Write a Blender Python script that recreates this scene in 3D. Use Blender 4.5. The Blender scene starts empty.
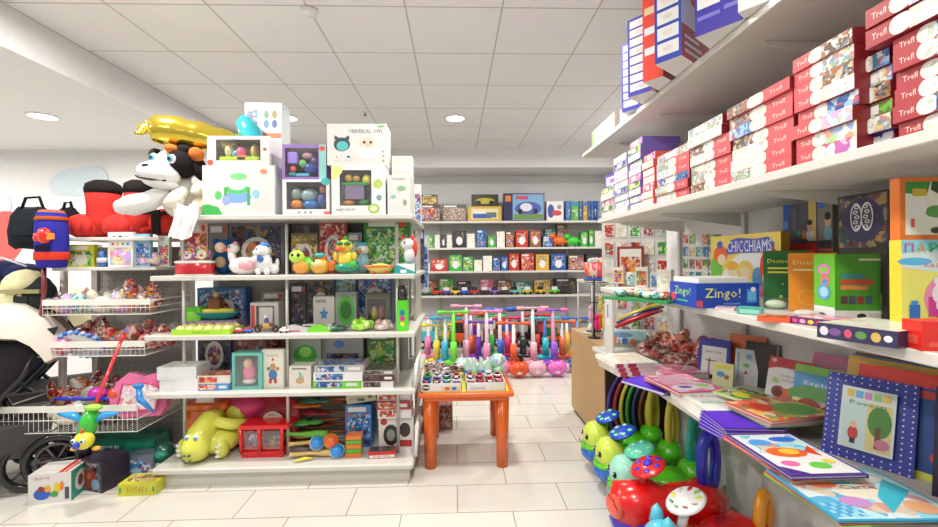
import bpy, math, random
from mathutils import Vector, Matrix, Euler
C = bpy.context.scene.collection
S = bpy.context.scene
F = 430.0; TH = math.radians(1.8); RO = 0.008; EYE = 1.4
# ---------------- camera
cd = bpy.data.cameras.new('camera'); cam = bpy.data.objects.new('camera', cd); C.objects.link(cam)
cd.sensor_width = 36; cd.lens = F / 938 * 36; cd.shift_y = -5.5 / 938; cd.clip_start = .02
cam.matrix_world = Matrix.Translation((0, 0, EYE)) @ Matrix.Rotation(-TH, 4, 'Z') @ Matrix.Rotation(math.pi / 2, 4, 'X') @ Matrix.Rotation(-RO, 4, 'Z')
S.camera = cam
# ---------------- world (daylight through the open shop front behind the camera)
w = bpy.data.worlds.new('world'); S.world = w; w.use_nodes = True
w.node_tree.nodes['Background'].inputs[0].default_value = (1, .99, .975, 1)
w.node_tree.nodes['Background'].inputs[1].default_value = .55
S.view_settings.view_transform = 'Standard'; S.view_settings.look = 'None'
S.view_settings.gamma = 1; S.view_settings.use_curve_mapping = False
S.view_settings.exposure = -0.26
LAMP_W = 21.0

# ---------------- pixel <-> place helpers (give real positions on real planes)
def ray(px, py):
    u = (px - 469) / F; v = (258 - py) / F
    a, b = u + RO * v, v - RO * u
    return a * math.cos(TH) + math.sin(TH), math.cos(TH) - a * math.sin(TH), b
def atY(px, py, Y):
    x, y, z = ray(px, py); t = Y / y; return x * t, EYE + z * t
def atX(px, py, X):
    x, y, z = ray(px, py); t = X / x; return y * t, EYE + z * t
def pxX(px, Y, py=258): return atY(px, py, Y)[0]

# ---------------- materials
def lin(h):
    if isinstance(h, str):
        h = h.lstrip('#'); c = [int(h[i:i + 2], 16) / 255 for i in (0, 2, 4)]
    else: c = h
    return tuple(min(.76, x / 12.92 if x <= .04045 else ((x + .055) / 1.055) ** 2.4) for x in c) + (1,)
_m = {}
def M(col, rough=.5, metal=0, coat=0, spec=.5, trans=None, sss=0):
    k = (col, rough, metal, coat, spec, trans)
    if k in _m: return _m[k]
    m = bpy.data.materials.new('colour_' + str(col).strip('#')); m.use_nodes = True
    nt = m.node_tree; b = nt.nodes['Principled BSDF']; L = nt.links.new
    # faint procedural mottling so that no surface is perfectly even
    tc = nt.nodes.new('ShaderNodeTexCoord'); no = nt.nodes.new('ShaderNodeTexNoise'); no.inputs['Scale'].default_value = 18
    mx = nt.nodes.new('ShaderNodeMix'); mx.data_type = 'RGBA'; mx.blend_type = 'MULTIPLY'; mx.inputs[0].default_value = .12
    mx.inputs[6].default_value = lin(col); L(tc.outputs['Object'], no.inputs['Vector']); L(no.outputs['Color'], mx.inputs[7]); L(mx.outputs[2], b.inputs['Base Color'])
    b.inputs['Roughness'].default_value = rough; b.inputs['Metallic'].default_value = metal
    b.inputs['Coat Weight'].default_value = coat; b.inputs['Specular IOR Level'].default_value = spec
    if trans is not None: b.inputs['Alpha'].default_value = trans
    _m[k] = m; return m
def P(col): return M(col, .22, 0, .3)           # shiny toy plastic
def K(col): return M(col, .38)                  # printed card
def FB(col): return M(col, .95, spec=.15)       # cloth and plush
def art(name, cols, scale=30, stretch=(1, 1, 1), rough=.32, dist=.6):
    k = ('art', name)
    if k in _m: return _m[k]
    m = bpy.data.materials.new('print_' + name); m.use_nodes = True; nt = m.node_tree; N = nt.nodes.new; L = nt.links.new
    b = nt.nodes['Principled BSDF']; b.inputs['Roughness'].default_value = rough
    tc = N('ShaderNodeTexCoord'); oi = N('ShaderNodeObjectInfo'); mp = N('ShaderNodeMapping'); mp.inputs['Scale'].default_value = stretch
    va = N('ShaderNodeVectorMath'); va.operation = 'MULTIPLY_ADD'; va.inputs[1].default_value = (37.1, 23.7, 51.3)
    L(oi.outputs['Random'], va.inputs[0]); L(tc.outputs['Object'], mp.inputs['Vector']); L(mp.outputs[0], va.inputs[2])
    no = N('ShaderNodeTexNoise'); no.inputs['Scale'].default_value = scale * .8; no.inputs['Detail'].default_value = 2
    L(va.outputs[0], no.inputs['Vector'])
    vb = N('ShaderNodeVectorMath'); vb.operation = 'MULTIPLY_ADD'; vb.inputs[1].default_value = (dist * 2 / scale,) * 3
    L(no.outputs['Color'], vb.inputs[0]); L(va.outputs[0], vb.inputs[2])
    vo = N('ShaderNodeTexVoronoi'); vo.inputs['Scale'].default_value = scale * .85; L(vb.outputs[0], vo.inputs['Vector'])
    v2 = N('ShaderNodeTexVoronoi'); v2.inputs['Scale'].default_value = scale * 1.9; L(vb.outputs[0], v2.inputs['Vector'])
    ms = N('ShaderNodeTexNoise'); ms.inputs['Scale'].default_value = scale * .45; L(va.outputs[0], ms.inputs['Vector'])
    gt = N('ShaderNodeMath'); gt.operation = 'GREATER_THAN'; gt.inputs[1].default_value = .47; L(ms.outputs['Fac'], gt.inputs[0])
    mc = N('ShaderNodeMix'); mc.data_type = 'RGBA'; L(gt.outputs[0], mc.inputs[0]); L(vo.outputs['Color'], mc.inputs[6]); L(v2.outputs['Color'], mc.inputs[7])
    se = N('ShaderNodeSeparateColor'); L(mc.outputs[2], se.inputs[0]); b.inputs['Coat Weight'].default_value = .25; b.inputs['Coat Roughness'].default_value = .1
    cr = N('ShaderNodeValToRGB'); cr.color_ramp.interpolation = 'CONSTANT'; L(se.outputs[0], cr.inputs[0])
    e = cr.color_ramp.elements; n = len(cols)
    while len(e) < n: e.new(.5)
    for i, c in enumerate(cols): e[i].position = i / n; e[i].color = lin(c)
    sm = N('ShaderNodeMix'); sm.data_type = 'RGBA'; sm.inputs[0].default_value = .28; sm.inputs[7].default_value = lin(cols[0] if len(cols) > 3 else cols[1]); L(cr.outputs[0], sm.inputs[6]); L(sm.outputs[2], b.inputs['Base Color'])
    _m[k] = m; return m
A = {
 'puz': art('puzzle_scene', ['d9d3c4', '5f9e57', '3f6fa8', 'c8b06a', 'b3455a', 'e9e4da', '55606a', '8fc3d8'], 55),
 'puzp': art('puzzle_pastel', ['f0dff0', 'c57fc0', '8fd0e8', 'f3ecd6', '7fb26a', 'e58fb0', 'dfe9f2', '9a84c8'], 55),
 'puzb': art('puzzle_brown', ['7a5b46', 'd8c9a8', '3c4a3a', 'a4763e', 'd6dce0', '6d7fa0', 'b95f4a', '40362f'], 60),
 'puzw': art('puzzle_white', ['f2efe8', 'dcd8cf', 'f6f4ef', 'b8c4a0', 'e8d9b0', 'c9dbe6', 'f2efe8', '9aa88a'], 50),
 'toy': art('toy_photo', ['c0392b', 'e8b23c', '2d6fb0', '5cae4e', 'e9e6df', '3a3836', 'e87a33', '8a5aa8'], 32),
 'dark': art('dark_photo', ['23252e', '45506a', '6a3a34', '2f4a3a', '8a8478', '1c1b20', '5a4a78', 'b0863c'], 32),
 'blue': art('blue_photo', ['1e4fa0', '3f86cc', 'a8cfe8', '22305e', 'e2edf2', '5a7fa0', 'c9553c', '3b7f8a'], 34),
 'green': art('green_photo', ['2f9a3e', '7ec850', '1d6b34', 'e4efc4', 'c8dc3e', '3a7a6a', 'f0eee0', '8a5a34'], 34),
 'pink': art('pink_photo', ['e86a9a', 'f6c0d4', 'c03a6a', 'fbe9ee', '9a5ab0', 'f0a05a', 'f8f2f0', 'e04a5a'], 34),
 'red': art('red_photo', ['c22a2a', 'e8604a', '8a1d22', 'f0c8b8', 'e8b040', '3a2524', 'f2ebe4', 'b04a34'], 34),
 'book': art('book_picture', ['f2ead8', '6fb8d8', 'e8663c', '7ab648', 'f6d04e', 'c03a5a', '3f6fb8', 'f8f6f0', '8a5a3a'], 26),
 'gold': art('gold_photo', ['c8a040', 'e6cf8a', '7a5a28', '3c3428', 'd8b85a', '8a7a50', 'efe4c4', '55704a'], 34),
 'candy': art('bagged_toys', ['f09ac0', '8adcc0', 'f6e27a', '7ab0e8', 'f07a5a', 'b8e070', 'f4f0ee', 'c890e0'], 24, rough=.2),
 'mixed': art('small_parts', ['c83232', '2f7fd0', 'e8a030', 'f4f2ee', '6a4a3a', '3aa04a', 'a8a49a', '28282c'], 40, rough=.25),
 'brownbag': art('sweet_bags', ['8a2a30', 'c8b4a0', '5a2f2a', 'c04048', '8a6a5a', 'e0d0c4', '4a2a28', 'a88a78'], 30, rough=.2),
 'cream': art('cream_photo', ['f4ecd8', 'e8d4a8', 'd8e8d0', 'c8b078', 'f8f4ea', 'b8d0c8', 'f0c0a0', 'e8e4dc'], 34),
 'teal': art('teal_photo', ['2a9a94', '7ad0c4', '1a6a70', 'e0f0ec', 'e8a04a', 'b8e0d8', '3a7ab0', 'f4f2ea'], 34),
 'dots': art('dotted_paper', ['3a4ab0', '2f3f9e', '4a5ac4'], 60),
}
A['sea'] = art('sea_picture', ['8fcfe0', '3a9ac8', 'f2ece0', 'f0b890', 'bfe4ee', '5ab8d0', 'e8704a', 'f8f6f2'], 12, (1, 1, 1), .25)
A['meadow'] = art('meadow_picture', ['e8704a', '7ab84a', 'd8d84a', 'c83a2a', 'f0e0c0', '4a9a4a', 'e89a3a', '8a5a3a'], 16, (1, 1, 1), .25)
A['rose'] = art('rose_picture', ['ee9abc', 'f6d0de', 'd8507a', 'f0b0c8', 'fae8ee', 'e070a0'], 12, (1, 1, 1), .2)
WHITE = K('d6d4d1'); METAL = M('cfccc6', .35); POSTM = M('c9c7c0', .35, .3)
def glassy():
    m = bpy.data.materials.new('clear_plastic'); m.use_nodes = True; nt = m.node_tree; N = nt.nodes.new
    nt.nodes.remove(nt.nodes['Principled BSDF']); o = nt.nodes['Material Output']
    t = N('ShaderNodeBsdfTransparent'); g = N('ShaderNodeBsdfGlossy'); g.inputs['Roughness'].default_value = .08; x = N('ShaderNodeMixShader'); x.inputs[0].default_value = .10
    nt.links.new(t.outputs[0], x.inputs[1]); nt.links.new(g.outputs[0], x.inputs[2]); nt.links.new(x.outputs[0], o.inputs[0]); return m
CLEAR = glassy()

# ---------------- geometry
_txt = {}
def textmesh(s):
    if s in _txt: return _txt[s]
    cu = bpy.data.curves.new('t', 'FONT'); cu.body = s; cu.resolution_u = 1; cu.align_x = 'LEFT'
    o = bpy.data.objects.new('t', cu); C.objects.link(o); dg = bpy.context.evaluated_depsgraph_get()
    me = o.evaluated_get(dg).to_mesh(); vs = [(v.co.x, v.co.y) for v in me.vertices]; fs = [tuple(p.vertices) for p in me.polygons]
    o.evaluated_get(dg).to_mesh_clear(); bpy.data.objects.remove(o); bpy.data.curves.remove(cu)
    x0 = min(v[0] for v in vs); x1 = max(v[0] for v in vs); y0 = min(v[1] for v in vs); y1 = max(v[1] for v in vs)
    vs = [((x - x0) / (x1 - x0), (y - y0) / (y1 - y0)) for x, y in vs]
    _txt[s] = (vs, fs, (x1 - x0) / (y1 - y0)); return _txt[s]
class MB:
    def __init__(s): s.v = []; s.f = []; s.mi = []; s.sm = []; s.mats = []; s.X = Matrix.Identity(4)
    def mid(s, m):
        if isinstance(m, str): m = K(m)
        if m not in s.mats: s.mats.append(m)
        return s.mats.index(m)
    def add(s, vs, fs, m, smooth=False):
        n = len(s.v); i = s.mid(m); s.v += [tuple(s.X @ Vector(p)) for p in vs]
        for f in fs: s.f.append(tuple(n + k for k in f)); s.mi.append(i); s.sm.append(smooth)
        return s
    def box(s, x0, x1, y0, y1, z0, z1, m, c=0):
        if x0 > x1: x0, x1 = x1, x0
        if y0 > y1: y0, y1 = y1, y0
        if z0 > z1: z0, z1 = z1, z0
        if c <= 0:
            vs = [(x, y, z) for z in (z0, z1) for y in (y0, y1) for x in (x0, x1)]
            return s.add(vs, [(0, 2, 3, 1), (4, 5, 7, 6), (0, 1, 5, 4), (2, 6, 7, 3), (0, 4, 6, 2), (1, 3, 7, 5)], m)
        o = []   # vertical corners rounded, top and bottom edges chamfered
        c = min(c, (x1 - x0) / 2.01, (y1 - y0) / 2.01, (z1 - z0) / 2.01)
        def ringp(i, z):
            r = []
            for cx, cy, a0 in ((x1 - c, y0 + c, -90), (x1 - c, y1 - c, 0), (x0 + c, y1 - c, 90), (x0 + c, y0 + c, 180)):
                for k in range(4):
                    a = math.radians(a0 + 30 * k); r.append((cx + (c - i) * math.cos(a), cy + (c - i) * math.sin(a), z))
            return r
        k = c * .5
        return s.loft([ringp(k, z0), ringp(0, z0 + k), ringp(0, z1 - k), ringp(k, z1)], m, False)
    def loft(s, rings, m, smooth=True, caps=True):
        n = len(rings[0]); vs = [p for r in rings for p in r]; fs = []
        for i in range(len(rings) - 1):
            for j in range(n):
                a = i * n + j; b = i * n + (j + 1) % n; fs.append((a, b, b + n, a + n))
        if caps: fs.append(tuple(reversed(range(n)))); fs.append(tuple(range((len(rings) - 1) * n, len(rings) * n)))
        return s.add(vs, fs, m, smooth)
    def ell(s, c, r, m, rot=(0, 0, 0), seg=14, rg=9):
        if not hasattr(r, '__len__'): r = (r, r, r)
        E = Euler([math.radians(a) for a in rot]).to_matrix(); c = Vector(c); rings = []
        for i in range(1, rg):
            ph = -math.pi / 2 + math.pi * i / rg
            rings.append([c + E @ Vector((r[0] * math.cos(ph) * math.cos(t), r[1] * math.cos(ph) * math.sin(t), r[2] * math.sin(ph))) for t in (2 * math.pi * j / seg for j in range(seg))])
        vs = [p for q in rings for p in q] + [c + E @ Vector((0, 0, -r[2])), c + E @ Vector((0, 0, r[2]))]; fs = []
        n = seg; R = len(rings)
        for i in range(R - 1):
            for j in range(n): fs.append((i * n + j, i * n + (j + 1) % n, (i + 1) * n + (j + 1) % n, (i + 1) * n + j))
        for j in range(n): fs.append((R * n, (j + 1) % n, j)); fs.append((R * n + 1, (R - 1) * n + j, (R - 1) * n + (j + 1) % n))
        return s.add(vs, fs, m, True)
    def lathe(s, prof, m, c=(0, 0, 0), seg=18, rot=(0, 0, 0), smooth=True, sx=1, sy=1):
        E = Euler([math.radians(a) for a in rot]).to_matrix(); c = Vector(c)
        rings = [[c + E @ Vector((sx * max(r, .0004) * math.cos(2 * math.pi * j / seg), sy * max(r, .0004) * math.sin(2 * math.pi * j / seg), z)) for j in range(seg)] for r, z in prof]
        return s.loft(rings, m, smooth)
    def tube(s, pts, r, m, seg=8, closed=False):
        pts = [Vector(p) for p in pts]; n = len(pts); rs = r if hasattr(r, '__len__') else [r] * n; rings = []; up = None
        for i, p in enumerate(pts):
            if closed: t = pts[(i + 1) % n] - pts[i - 1]
            else: t = pts[min(i + 1, n - 1)] - pts[max(i - 1, 0)]
            t.normalize()
            if up is None: up = Vector((0, 0, 1)) if abs(t.z) < .9 else Vector((1, 0, 0))
            a = t.cross(up)
            if a.length < 1e-4: a = t.cross(Vector((.3, 1, .2)))
            a.normalize(); b = a.cross(t).normalized(); up = b
            rings.append([p + (a * math.cos(q) + b * math.sin(q)) * rs[i] for q in (2 * math.pi * j / seg for j in range(seg))])
        if closed: rings.append(rings[0])
        return s.loft(rings, m, True, not closed)
    def ring(s, c, R, r, m, rot=(0, 0, 0), seg=24, sx=1, sy=1):
        E = Euler([math.radians(a) for a in rot]).to_matrix(); c = Vector(c)
        return s.tube([c + E @ Vector((sx * R * math.cos(2 * math.pi * i / seg), sy * R * math.sin(2 * math.pi * i / seg), 0)) for i in range(seg)], r, m, 8, True)
    def prism(s, pts, d0, d1, m, O=(0, 0, 0), U=(1, 0, 0), V=(0, 0, 1)):   # outline in the U,V plane given thickness along N
        O, U, V = Vector(O), Vector(U), Vector(V); N = U.cross(V).normalized()
        return s.loft([[O + U * a + V * b + N * d for a, b in pts] for d in (d0, d1)], m, False)
    def face(s, O, U, V, els):
        O, U, V = Vector(O), Vector(U), Vector(V); N = U.cross(V).normalized(); k = 0
        for e in els:
            k += 1; n = N * (.0004 + .00012 * k)
            def q(a, b): return O + U * a + V * b + n
            if e[0] == 'r': s.add([q(e[1], e[2]), q(e[3], e[2]), q(e[3], e[4]), q(e[1], e[4])], [(0, 1, 2, 3)], e[5])
            elif e[0] == 'e':
                s.add([q(e[1] + e[3] * math.cos(t), e[2] + e[4] * math.sin(t)) for t in (2 * math.pi * j / 14 for j in range(14))], [tuple(range(14))], e[5])
            elif e[0] == 'p': s.add([q(a, b) for a, b in e[1]], [tuple(range(len(e[1])))], e[2])
            elif e[0] == 't':   # text centred at u,v; height and width as fractions of the face
                vs, fs, asp = textmesh(e[1]); hf = e[4]; wf = e[6] if len(e) > 6 else hf * asp * V.length / U.length
                s.add([q(e[2] + (x - .5) * wf, e[3] + (y - .5) * hf) for x, y in vs], fs, e[5])
            elif e[0] == 'g':   # small grid of print: n x m tiles of a list of colours
                _, a0, b0, a1, b1, nx, ny, cols = e
                for i in range(nx):
                    for j in range(ny):
                        ax = a0 + (a1 - a0) * i / nx; bx = b0 + (b1 - b0) * j / ny; aw = (a1 - a0) / nx * .82; bw = (b1 - b0) / ny * .82
                        s.add([q(ax, bx), q(ax + aw, bx), q(ax + aw, bx + bw), q(ax, bx + bw)], [(0, 1, 2, 3)], cols[(i * 3 + j * 5) % len(cols)])
        return s
    def build(s, name, parent=None, bevel=0, sub=0):
        me = bpy.data.meshes.new(name); me.from_pydata(s.v, [], s.f)
        for m in s.mats: me.materials.append(m)
        me.polygons.foreach_set('material_index', s.mi); me.polygons.foreach_set('use_smooth', s.sm); me.update()
        o = bpy.data.objects.new(name, me); C.objects.link(o)
        if parent: o.parent = parent
        if sub: md = o.modifiers.new('s', 'SUBSURF'); md.levels = md.render_levels = sub
        if bevel: md = o.modifiers.new('b', 'BEVEL'); md.width = bevel; md.segments = 2; md.limit_method = 'ANGLE'
        return o
def tag(o, label=None, cat=None, group=None, kind=None):
    if label: o['label'] = label
    if cat: o['category'] = cat
    if group: o['group'] = group
    if kind: o['kind'] = kind
    return o
def place(o, loc, rz=0, rx=0, ry=0):
    o.location = loc; o.rotation_euler = (math.radians(rx), math.radians(ry), math.radians(rz)); return o
class Thing:
    def __init__(s, name, label, cat, loc=(0, 0, 0), rz=0, group=None, rx=0, ry=0):
        s.o = bpy.data.objects.new(name, None); s.o.empty_display_size = .05; C.objects.link(s.o)
        tag(s.o, label, cat, group); place(s.o, loc, rz, rx, ry); s.ps = []
    def part(s, name, parent=None, label=None, bevel=0):
        m = MB(); m.name = name; m.par = parent; m.lab = label; m.bev = bevel; s.ps.append(m); return m
    def done(s):
        for m in s.ps:
            if not m.v: continue
            m.o = m.build(m.name, m.par.o if m.par is not None else s.o, m.bev)
            if m.lab: m.o['label'] = m.lab
        return s.o
def solo(name, label, cat, mb, loc=(0, 0, 0), rz=0, group=None, rx=0, ry=0, kind=None, bevel=0):
    o = mb.build(name, bevel=bevel); tag(o, label, cat, group, kind); return place(o, loc, rz, rx, ry)
def struct(name, mb): o = mb.build(name); o['kind'] = 'structure'; return o
def copy_tree(o, loc=None, rz=None, label=None, group=None, parent=None):
    c = o.copy(); C.objects.link(c)
    if parent: c.parent = parent
    if loc: c.location = loc
    if rz is not None: c.rotation_euler.z = math.radians(rz)
    if label: c['label'] = label
    if group: c['group'] = group
    for ch in list(o.children): copy_tree(ch, parent=c)
    return c
# a printed carton: origin at the centre of its base, front towards local -y
def carton_mb(w, d, h, cols, art_=None):
    """cols: dict face->material (f b l r t) with 'a' default."""
    m = MB(); a = cols.get('a', WHITE); g = lambda k: cols.get(k, a)
    x, y = w / 2, d / 2
    P8 = [(-x, -y, 0), (x, -y, 0), (x, y, 0), (-x, y, 0), (-x, -y, h), (x, -y, h), (x, y, h), (-x, y, h)]
    for k, fc in (('u', (0, 3, 2, 1)), ('t', (4, 5, 6, 7)), ('f', (0, 1, 5, 4)), ('r', (1, 2, 6, 5)), ('k', (2, 3, 7, 6)), ('l', (3, 0, 4, 7))):
        m.add(P8, [fc], g(k))
    fr = {'f': ((-x, -y, 0), (w, 0, 0), (0, 0, h)), 'r': ((x, -y, 0), (0, d, 0), (0, 0, h)), 'l': ((-x, y, 0), (0, -d, 0), (0, 0, h)), 't': ((-x, -y, h), (w, 0, 0), (0, d, 0)), 'k': ((x, y, 0), (-w, 0, 0), (0, 0, h)), 'u': ((-x, y, 0), (w, 0, 0), (0, -d, 0))}
    for k, els in (art_ or {}).items(): m.face(*fr[k], els)
    return m
def carton(name, label, cat, w, d, h, loc, rz=0, cols=None, art_=None, group=None, rx=0, ry=0):
    return solo(name, label, cat, carton_mb(w, d, h, cols or {}, art_), loc, rz, group, rx, ry)
# a window box: hollow carton with clear pane and toys behind it
def window_box(label, w, d, h, loc, rz, body, win, fill, els=(), inner='3a3842', group=None, name='toy_box', cat='toy box', side=None):
    t = Thing(name, label, cat, loc, rz, group); c = t.part('carton'); x, y = w / 2, d / 2; e = .004
    a, b, a1, b1 = win; X0 = -x + a * w; X1 = -x + a1 * w; Z0 = b * h; Z1 = b1 * h
    c.box(-x, x, y - e, y, 0, h, body); c.box(-x, -x + e, -y, y - e, 0, h, side or body); c.box(x - e, x, -y, y - e, 0, h, side or body)
    c.box(-x + e, x - e, -y, y - e, 0, e, body); c.box(-x + e, x - e, -y, y - e, h - e, h, body)
    c.box(-x + e, X0, -y, -y + e, e, h - e, body); c.box(X1, x - e, -y, -y + e, e, h - e, body)
    c.box(X0, X1, -y, -y + e, e, Z0, body); c.box(X0, X1, -y, -y + e, Z1, h - e, body)
    c.box(X0, X1, y - 3 * e, y - 2 * e, Z0, Z1, inner)
    c.face((-x, -y, 0), (w, 0, 0), (0, 0, h), els)
    p = t.part('window_pane'); p.box(X0, X1, -y + .001, -y + .002, Z0, Z1, CLEAR)
    k = t.part('toy')
    for f in fill:   # (kind,u,v,ru,rv,colour) in window fractions
        cx = X0 + f[1] * (X1 - X0); cz = Z0 + f[2] * (Z1 - Z0); rx = f[3] * (X1 - X0); rz_ = f[4] * (Z1 - Z0); dd = min(d * .3, max(rx, rz_))
        if f[0] == 'e': k.ell((cx, -y + e + dd + .004, cz), (rx, dd, rz_), P(f[5]))
        else: k.box(cx - rx, cx + rx, -y + 2 * e, -y + 2 * e + dd * 1.5, cz - rz_, cz + rz_, P(f[5]), .008)
    return t.done()
rng = random.Random(7)
# ================= THE ROOM
WX = 1.52          # right wall
XL = -6.6; XR2 = 2.4; YR = 3.05; YB = 6.72; YF = -2.2; ZT = 2.94; ZS = 2.68
def grid_mat(name, c1, c2, mortar, bw, bh, off, loc, msize, rough):
    m = bpy.data.materials.new(name); m.use_nodes = True; nt = m.node_tree; N = nt.nodes.new; L = nt.links.new
    b = nt.nodes['Principled BSDF']; b.inputs['Roughness'].default_value = rough
    tc = N('ShaderNodeTexCoord'); mp = N('ShaderNodeMapping'); mp.inputs['Location'].default_value = loc; br = N('ShaderNodeTexBrick')
    L(tc.outputs['Object'], mp.inputs[0]); L(mp.outputs[0], br.inputs['Vector'])
    br.inputs['Color1'].default_value = lin(c1); br.inputs['Color2'].default_value = lin(c2); br.inputs['Mortar'].default_value = lin(mortar)
    br.inputs['Scale'].default_value = 1; br.inputs['Mortar Size'].default_value = msize; br.inputs['Brick Width'].default_value = bw; br.inputs['Row Height'].default_value = bh; br.offset = off; br.inputs['Mortar Smooth'].default_value = .2
    no = N('ShaderNodeTexNoise'); no.inputs['Scale'].default_value = 5; no.inputs['Detail'].default_value = 5; mx = N('ShaderNodeMix'); mx.data_type = 'RGBA'; mx.blend_type = 'MULTIPLY'; mx.inputs[0].default_value = .12
    L(tc.outputs['Object'], no.inputs['Vector']); L(br.outputs['Color'], mx.inputs[6]); L(no.outputs['Color'], mx.inputs[7]); L(mx.outputs[2], b.inputs['Base Color'])
    bp = N('ShaderNodeBump'); bp.inputs['Strength'].default_value = .25; bp.inputs['Distance'].default_value = .004; bp.invert = True
    L(br.outputs['Fac'], bp.inputs['Height']); L(bp.outputs[0], b.inputs['Normal']); return m
FLM = grid_mat('floor_tiles', 'd8d4cc', 'd1cdc5', '8f8a80', .61, .287, .5, (.61 * 20, .287 * 20 - 2.652, 0), .003, .16)
CLM = grid_mat('ceiling_tiles', 'f0eee6', 'eeece4', 'b4b1a8', .595, .595, 0, (.595 * 20 + .295, .595 * 20 - 2.64, 0), .006, .9)
WALLM = M('edebe4', .8); SOFM = M('f0eee8', .85)
struct('floor', MB().box(XL, XR2 + .1, YF, YB + .1, -.1, 0, FLM))
struct('ceiling', MB().box(-2.68, XR2 + .1, YF, 6.07, ZT, ZT + .08, CLM))
struct('trim_1', MB().box(XL, -2.68, YF, YB, ZS, ZT + .08, SOFM))                    # plaster soffit on the left
struct('trim_2', MB().box(-2.68, XR2 + .1, 6.07, YB, ZS, ZT + .08, SOFM))             # plaster beam along the back
struct('wall_back', MB().box(-2.45, XR2 + .1, YB, YB + .1, 0, ZT, M('e9e7e3', .8)))
struct('wall_back_left', MB().box(XL, -2.35, 5.1, 5.2, 0, ZS, WALLM))
struct('wall_partition', MB().box(-2.45, -2.35, 5.2, YB, 0, ZS, WALLM))
struct('wall_right', MB().box(WX, WX + .1, YF, YR, 0, ZT, WALLM))
struct('wall_recess_end', MB().box(WX + .1, XR2, YR - .1, YR, 0, ZT, WALLM))
struct('wall_recess_right', MB().box(XR2, XR2 + .1, YR - .1, YB, 0, ZT, WALLM))
struct('wall_left', MB().box(XL - .1, XL, YF, 5.2, 0, ZT, WALLM))
struct('baseboard_back', MB().box(-2.35, XR2, YB - .012, YB, 0, .08, M('d8d4cc', .5)))
# lamps: recessed round downlights plus a few added unseen fill lamps, each with its own light
LG = 'round recessed ceiling downlights'
em = bpy.data.materials.new('lamp_glow'); em.use_nodes = True
b_ = em.node_tree.nodes['Principled BSDF']; b_.inputs['Emission Color'].default_value = (1, .97, .9, 1); b_.inputs['Emission Strength'].default_value = 6; b_.inputs['Base Color'].default_value = (1, 1, 1, 1)
spots = [(-5.4, 3.9, ZS, 'added unseen downlight brightening the left wall, far one'), (-5.4, 1.6, ZS, 'added unseen downlight brightening the left wall, near one'),  # out-of-frame pair added to lift the left wall
 (1.9, 4.73, ZT, 'added downlight hidden behind the top right shelf, brightening the far wall'),  # extra lamp added out of sight to lift the back wall
 (-3.62, 3.9, ZS, 'white round downlight in the smooth plaster strip at left'),
 (.01, 4.73, ZT, 'white round downlight in the tiled ceiling, centre of the far row'),
 (-1.81, 4.73, ZT, 'white round downlight in the tiled ceiling behind the tall grey box'),
 (.15, 2.42, ZT, 'white round downlight at the top edge above the table'),
 (-1.86, 2.42, ZT, 'white round downlight over the middle gondola'), (-.03, .3, ZT, 'white round downlight above the camera'),
 (-3.62, 1.6, ZS, 'white round downlight over the strollers'), (-1.86, .3, ZT, 'white round downlight near the shop front'), (-.03, -1.4, ZT, 'white round downlight by the entrance')]
for i, (x, y, z, lb) in enumerate(spots):
    t = Thing('ceiling_light', lb, 'ceiling light', (x, y, z), 0, LG)
    t.part('trim_ring').ring((0, 0, -.004), .105, .008, M('f4f2ee', .4))
    t.part('lens').lathe([(.1, -.001), (.1, -.006), (.05, -.009), (.0, -.01)], em)
    t.done()
    ld = bpy.data.lights.new('downlight', 'AREA'); ld.shape = 'DISK'; ld.size = .2; ld.energy = LAMP_W * 2; ld.color = (1, .96, .9); ld.spread = math.radians(175)
    lo = bpy.data.objects.new('downlight', ld); C.objects.link(lo); lo.location = (0, 0, -.02); lo.parent = t.o
t = Thing('smoke_detector', 'small round white smoke detector on the ceiling tiles near the top edge', 'smoke detector', (*[(lambda X: X)(atY(309, 8, 2.68)[0])], 2.68, ZT))
t.part('housing').lathe([(.05, 0), (.052, -.012), (.04, -.03), (.0, -.034)], M('f0eee8', .4)); t.part('sensor_grille').ring((0, 0, -.026), .035, .004, M('55534f', .5)); t.done()
t = Thing('sprinkler_head', 'tiny sprinkler head on the ceiling above the middle shelves', 'sprinkler', (atY(365, 111, 4.55)[0], 4.55, ZT))
t.part('escutcheon').lathe([(.035, 0), (.03, -.008), (.0, -.01)], M('e8e6e0', .3)); t.part('deflector').lathe([(.008, -.008), (.008, -.03), (.022, -.032), (.022, -.036)], M('8a8780', .3, .6)); t.done()
# pale wall decals on the left wall: balloon and clouds (stuck flat on the wall)
def decal(name, label, cat, px, py, els, sc=1):
    X, Z = atY(px, py, 5.085); m = MB()
    for k, (ox, oz, rx, rz, c) in enumerate(els): m.prism([(ox + rx * math.cos(a), oz + rz * math.sin(a)) for a in (2 * math.pi * j / 24 for j in range(24))], 0, .006 + .002 * k, FB(c))
    solo(name, label, cat, m, (X, 5.097, Z))
m = MB(); pts = [(.26 * math.cos(math.radians(a)), .24 * math.sin(math.radians(a))) for a in range(0, 181, 12)] + [(-.2, -.15), (-.1, -.3), (.1, -.3), (.2, -.15)]
X, Z = atY(5, 232, 5.085); m.prism(pts, 0, .006, M('e0605c', .8)); m.box(-.09, .09, -.006, 0, -.4, -.31, M('d8685c', .8))
solo('wall_decal', 'red balloon decal on the white back left wall', 'wall decal', m, (X, 5.096, Z), group=None)
decal('wall_decal', 'pale blue cloud decal on wall above the boxing bag', 'wall decal', 77, 182, [(0, 0, .3, .16, 'cddbe8'), (-.17, -.03, .15, .12, 'cddbe8'), (.14, .05, .2, .14, 'cddbe8')])
decal('wall_decal', 'faint lilac cloud decal at the left edge of the wall', 'wall decal', -2, 205, [(0, 0, .14, .12, 'dcdff0')])
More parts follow.
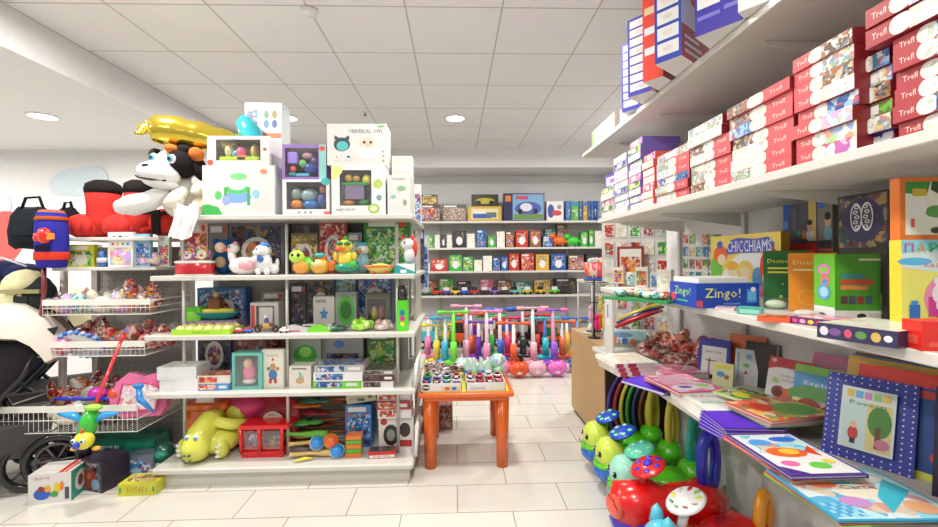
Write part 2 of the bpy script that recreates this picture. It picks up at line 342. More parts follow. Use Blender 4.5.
decal('wall_decal', 'pale yellow round decal on wall between boots and dog', 'wall decal', 152, 184, [(0, 0, .12, .1, 'eef0c0')])
# ================= MIDDLE GONDOLA
IY = 2.74; SL = METAL
def zY(py, Y, px=300): return atY(px, py, Y)[1]
zs = {1: 1.682, 2: 1.302, 3: .932, 4: .575, 5: .125}
def slab(m, x0, x1, y0, y1, z, th=.03, mat=SL, r=.03): m.box(x0, x1, y0, y1, z - th, z, mat, .008)
IXL, IXR = -1.86, -.27
g = Thing('gondola_shelf', 'white metal double sided shelving gondola full of toys in the middle', 'shelving unit', (0, 0, 0))
bp = g.part('back_panel'); bp.box(-1.78, -.36, 3.22, 3.25, .1, 1.655, M('b5b2aa', .6))
for i, (x0, x1, z, y0) in enumerate([(-1.76, IXR, zs[1], IY), (-1.90, IXR + .01, zs[2], IY - .01), (-1.93, IXR + .01, zs[3], IY - .02), (-1.92, IXR + .01, zs[4], IY - .03)]):
    p = g.part('shelf'); slab(p, x0, x1, y0, 3.22, z)
    p = g.part('shelf'); slab(p, x0 + .1, x1, 3.25, 3.70, z)
b = g.part('base'); b.box(-1.87, IXR, 2.68, 3.74, .085, zs[5], SL, .02); b.box(-1.84, IXR - .03, 2.72, 3.70, 0, .085, M('cfcbc2', .5))
for x in (-1.76, -1.10, -.385):
    for y in (2.84, 3.62):
        p = g.part('upright'); p.tube([(x, y, zs[5]), (x, y, 1.63)], .011, POSTM, 8)
for x in (-1.76, -1.10, -.385):
    p = g.part('centre_post'); p.box(x - .02, x + .02, 3.215, 3.255, zs[5], 1.655, POSTM)
for y0 in (2.74,):
    for (zb, h) in ((zs[5], .2), (zs[4], .15)):
        p = g.part('end_guard'); p.tube([(IXR + .005, y0 + .02, zb + .01), (IXR + .012, y0 + .03, zb + h * .75), (IXR + .012, y0 + .1, zb + h), (IXR + .012, y0 + .38, zb + h)], .012, M('e6e3dc', .4)); 
        p.box(IXR - .002, IXR + .006, y0 + .04, y0 + .4, zb, zb + h - .01, M('e6e3dc', .5))
# end panel with hooks on the aisle side
p = g.part('end_panel'); p.box(-.315, -.30, 3.25, 3.70, .2, 1.62, M('bdbab2', .6))
g.done()
# blister packs hanging on the aisle end of the gondola
n = 0
for (px, py0, py1, Y, c, lb) in [(418, 185, 232, 3.72, 'e9eef2', 'long pale hanging card with small toys, top of the aisle end'), (421, 230, 283, 3.74, '4a3f8a', 'dark purple hanging strip on the aisle end of the gondola'), (425, 236, 292, 3.78, 'c8c4d8', 'silver blue hanging strip behind the purple one'), (418, 292, 345, 3.74, '8fc0b0', 'pale green hanging pack above the orange table')]:
    x, z1 = atY(px, py0, Y); z0 = atY(px, py1, Y)[1]; h = z1 - z0
    m = MB(); m.box(-.03, .03, -.012, .0, 0, h, c); m.face((-.03, -.012, 0), (.06, 0, 0), (0, 0, h), [('r', .1, .08, .9, .8, A['dark' if n in (1,) else 'blue']), ('r', .2, .84, .8, .96, K('f4f2f0'))]); m.tube([(0, 0, h - .01), (0, .03, h + .01), (-.1, .05, h + .01)], .003, POSTM)
    solo('hanging_pack', lb, 'toy pack', m, (x, Y - .02, z0), 0, 'packs on the aisle end'); n += 1

# generic carton placed by the picture columns it spans on a shelf plane
def pc(name, label, px0, px1, hpx, Y, z, d, cols, art_=None, cat='toy box', group=None, rz=0, dz=0, fn=None):
    x0 = pxX(px0, Y); x1 = pxX(px1, Y); w_ = x1 - x0; h = hpx * Y / F
    return carton(name, label, cat, w_, d, h, ((x0 + x1) / 2, Y + d / 2, z + dz), rz, cols, art_, group)
def pdim(px0, px1, hpx, Y, d, z): x0 = pxX(px0, Y); x1 = pxX(px1, Y); return x1 - x0, hpx * Y / F, ((x0 + x1) / 2, Y + d / 2, z)

# --- top of the gondola
z = zs[1]
# white plush dog head with balloon
t = Thing('plush_dog', 'big plush dog with white muzzle, black and brown ears and blue eyes on gondola top', 'plush toy', (pxX(176, 2.84), 2.86, z), 0)
bo = t.part('body'); fw = FB('efe9e0')
bo.ell((.0, .03, .14), (.11, .11, .15), fw); bo.ell((-.02, .02, .34), (.12, .12, .115), fw)
bo = t.part('muzzle', label='large white muzzle'); bo.ell((-.05, -.1, .26), (.125, .1, .08), fw, (0, 12, 0)); bo.ell((-.04, -.095, .205), (.11, .085, .04), fw, (0, 12, 0))
pa = t.part('fur_patch', label='black fur patch round the eye'); pa.ell((.06, -.045, .34), (.07, .08, .1), FB('1d1a1a'), (0, -18, 0)); pa.ell((.06, .0, .42), (.06, .09, .05), FB('1d1a1a'))
pa = t.part('fur_patch', label='brown forehead patch'); pa.ell((.015, -.07, .425), (.045, .05, .03), FB('b5662e'), (0, 15, 0)); pa = t.part('fur_patch', label='dark patch at left brow'); pa.ell((-.115, -.02, .39), (.03, .07, .05), FB('2a2422'))
ea = t.part('ear', label='black and brown ear'); ea.ell((.13, -.0, .33), (.05, .05, .11), FB('1d1a1a'), (0, -28, 0)); ea.ell((.14, -.03, .40), (.045, .04, .05), FB('b5662e'), (0, -40, 0))
for ex, ey, ez in ((.045, -.125, .35), (-.085, -.095, .365)):
    e_ = t.part('eye'); e_.ell((ex, ey, ez), (.026, .016, .03), P('e8f0f4')); e_.ell((ex - .004, ey - .012, ez), (.019, .009, .023), P('3f9fc0')); e_.ell((ex - .006, ey - .02, ez), (.01, .006, .013), P('0c0c0c'))
mo = t.part('mouth'); mo.tube([(-.165, -.14, .245), (-.12, -.178, .225), (-.05, -.188, .213), (.03, -.155, .21)], .005, FB('3a322e'))
no = t.part('nose'); no.ell((-.075, -.185, .3), (.022, .012, .01), P('2a2422'))
am = t.part('arm'); am.tube([(-.02, -.06, .16), (-.1, -.11, .09), (-.2, -.13, .06), (-.28, -.13, .05)], [.05, .06, .066, .04], fw, 12)
am = t.part('arm'); am.tube([(.06, -.05, .16), (.06, -.12, .09), (.04, -.15, .05)], [.045, .05, .04], FB('e6dccb'), 12)
t.done()
m = MB(); rows = []
for i in range(9):
    a = i / 8; z_ = .0 - .21 * a
    rows.append([(-.075 + .15 * j / 8 + .012 * math.sin(a * 5), -.012 - .02 * a + .012 * math.sin(j * 1.7 + a * 3), z_ + .012 * math.sin(j)) for j in range(9)])
vs = [p for r in rows for p in r]; m.add(vs, [(i * 9 + j, i * 9 + j + 1, (i + 1) * 9 + j + 1, (i + 1) * 9 + j) for i in range(8) for j in range(8)], FB('f2f1ee'), True)
m.add([(x, y + .006, zz) for x, y, zz in vs], [(i * 9 + j, (i + 1) * 9 + j, (i + 1) * 9 + j + 1, i * 9 + j + 1) for i in range(8) for j in range(8)], FB('f2f1ee'), True)
solo('draped_cloth', 'white cloth hanging over the shelf edge below the plush dog', 'cloth', m, (pxX(184, 2.70), 2.715, 1.745))
t = Thing('plush_toy', 'small beige plush animal squeezed beside the green illustrated box', 'plush toy', (pxX(200, 2.79), 2.80, z))
q = t.part('body'); q.ell((0, 0, .06), (.05, .045, .06), FB('e2d3b8')); q.ell((.0, 0, .17), (.05, .045, .05), FB('e6d8be')); q.ell((-.01, -.04, .15), (.025, .02, .02), FB('f0e6d4'))
q = t.part('ear'); q.ell((.04, 0, .22), (.015, .01, .02), FB('e0d0b4')); q = t.part('ear'); q.ell((-.04, 0, .22), (.015, .01, .02), FB('e0d0b4')); t.done()
# gold foil balloon leaning back over the dog
m = MB(); GO = M('d8c24a', .16, .85); pts = []; rs = []
x0, z0 = atY(146, 128, 2.8); x1, z1 = atY(240, 148, 2.98)
for i in range(13):
    a = i / 12; pts.append((x0 + (x1 - x0) * a, 2.8 + .18 * a, z0 + (z1 - z0) * a + .02 * math.sin(a * 3))); rs.append(.1 * (1 - (1 - min(1, a * 5)) ** 2) ** .5 * (1 - .22 * a) + .006 + .006 * math.sin(i * 2.1))
m.tube(pts, rs, GO, 16)
for k in range(9): m.ell((x0 - .01 + .012 * math.sin(k), 2.75 + .01 * k, z0 - .05 + .012 * k), (.022, .03, .01), GO, (k * 20, k * 30, 0))
solo('foil_balloon', 'long gold foil balloon lying over the plush dog head', 'balloon', m)
# blue rounded plush fin behind the boxes
t = Thing('foil_balloon', 'turquoise dolphin shaped balloon rising behind the stacked baby toy boxes', 'balloon', (pxX(254, 3.04), 3.04, z))
q = t.part('body'); q.tube([(-.07, 0, .72), (-.06, 0, .68), (-.02, 0, .6), (.05, 0, .46), (.09, 0, .2), (.09, 0, .0)], [.02, .055, .075, .06, .03, .02], P('2fa3b0'), 14)
q = t.part('tail_tip', label='golden tail tip'); q.ell((.12, -.02, .32), (.04, .04, .07), GO, (0, 30, 0)); t.done()
def T(s, u, v, h, c, w=None): return ('t', s, u, v, h, K(c)) + ((w,) if w else ())
G1 = K('3fae52'); 
w_, h, lo = pdim(203, 275, 49, 2.76, .24, z)
boxB = carton('toy_box', 'white box with green ringed baby walker picture below the baby toy window box', 'toy box', w_, .24, h, lo, 0, {'a': WHITE, 'r': K('d8dde4')},
 {'f': [('e', .48, .38, .33, .28, K('cfe8d0')), ('e', .48, .36, .28, .22, K('f4f6f4')), ('e', .48, .36, .2, .12, K('7fa8e0')), ('e', .48, .52, .17, .1, K('5cc070')), ('e', .48, .6, .12, .1, K('f2f2f2')), ('e', .5, .78, .12, .07, K('7ccf86')), ('e', .22, .4, .05, .09, K('5cc070')), ('e', .74, .42, .05, .09, K('8fc8e8')), ('p', [(.0, .0), (.28, .0), (.22, .16), (.08, .22), (0, .2)], G1), ('e', .85, .88, .05, .05, K('d08a6a')), ('r', .3, .2, .34, .56, K('4aa860')), ('r', .62, .2, .66, .56, K('4aa860')), ('e', .33, .3, .06, .1, K('9aa8e8'))]})
w_, h, lo = pdim(208, 270, 29, 2.76, .2, z + boxB.dimensions.z if False else z + 49 * 2.76 / F)
window_box('white window box of baby shape toys atop the green walker box', w_, .2, h, lo, 0, WHITE, (.14, .17, .86, .88),
 [('b', .5, .1, .45, .1, 'b8d83c'), ('b', .55, .14, .12, .12, 'e87a3a'), ('e', .22, .5, .09, .34, 'e8d8a0'), ('e', .5, .45, .12, .3, 'e84a7a'), ('e', .4, .35, .08, .2, '3aa8b8'), ('e', .8, .5, .09, .36, 'd8b868')], [('e', .05, .1, .05, .1, K('e05040')), ('e', .93, .55, .03, .06, K('c04a4a')), ('r', .2, .9, .5, .96, K('b8c4cc'))], 'b8c2c0')
w_, h, lo = pdim(246, 283, 116, 3.13, .16, z)
carton('toy_box', 'tall pale grey box with four round toy pictures behind the window boxes', 'toy box', w_, .16, h, lo, 0, {'a': K('c4ccd2')},
 {'f': [('r', .04, .8, .34, .94, A['blue']), ('e', .58, .9, .07, .035, K('6a8a6a')), ('e', .8, .9, .07, .035, K('9a8a60')), ('e', .58, .82, .07, .035, K('5a8ab0')), ('e', .8, .82, .07, .035, K('5a6a9a')), ('r', .45, .7, .98, .74, K('e07a50')), T('BABY', .18, .97, .02, 'f8f8f8'), ('r', .5, .5, .95, .66, K('a8c4d8'))], 'r': [('r', .1, .1, .9, .95, K('d4dade'))]})
w_, h, lo = pdim(283, 330, 35, 2.76, .2, z)
window_box('lavender and white window box with hippo bath toys below the purple one', w_, .2, h, lo, 0, K('e8e6e4'), (.08, .16, .93, .93),
 [('e', .2, .6, .14, .22, '8fa8a0'), ('e', .5, .55, .24, .26, '9ab4b8'), ('e', .2, .2, .17, .2, 'e8862e'), ('e', .55, .2, .24, .2, '2e7fc0'), ('e', .85, .35, .14, .3, '4a5aa8'), ('e', .88, .75, .1, .16, 'a86a5a')], [('r', .88, .0, 1, .1, K('e06a6a')), ('e', .35, .07, .03, .03, K('888888')), ('e', .48, .07, .03, .03, K('888888')), ('e', .6, .07, .03, .03, K('888888')), ('e', .92, .94, .1, .1, K('3fb0a8'))])
hD = h
w_, h, lo = pdim(283, 327, 35, 2.77, .18, z + hD)
window_box('purple window box of bath toys with cup and whale, above the hippo one', w_, .18, h, lo, 0, K('8a6ab0'), (.06, .08, .82, .9),
 [('b', .2, .68, .15, .2, '9a7ae0'), ('e', .2, .3, .1, .12, 'e85a5a'), ('e', .62, .78, .18, .12, 'e89ab0'), ('e', .48, .5, .12, .14, '6ac06a'), ('e', .72, .35, .26, .2, '2a52b0'), ('e', .16, .1, .14, .1, '3a9a9a'), ('b', .5, .08, .2, .06, '58b8d8'), ('e', .85, .6, .12, .12, '6a4aa0')], [('r', .84, .0, 1, 1, K('8ccfc8')), ('e', .91, .88, .07, .07, K('e04a4a'))])
w_, h, lo = pdim(330, 330 + 2 * 0 + 3 - 0, 10, 2.9, .1, z)
w_, h, lo = pdim(332, 386, 49, 2.75, .2, z)
window_box('white window box of chick carousel drum below the flat white owl box', w_, .2, h, lo, 0, K('f0eee4'), (.15, .18, .74, .9),
 [('e', .25, .8, .14, .12, 'd8a850'), ('e', .5, .78, .12, .1, 'c89a48'), ('e', .82, .75, .16, .17, 'e8d85a'), ('b', .45, .62, .42, .04, '3a9a4a'), ('b', .45, .38, .3, .2, '8a7a9a'), ('e', .25, .1, .22, .1, 'e8a02e'), ('e', .72, .1, .22, .12, '2e8a3e')],
 [('p', [(0, .98), (.2, .98), (.2, .86), (.1, .72), (0, .7)], K('e2e08a')), ('e', .86, .62, .09, .1, K('b0c86a')), ('e', .88, .34, .05, .06, K('7a9aa8')), ('e', .78, .12, .11, .1, K('9ac04a')), ('e', .78, .12, .07, .06, K('e8e0c0')), T('BABY DRUM', .26, .1, .05, '6a6a60', .34), T('Toys', .2, .04, .03, '8a8a80')], 'c8d0cc')
hF = h
w_, h, lo = pdim(328, 387, 41, 2.75, .19, z + hF)
carton('toy_box', 'white box with universal owl text and blue cat light picture on the very top', 'toy box', w_, .19, h, lo, 0, {'a': WHITE},
 {'f': [T('UNIVERSAL OWL', .66, .82, .1, '4a5c62', .58), ('e', .25, .5, .14, .17, K('34464e')), ('p', [(.12, .6), (.13, .72), (.2, .66)], K('34464e')), ('p', [(.38, .6), (.37, .72), (.3, .66)], K('34464e')), ('e', .26, .46, .1, .12, K('4fb8b8')), ('e', .69, .3, .2, .15, K('dfe6ee')), ('e', .69, .35, .15, .1, K('f4f2ee')), ('e', .68, .54, .12, .13, K('f0c8b4')), ('e', .63, .55, .025, .035, K('4a3a38')), ('e', .74, .55, .025, .035, K('4a3a38')), ('e', .69, .5, .02, .02, K('e8a060')), ('e', .16, .2, .06, .08, K('dcdcdc')), ('e', .36, .2, .06, .08, K('cfdce0')), ('e', .16, .2, .02, .03, K('e09090')), ('e', .36, .2, .03, .03, K('3a5a6a')), ('e', .95, .33, .02, .025, K('9aa0a8')), ('e', .95, .22, .02, .025, K('9aa0a8')), ('e', .95, .11, .02, .025, K('9aa0a8')), ('r', .86, .93, .98, .96, K('6ac06a'))]})
w_, h, lo = pdim(388, 411, 39, 2.75, .1, z)
carton('toy_box', 'small white box with tree pictures at the right end of the top', 'toy box', w_, .1, h, lo, 0, {'a': WHITE},
 {'f': [('e', .6, .66, .2, .07, K('8ab08a')), ('e', .25, .45, .12, .05, K('7ac0a8')), ('e', .75, .3, .09, .08, K('8aa07a')), T('FOREST', .5, .9, .05, '4a5a5a', .6), ('r', .48, .5, .5, .62, K('aab0b0'))]})
w_, h, lo = pdim(393, 413, 60, 2.88, .1, z)
carton('toy_box', 'tall beige patterned box behind the small white tree box', 'toy box', w_, .1, h, lo, 0, {'a': K('e2ddd2')}, {'f': [('g', .08, .04, .95, .97, 5, 14, [K('d0cabd'), K('e8e4da'), K('c6c0b2')])]})
w_, h, lo = pdim(386, 393, 44, 2.93, .05, z)
carton('toy_box', 'narrow teal edged box peeking out between owl and beige boxes', 'toy box', w_, .05, h, lo, 0, {'a': K('7ab8b4')}, {'f': [('r', .2, .1, .8, .4, K('f0f0f0'))]})
# --- small figure builder: each spec gives parts of ellipsoids (x,y,z,rx,ry,rz,colour[,rot]) in centimetres
FS = 1.0
def figure(name, label, cat, loc, rz, spec, group=None, fin=P):
    t = Thing(name, label, cat, loc, rz, group)
    hd_ = None
    for nm, els in sorted(spec, key=lambda a: a[0] != 'head'):
        q = t.part(nm, hd_ if nm in ('eye', 'beak', 'ear', 'cap', 'sunglasses', 'crown', 'hat', 'snout', 'tuft', 'face') else None)
        if nm == 'head': hd_ = q
        for e in els: q.ell((e[0] / 100, e[1] / 100, e[2] / 100), (e[3] / 100, e[4] / 100, e[5] / 100), fin(e[6]), e[7] if len(e) > 7 else (0, 0, 0), 12, 8)
    o = t.done(); o.scale = (FS,) * 3; return o
FS = 1.28
z = zs[2]; Y = 2.80
fy = lambda px, y=Y: (pxX(px, y), y, z)
# toy drum tin with clown picture
t = Thing('toy_drum', 'red and white oval tin with clown faces printed above, left end of second shelf', 'toy drum', (pxX(195, 2.84), 2.84, z))
q = t.part('tin'); q.lathe([(.10, 0), (.106, .01), (.106, .075), (.1, .08)], P('c8242c'), sx=1.15, sy=.6, seg=24)
q = t.part('rim', label='cream rim'); q.lathe([(.11, .078), (.112, .09), (.1, .095)], P('f0e8d8'), sx=1.15, sy=.6, seg=24); q.lathe([(.11, .0), (.109, .008)], P('f0e8d8'), sx=1.15, sy=.6, seg=24)
q = t.part('picture_card'); q.prism([(-.1, .095), (.1, .095), (.105, .15), (.06, .19), (-.05, .185), (-.1, .16)], -.0, .004, A['toy'], (0, 0, 0)); q.face((-.1, -.005, .095), (.2, 0, 0), (0, 0, .09), [('e', .25, .4, .16, .3, K('f4ece0')), ('e', .72, .45, .16, .36, K('f0e0d0')), ('e', .25, .38, .05, .1, K('d83030')), ('e', .72, .38, .05, .1, K('d83030')), ('e', .18, .55, .03, .06, K('2a4a9a')), ('e', .32, .55, .03, .06, K('2a4a9a'))]); t.done()
figure('toy_doll', 'dark blue hooded doll with pale round face beside the clown tin', 'doll', (pxX(218, 2.86), 2.93, z), 0, [('body', [(0, 0, 6.5, 5.5, 4, 6.5, '1f4a78')]), ('head', [(0, 0, 14, 4.8, 4.3, 4.6, '1e4f80')]), ('face', [(0, -3, 14, 3, 1.8, 2.8, 'e0c0a0')]), ('belly_patch', [(0, -3.3, 6.5, 3, 1.6, 3, 'b09870')]), ('ear', [(-4, 0, 17.5, 1.6, 1.4, 1.6, '1e4f80')]), ('ear', [(4, 0, 17.5, 1.6, 1.4, 1.6, '1e4f80')])], fin=FB)
figure('swan_toy', 'pearly white and pink swan toy in the middle of the second shelf', 'toy swan', (pxX(242, Y), Y + .02, z), 0, [('body', [(1, 0, 4.6, 8.2, 5, 4.7, 'e6dcdc'), (7, 0, 7.5, 3.5, 3, 3.2, 'e0d6d8')]), ('wing', [(3, -3.4, 5, 4.5, 2.2, 2.8, 'f0a0a8')]), ('neck', [(-5.5, 0, 9, 2, 2, 5, 'ecdcdc', (0, -12, 0)), (-5, 0, 13.4, 3, 2.4, 2.6, 'efd4d4')]), ('beak', [(-8.4, 0, 12.6, 2.4, 1.2, .9, 'e8605a')]), ('eye', [(-6, -2.1, 14, .5, .4, .6, '181818')]), ('eye', [(-6, 2.1, 14, .5, .4, .6, '181818')]), ('crown', [(-4, 0, 16, 1.2, 1, 1, 'e87a9a')])])
figure('puppy_toy', 'white puppy figure with blue cap and blue bow on second shelf', 'toy puppy', (pxX(265, Y), Y, z), 0, [('body', [(0, 0, 6, 3.6, 3.2, 5.2, 'eef0f2'), (4, 1, 3, 2.6, 2.2, 2.8, 'e6e8ee')]), ('leg', [(-2.6, -1.6, 1.8, 1.5, 1.6, 1.9, 'f2f2f4')]), ('leg', [(1.6, -1.6, 1.8, 1.5, 1.6, 1.9, 'f2f2f4')]), ('head', [(-1, -.5, 12, 3.9, 3.4, 3.3, 'f0f2f4'), (-2.6, -2.6, 11.2, 2.4, 1.8, 1.6, 'f6f6f6')]), ('cap', [(0, 0, 15, 2.8, 2.6, 1.6, '4f86d8')]), ('bow', [(-1, -3.2, 8, 1.7, .8, 1.7, '2f62c0')]), ('eye', [(-2.6, -3.4, 12.8, .5, .4, .6, '141414')]), ('tail', [(5.5, 1.5, 6, 1, 1, 2.4, 'e6e8ee')])])
figure('turtle_toy', 'green and orange turtle bath toy, left in the right hand bay', 'toy turtle', (pxX(302, Y), Y, z), 0, [('body', [(0, 0, 4, 4.6, 3.6, 4, 'f09a3a')]), ('shell', [(1.5, 1, 5, 4.8, 3.6, 4.2, '6fb83a')]), ('head', [(-2, -1.4, 9, 3.9, 3, 3.4, 'b8e04a')]), ('eye', [(-3.3, -3.8, 9.8, .8, .5, 1, '181818')]), ('eye', [(-.4, -4.1, 9.8, .8, .5, 1, '181818')])])
figure('fish_toy', 'orange striped fish bath toy beside the turtle', 'toy fish', (pxX(322, Y), Y, z), 0, [('body', [(-1, 0, 4, 5, 3, 4, 'f2a83c'), (-2, -2, 5.5, 3, 1.6, 2, 'f6d49a')]), ('tail', [(5, 0, 4.4, 2.2, 1, 3, 'e8701e', (0, 25, 0))]), ('fin', [(0, 0, 8.6, 2.6, .8, 1.6, 'e8701e')]), ('eye', [(-3, -2.9, 6.4, .8, .5, .9, '181818')]), ('hat', [(-1, 0, 9.6, 3, 2, 1.4, '3aa0a0')])])
figure('duck_toy', 'yellow duck with green sunglasses and teal beach ring on second shelf', 'toy duck', (pxX(346, Y), Y, z), 0, [('body', [(0, 0, 7, 4.2, 3.4, 5.2, 'eec33a')]), ('swim_ring', [(.5, -.3, 3.4, 6.4, 4.4, 3, '1f8a6a'), (3.5, -2.6, 4.6, 2.2, 1.6, 2.4, '3fb03a')]), ('head', [(-.4, -.4, 14.2, 4.2, 3.6, 3.4, 'f2cc48')]), ('sunglasses', [(-2, -3.6, 15.4, 1.8, .7, 1.1, '1c7a3a'), (1.6, -3.6, 15.4, 1.8, .7, 1.1, '1c7a3a')]), ('beak', [(-2, -4, 12.6, 2.6, 1.4, 1.1, 'e8552a')]), ('arm', [(-4.6, -1.6, 9, 1.4, 1.3, 2.4, 'eec33a')]), ('arm', [(4.4, -1.6, 9, 1.4, 1.3, 2.4, 'eec33a')]), ('tuft', [(0, 0, 18, 1.4, 1, 1.4, '3fb03a')])])
figure('duck_toy', 'smaller white and blue duck behind the sunglasses duck', 'toy duck', (pxX(363, 2.93), 2.93, z), 0, [('body', [(0, 0, 5.4, 3.6, 3, 5.2, '9ad0e0')]), ('head', [(0, 0, 12.4, 3.4, 3, 3, 'e6f0f2')]), ('beak', [(-1.4, -3.2, 11.6, 1.6, 1, .8, 'e8862e')]), ('cap', [(0, 0, 15.4, 2.8, 2.5, 1.2, '4aa8c8')]), ('eye', [(-1, -2.8, 13, .4, .3, .5, '181818')])])
t = Thing('melon_boat_toy', 'watermelon slice boat toy with yellow rim, right of the ducks', 'toy boat', (pxX(380, Y), Y, z))
q = t.part('hull'); q.lathe([(.03, 0), (.055, .012), (.085, .045), (.088, .05), (.08, .05)], P('f0c868'), sx=1.15, sy=.6); q = t.part('rim', label='orange rim'); q.ring((0, 0, .05), .086, .008, P('e8702a'), sx=1.15, sy=.6); q = t.part('seat', label='green middle'); q.ell((0, 0, .052), (.06, .032, .016), P('c8d86a'))
q = t.part('foot'); q.ell((-.04, -.02, .008), (.02, .02, .009), P('d8642a')); q = t.part('foot'); q.ell((.04, -.02, .008), (.02, .02, .009), P('d8642a')); t.done()
figure('fox_toy', 'white and orange fox figure on a teal card box by the aisle end', 'toy fox', (pxX(407, 2.80), 2.82, z + .065), 0, [('body', [(1, 0, 4.6, 3, 2.6, 4.6, 'f2ece6')]), ('head', [(0, -.5, 10, 3.6, 3, 3, 'f6f2ec')]), ('ear', [(-2.4, 0, 13, 1, .8, 1.8, 'd8402a')]), ('ear', [(2.4, 0, 13, 1, .8, 1.8, 'd8402a')]), ('mane', [(3.6, .5, 8, 1.6, 2, 5, 'd8402a')]), ('eye', [(-1, -3.2, 10.6, .5, .3, .6, '202020')])])
carton('toy_box', 'teal and white box under the fox figure', 'toy box', .13, .1, .065, (pxX(405, 2.8), 2.82, z), 0, {'a': K('2f9aa0')}, {'f': [('p', [(0, 1), (1, .2), (1, 1)], K('e8f2f2')), ('r', .3, .1, .6, .4, K('e8f2f2'))]})
FS = 1.0
# row of boxes behind on shelf 2: px0, px1, height px, Y, colour, art, label
def rowboxes(z, rows, group, name='toy_box'):
    for (a, b, hh, Y, d, col, ar, lb) in rows:
        x0, x1 = pxX(a, Y), pxX(b, Y); w_ = x1 - x0; h = hh * Y / F
        els = [('r', .06, .08, .94, .78, A[ar] if ar in A else K(ar)), ('r', .1, .82, .7, .94, K('f0ece4')), ('e', .84, .87, .07, .07, K('d8402a'))]
        if ar in A and (a * 7) % 2: els = [('r', .05, .06, .95, .94, A[ar]), ('e', .5, .45, .28, .28, K('f0ece4')), ('e', .5, .45, .2, .2, A['toy'])]
        carton(name, lb, 'toy box', w_, d, h, ((x0 + x1) / 2, Y + d / 2, z), 0, {'a': K(col)}, {'f': els}, group)
g2 = 'boxes at the back of the second gondola shelf'
rowboxes(z, [(180, 208, 52, 3.02, .12, 'd8c4b0', 'red', 'red and pink box standing behind the clown tin'), (209, 228, 50, 3.02, .12, '8a8784', '8a8784', 'grey upright box behind the blue doll'), (229, 284, 50, 3.02, .14, '6a6e76', 'dark', 'wide dark grey toy box behind the swan and puppy'),
 (291, 318, 40, 3.02, .12, '7a7468', 'gold', 'brown tan box behind the turtle'), (319, 347, 52, 3.02, .12, '9a4a34', 'red', 'rust red box behind the fish and duck'), (348, 362, 40, 3.02, .1, '8aa0a8', 'teal', 'grey teal box between red and green boxes'), (364, 410, 56, 3.02, .14, '2f8a34', 'green', 'bright green box in the right rear of second shelf')], g2)
# --- shelf 3
z = zs[3]
t = Thing('egg_tray', 'lime green tray of pale yellow balls on the third shelf', 'tray of balls', (pxX(203, 2.76), 2.83, z), 0)
q = t.part('tray'); c_ = K('a8d83c'); q.box(-.18, .18, -.10, .08, 0, .006, c_); q.box(-.18, .18, -.10, -.094, .006, .035, c_); q.box(-.18, .18, .074, .08, .006, .035, c_); q.box(-.18, -.174, -.094, .074, .006, .035, c_); q.box(.174, .18, -.094, .074, .006, .035, c_); q.face((-.18, -.10, 0), (.36, 0, 0), (0, 0, .035), [T('FUNNY EGGS', .5, .5, .4, '5a8a20', .3)])
t.done(); k = 0
for r in range(3):
    for i in range(6):
        m = MB(); m.lathe([(.0, 0), (.018, .004), (.027, .02), (.025, .034), (.014, .046), (.0, .05)], P('ecdf8a'), seg=12)
        m.ring((0, 0, .02), .0272, .0015, P('8a6a3a'), seg=12); sc_ = solo('toy_egg', 'pale yellow egg in the lime tray, %s row, %s from left' % (['front', 'middle', 'rear'][r], ['first', 'second', 'third', 'fourth', 'fifth', 'sixth'][i]), 'toy egg', m, (pxX(203, 2.76) - .145 + .058 * i, 2.83 - .066 + .056 * r, z + .006), 0, 'yellow eggs in the lime tray'); k += 1
t = Thing('toy_boat', 'teal and yellow toy boat with brown crate behind the lime tray', 'toy boat', (pxX(216, 3.0), 3.0, z + .06), 0)
q = t.part('hull'); q.lathe([(.06, 0), (.13, .02), (.16, .05), (.165, .055), (.14, .05)], P('2a9a9a'), sx=1, sy=.45); q = t.part('deck', label='yellow deck'); q.lathe([(.13, .05), (.11, .075), (.0, .078)], P('e2d050'), sx=1, sy=.42); q = t.part('cabin', label='brown cabin'); q.box(-.04, .04, -.035, .035, .076, .15, P('7a4a2a'), .01); q = t.part('funnel'); q.lathe([(.018, .15), (.02, .19), (.0, .19)], P('c8c08a')); t.done()
carton('toy_box', 'low lilac box carrying the toy boat on third shelf', 'toy box', .34, .13, .06, (pxX(216, 3.0), 3.0, z), 0, {'a': K('a08aa8')}, {'f': [('r', .05, .2, .95, .8, A['pink'])]})
m = carton_mb(.11, .08, .15, {'a': K('5fb82e')}, {'f': [('r', .2, .3, .8, .8, K('8ad84a'))]}); solo('toy_box', 'plain green upright box at the left end of third shelf', 'toy box', m, (pxX(187, 2.9), 2.99, z))
w_, h, lo = pdim(250, 278, 28, 2.86, .1, z)
window_box('silver window box with round camera toy on third shelf', w_, .1, h, lo, 0, K('b4b0ac'), (.2, .15, .85, .88), [('b', .5, .5, .4, .44, 'd8d2c8'), ('e', .5, .5, .3, .3, '5a3a34'), ('e', .5, .5, .16, .16, 'e8c890')], [('r', .02, .1, .15, .9, K('c83a3a'))], 'e0dcd6')
t = Thing('toy_motorbike', 'dark toy motorbike with purple rider on third shelf front', 'toy motorbike', (pxX(266, 2.80), 2.80, z), 0)
q = t.part('wheel'); q.ring((-.055, 0, .024), .018, .006, P('201e22'), (90, 0, 0), 14); q = t.part('wheel'); q.ring((.055, 0, .024), .018, .006, P('201e22'), (90, 0, 0), 14)
q = t.part('frame'); q.tube([(-.055, 0, .024), (-.02, 0, .045), (.03, 0, .05), (.055, 0, .024)], .011, P('6a3a2a')); q.ell((0, 0, .045), (.03, .014, .018), P('c8a030')); q = t.part('rider'); q.ell((.0, 0, .075), (.014, .012, .022), P('5a4aa0')); q.ell((-.006, 0, .102), (.012, .012, .012), P('e8e6e0')); t.done()
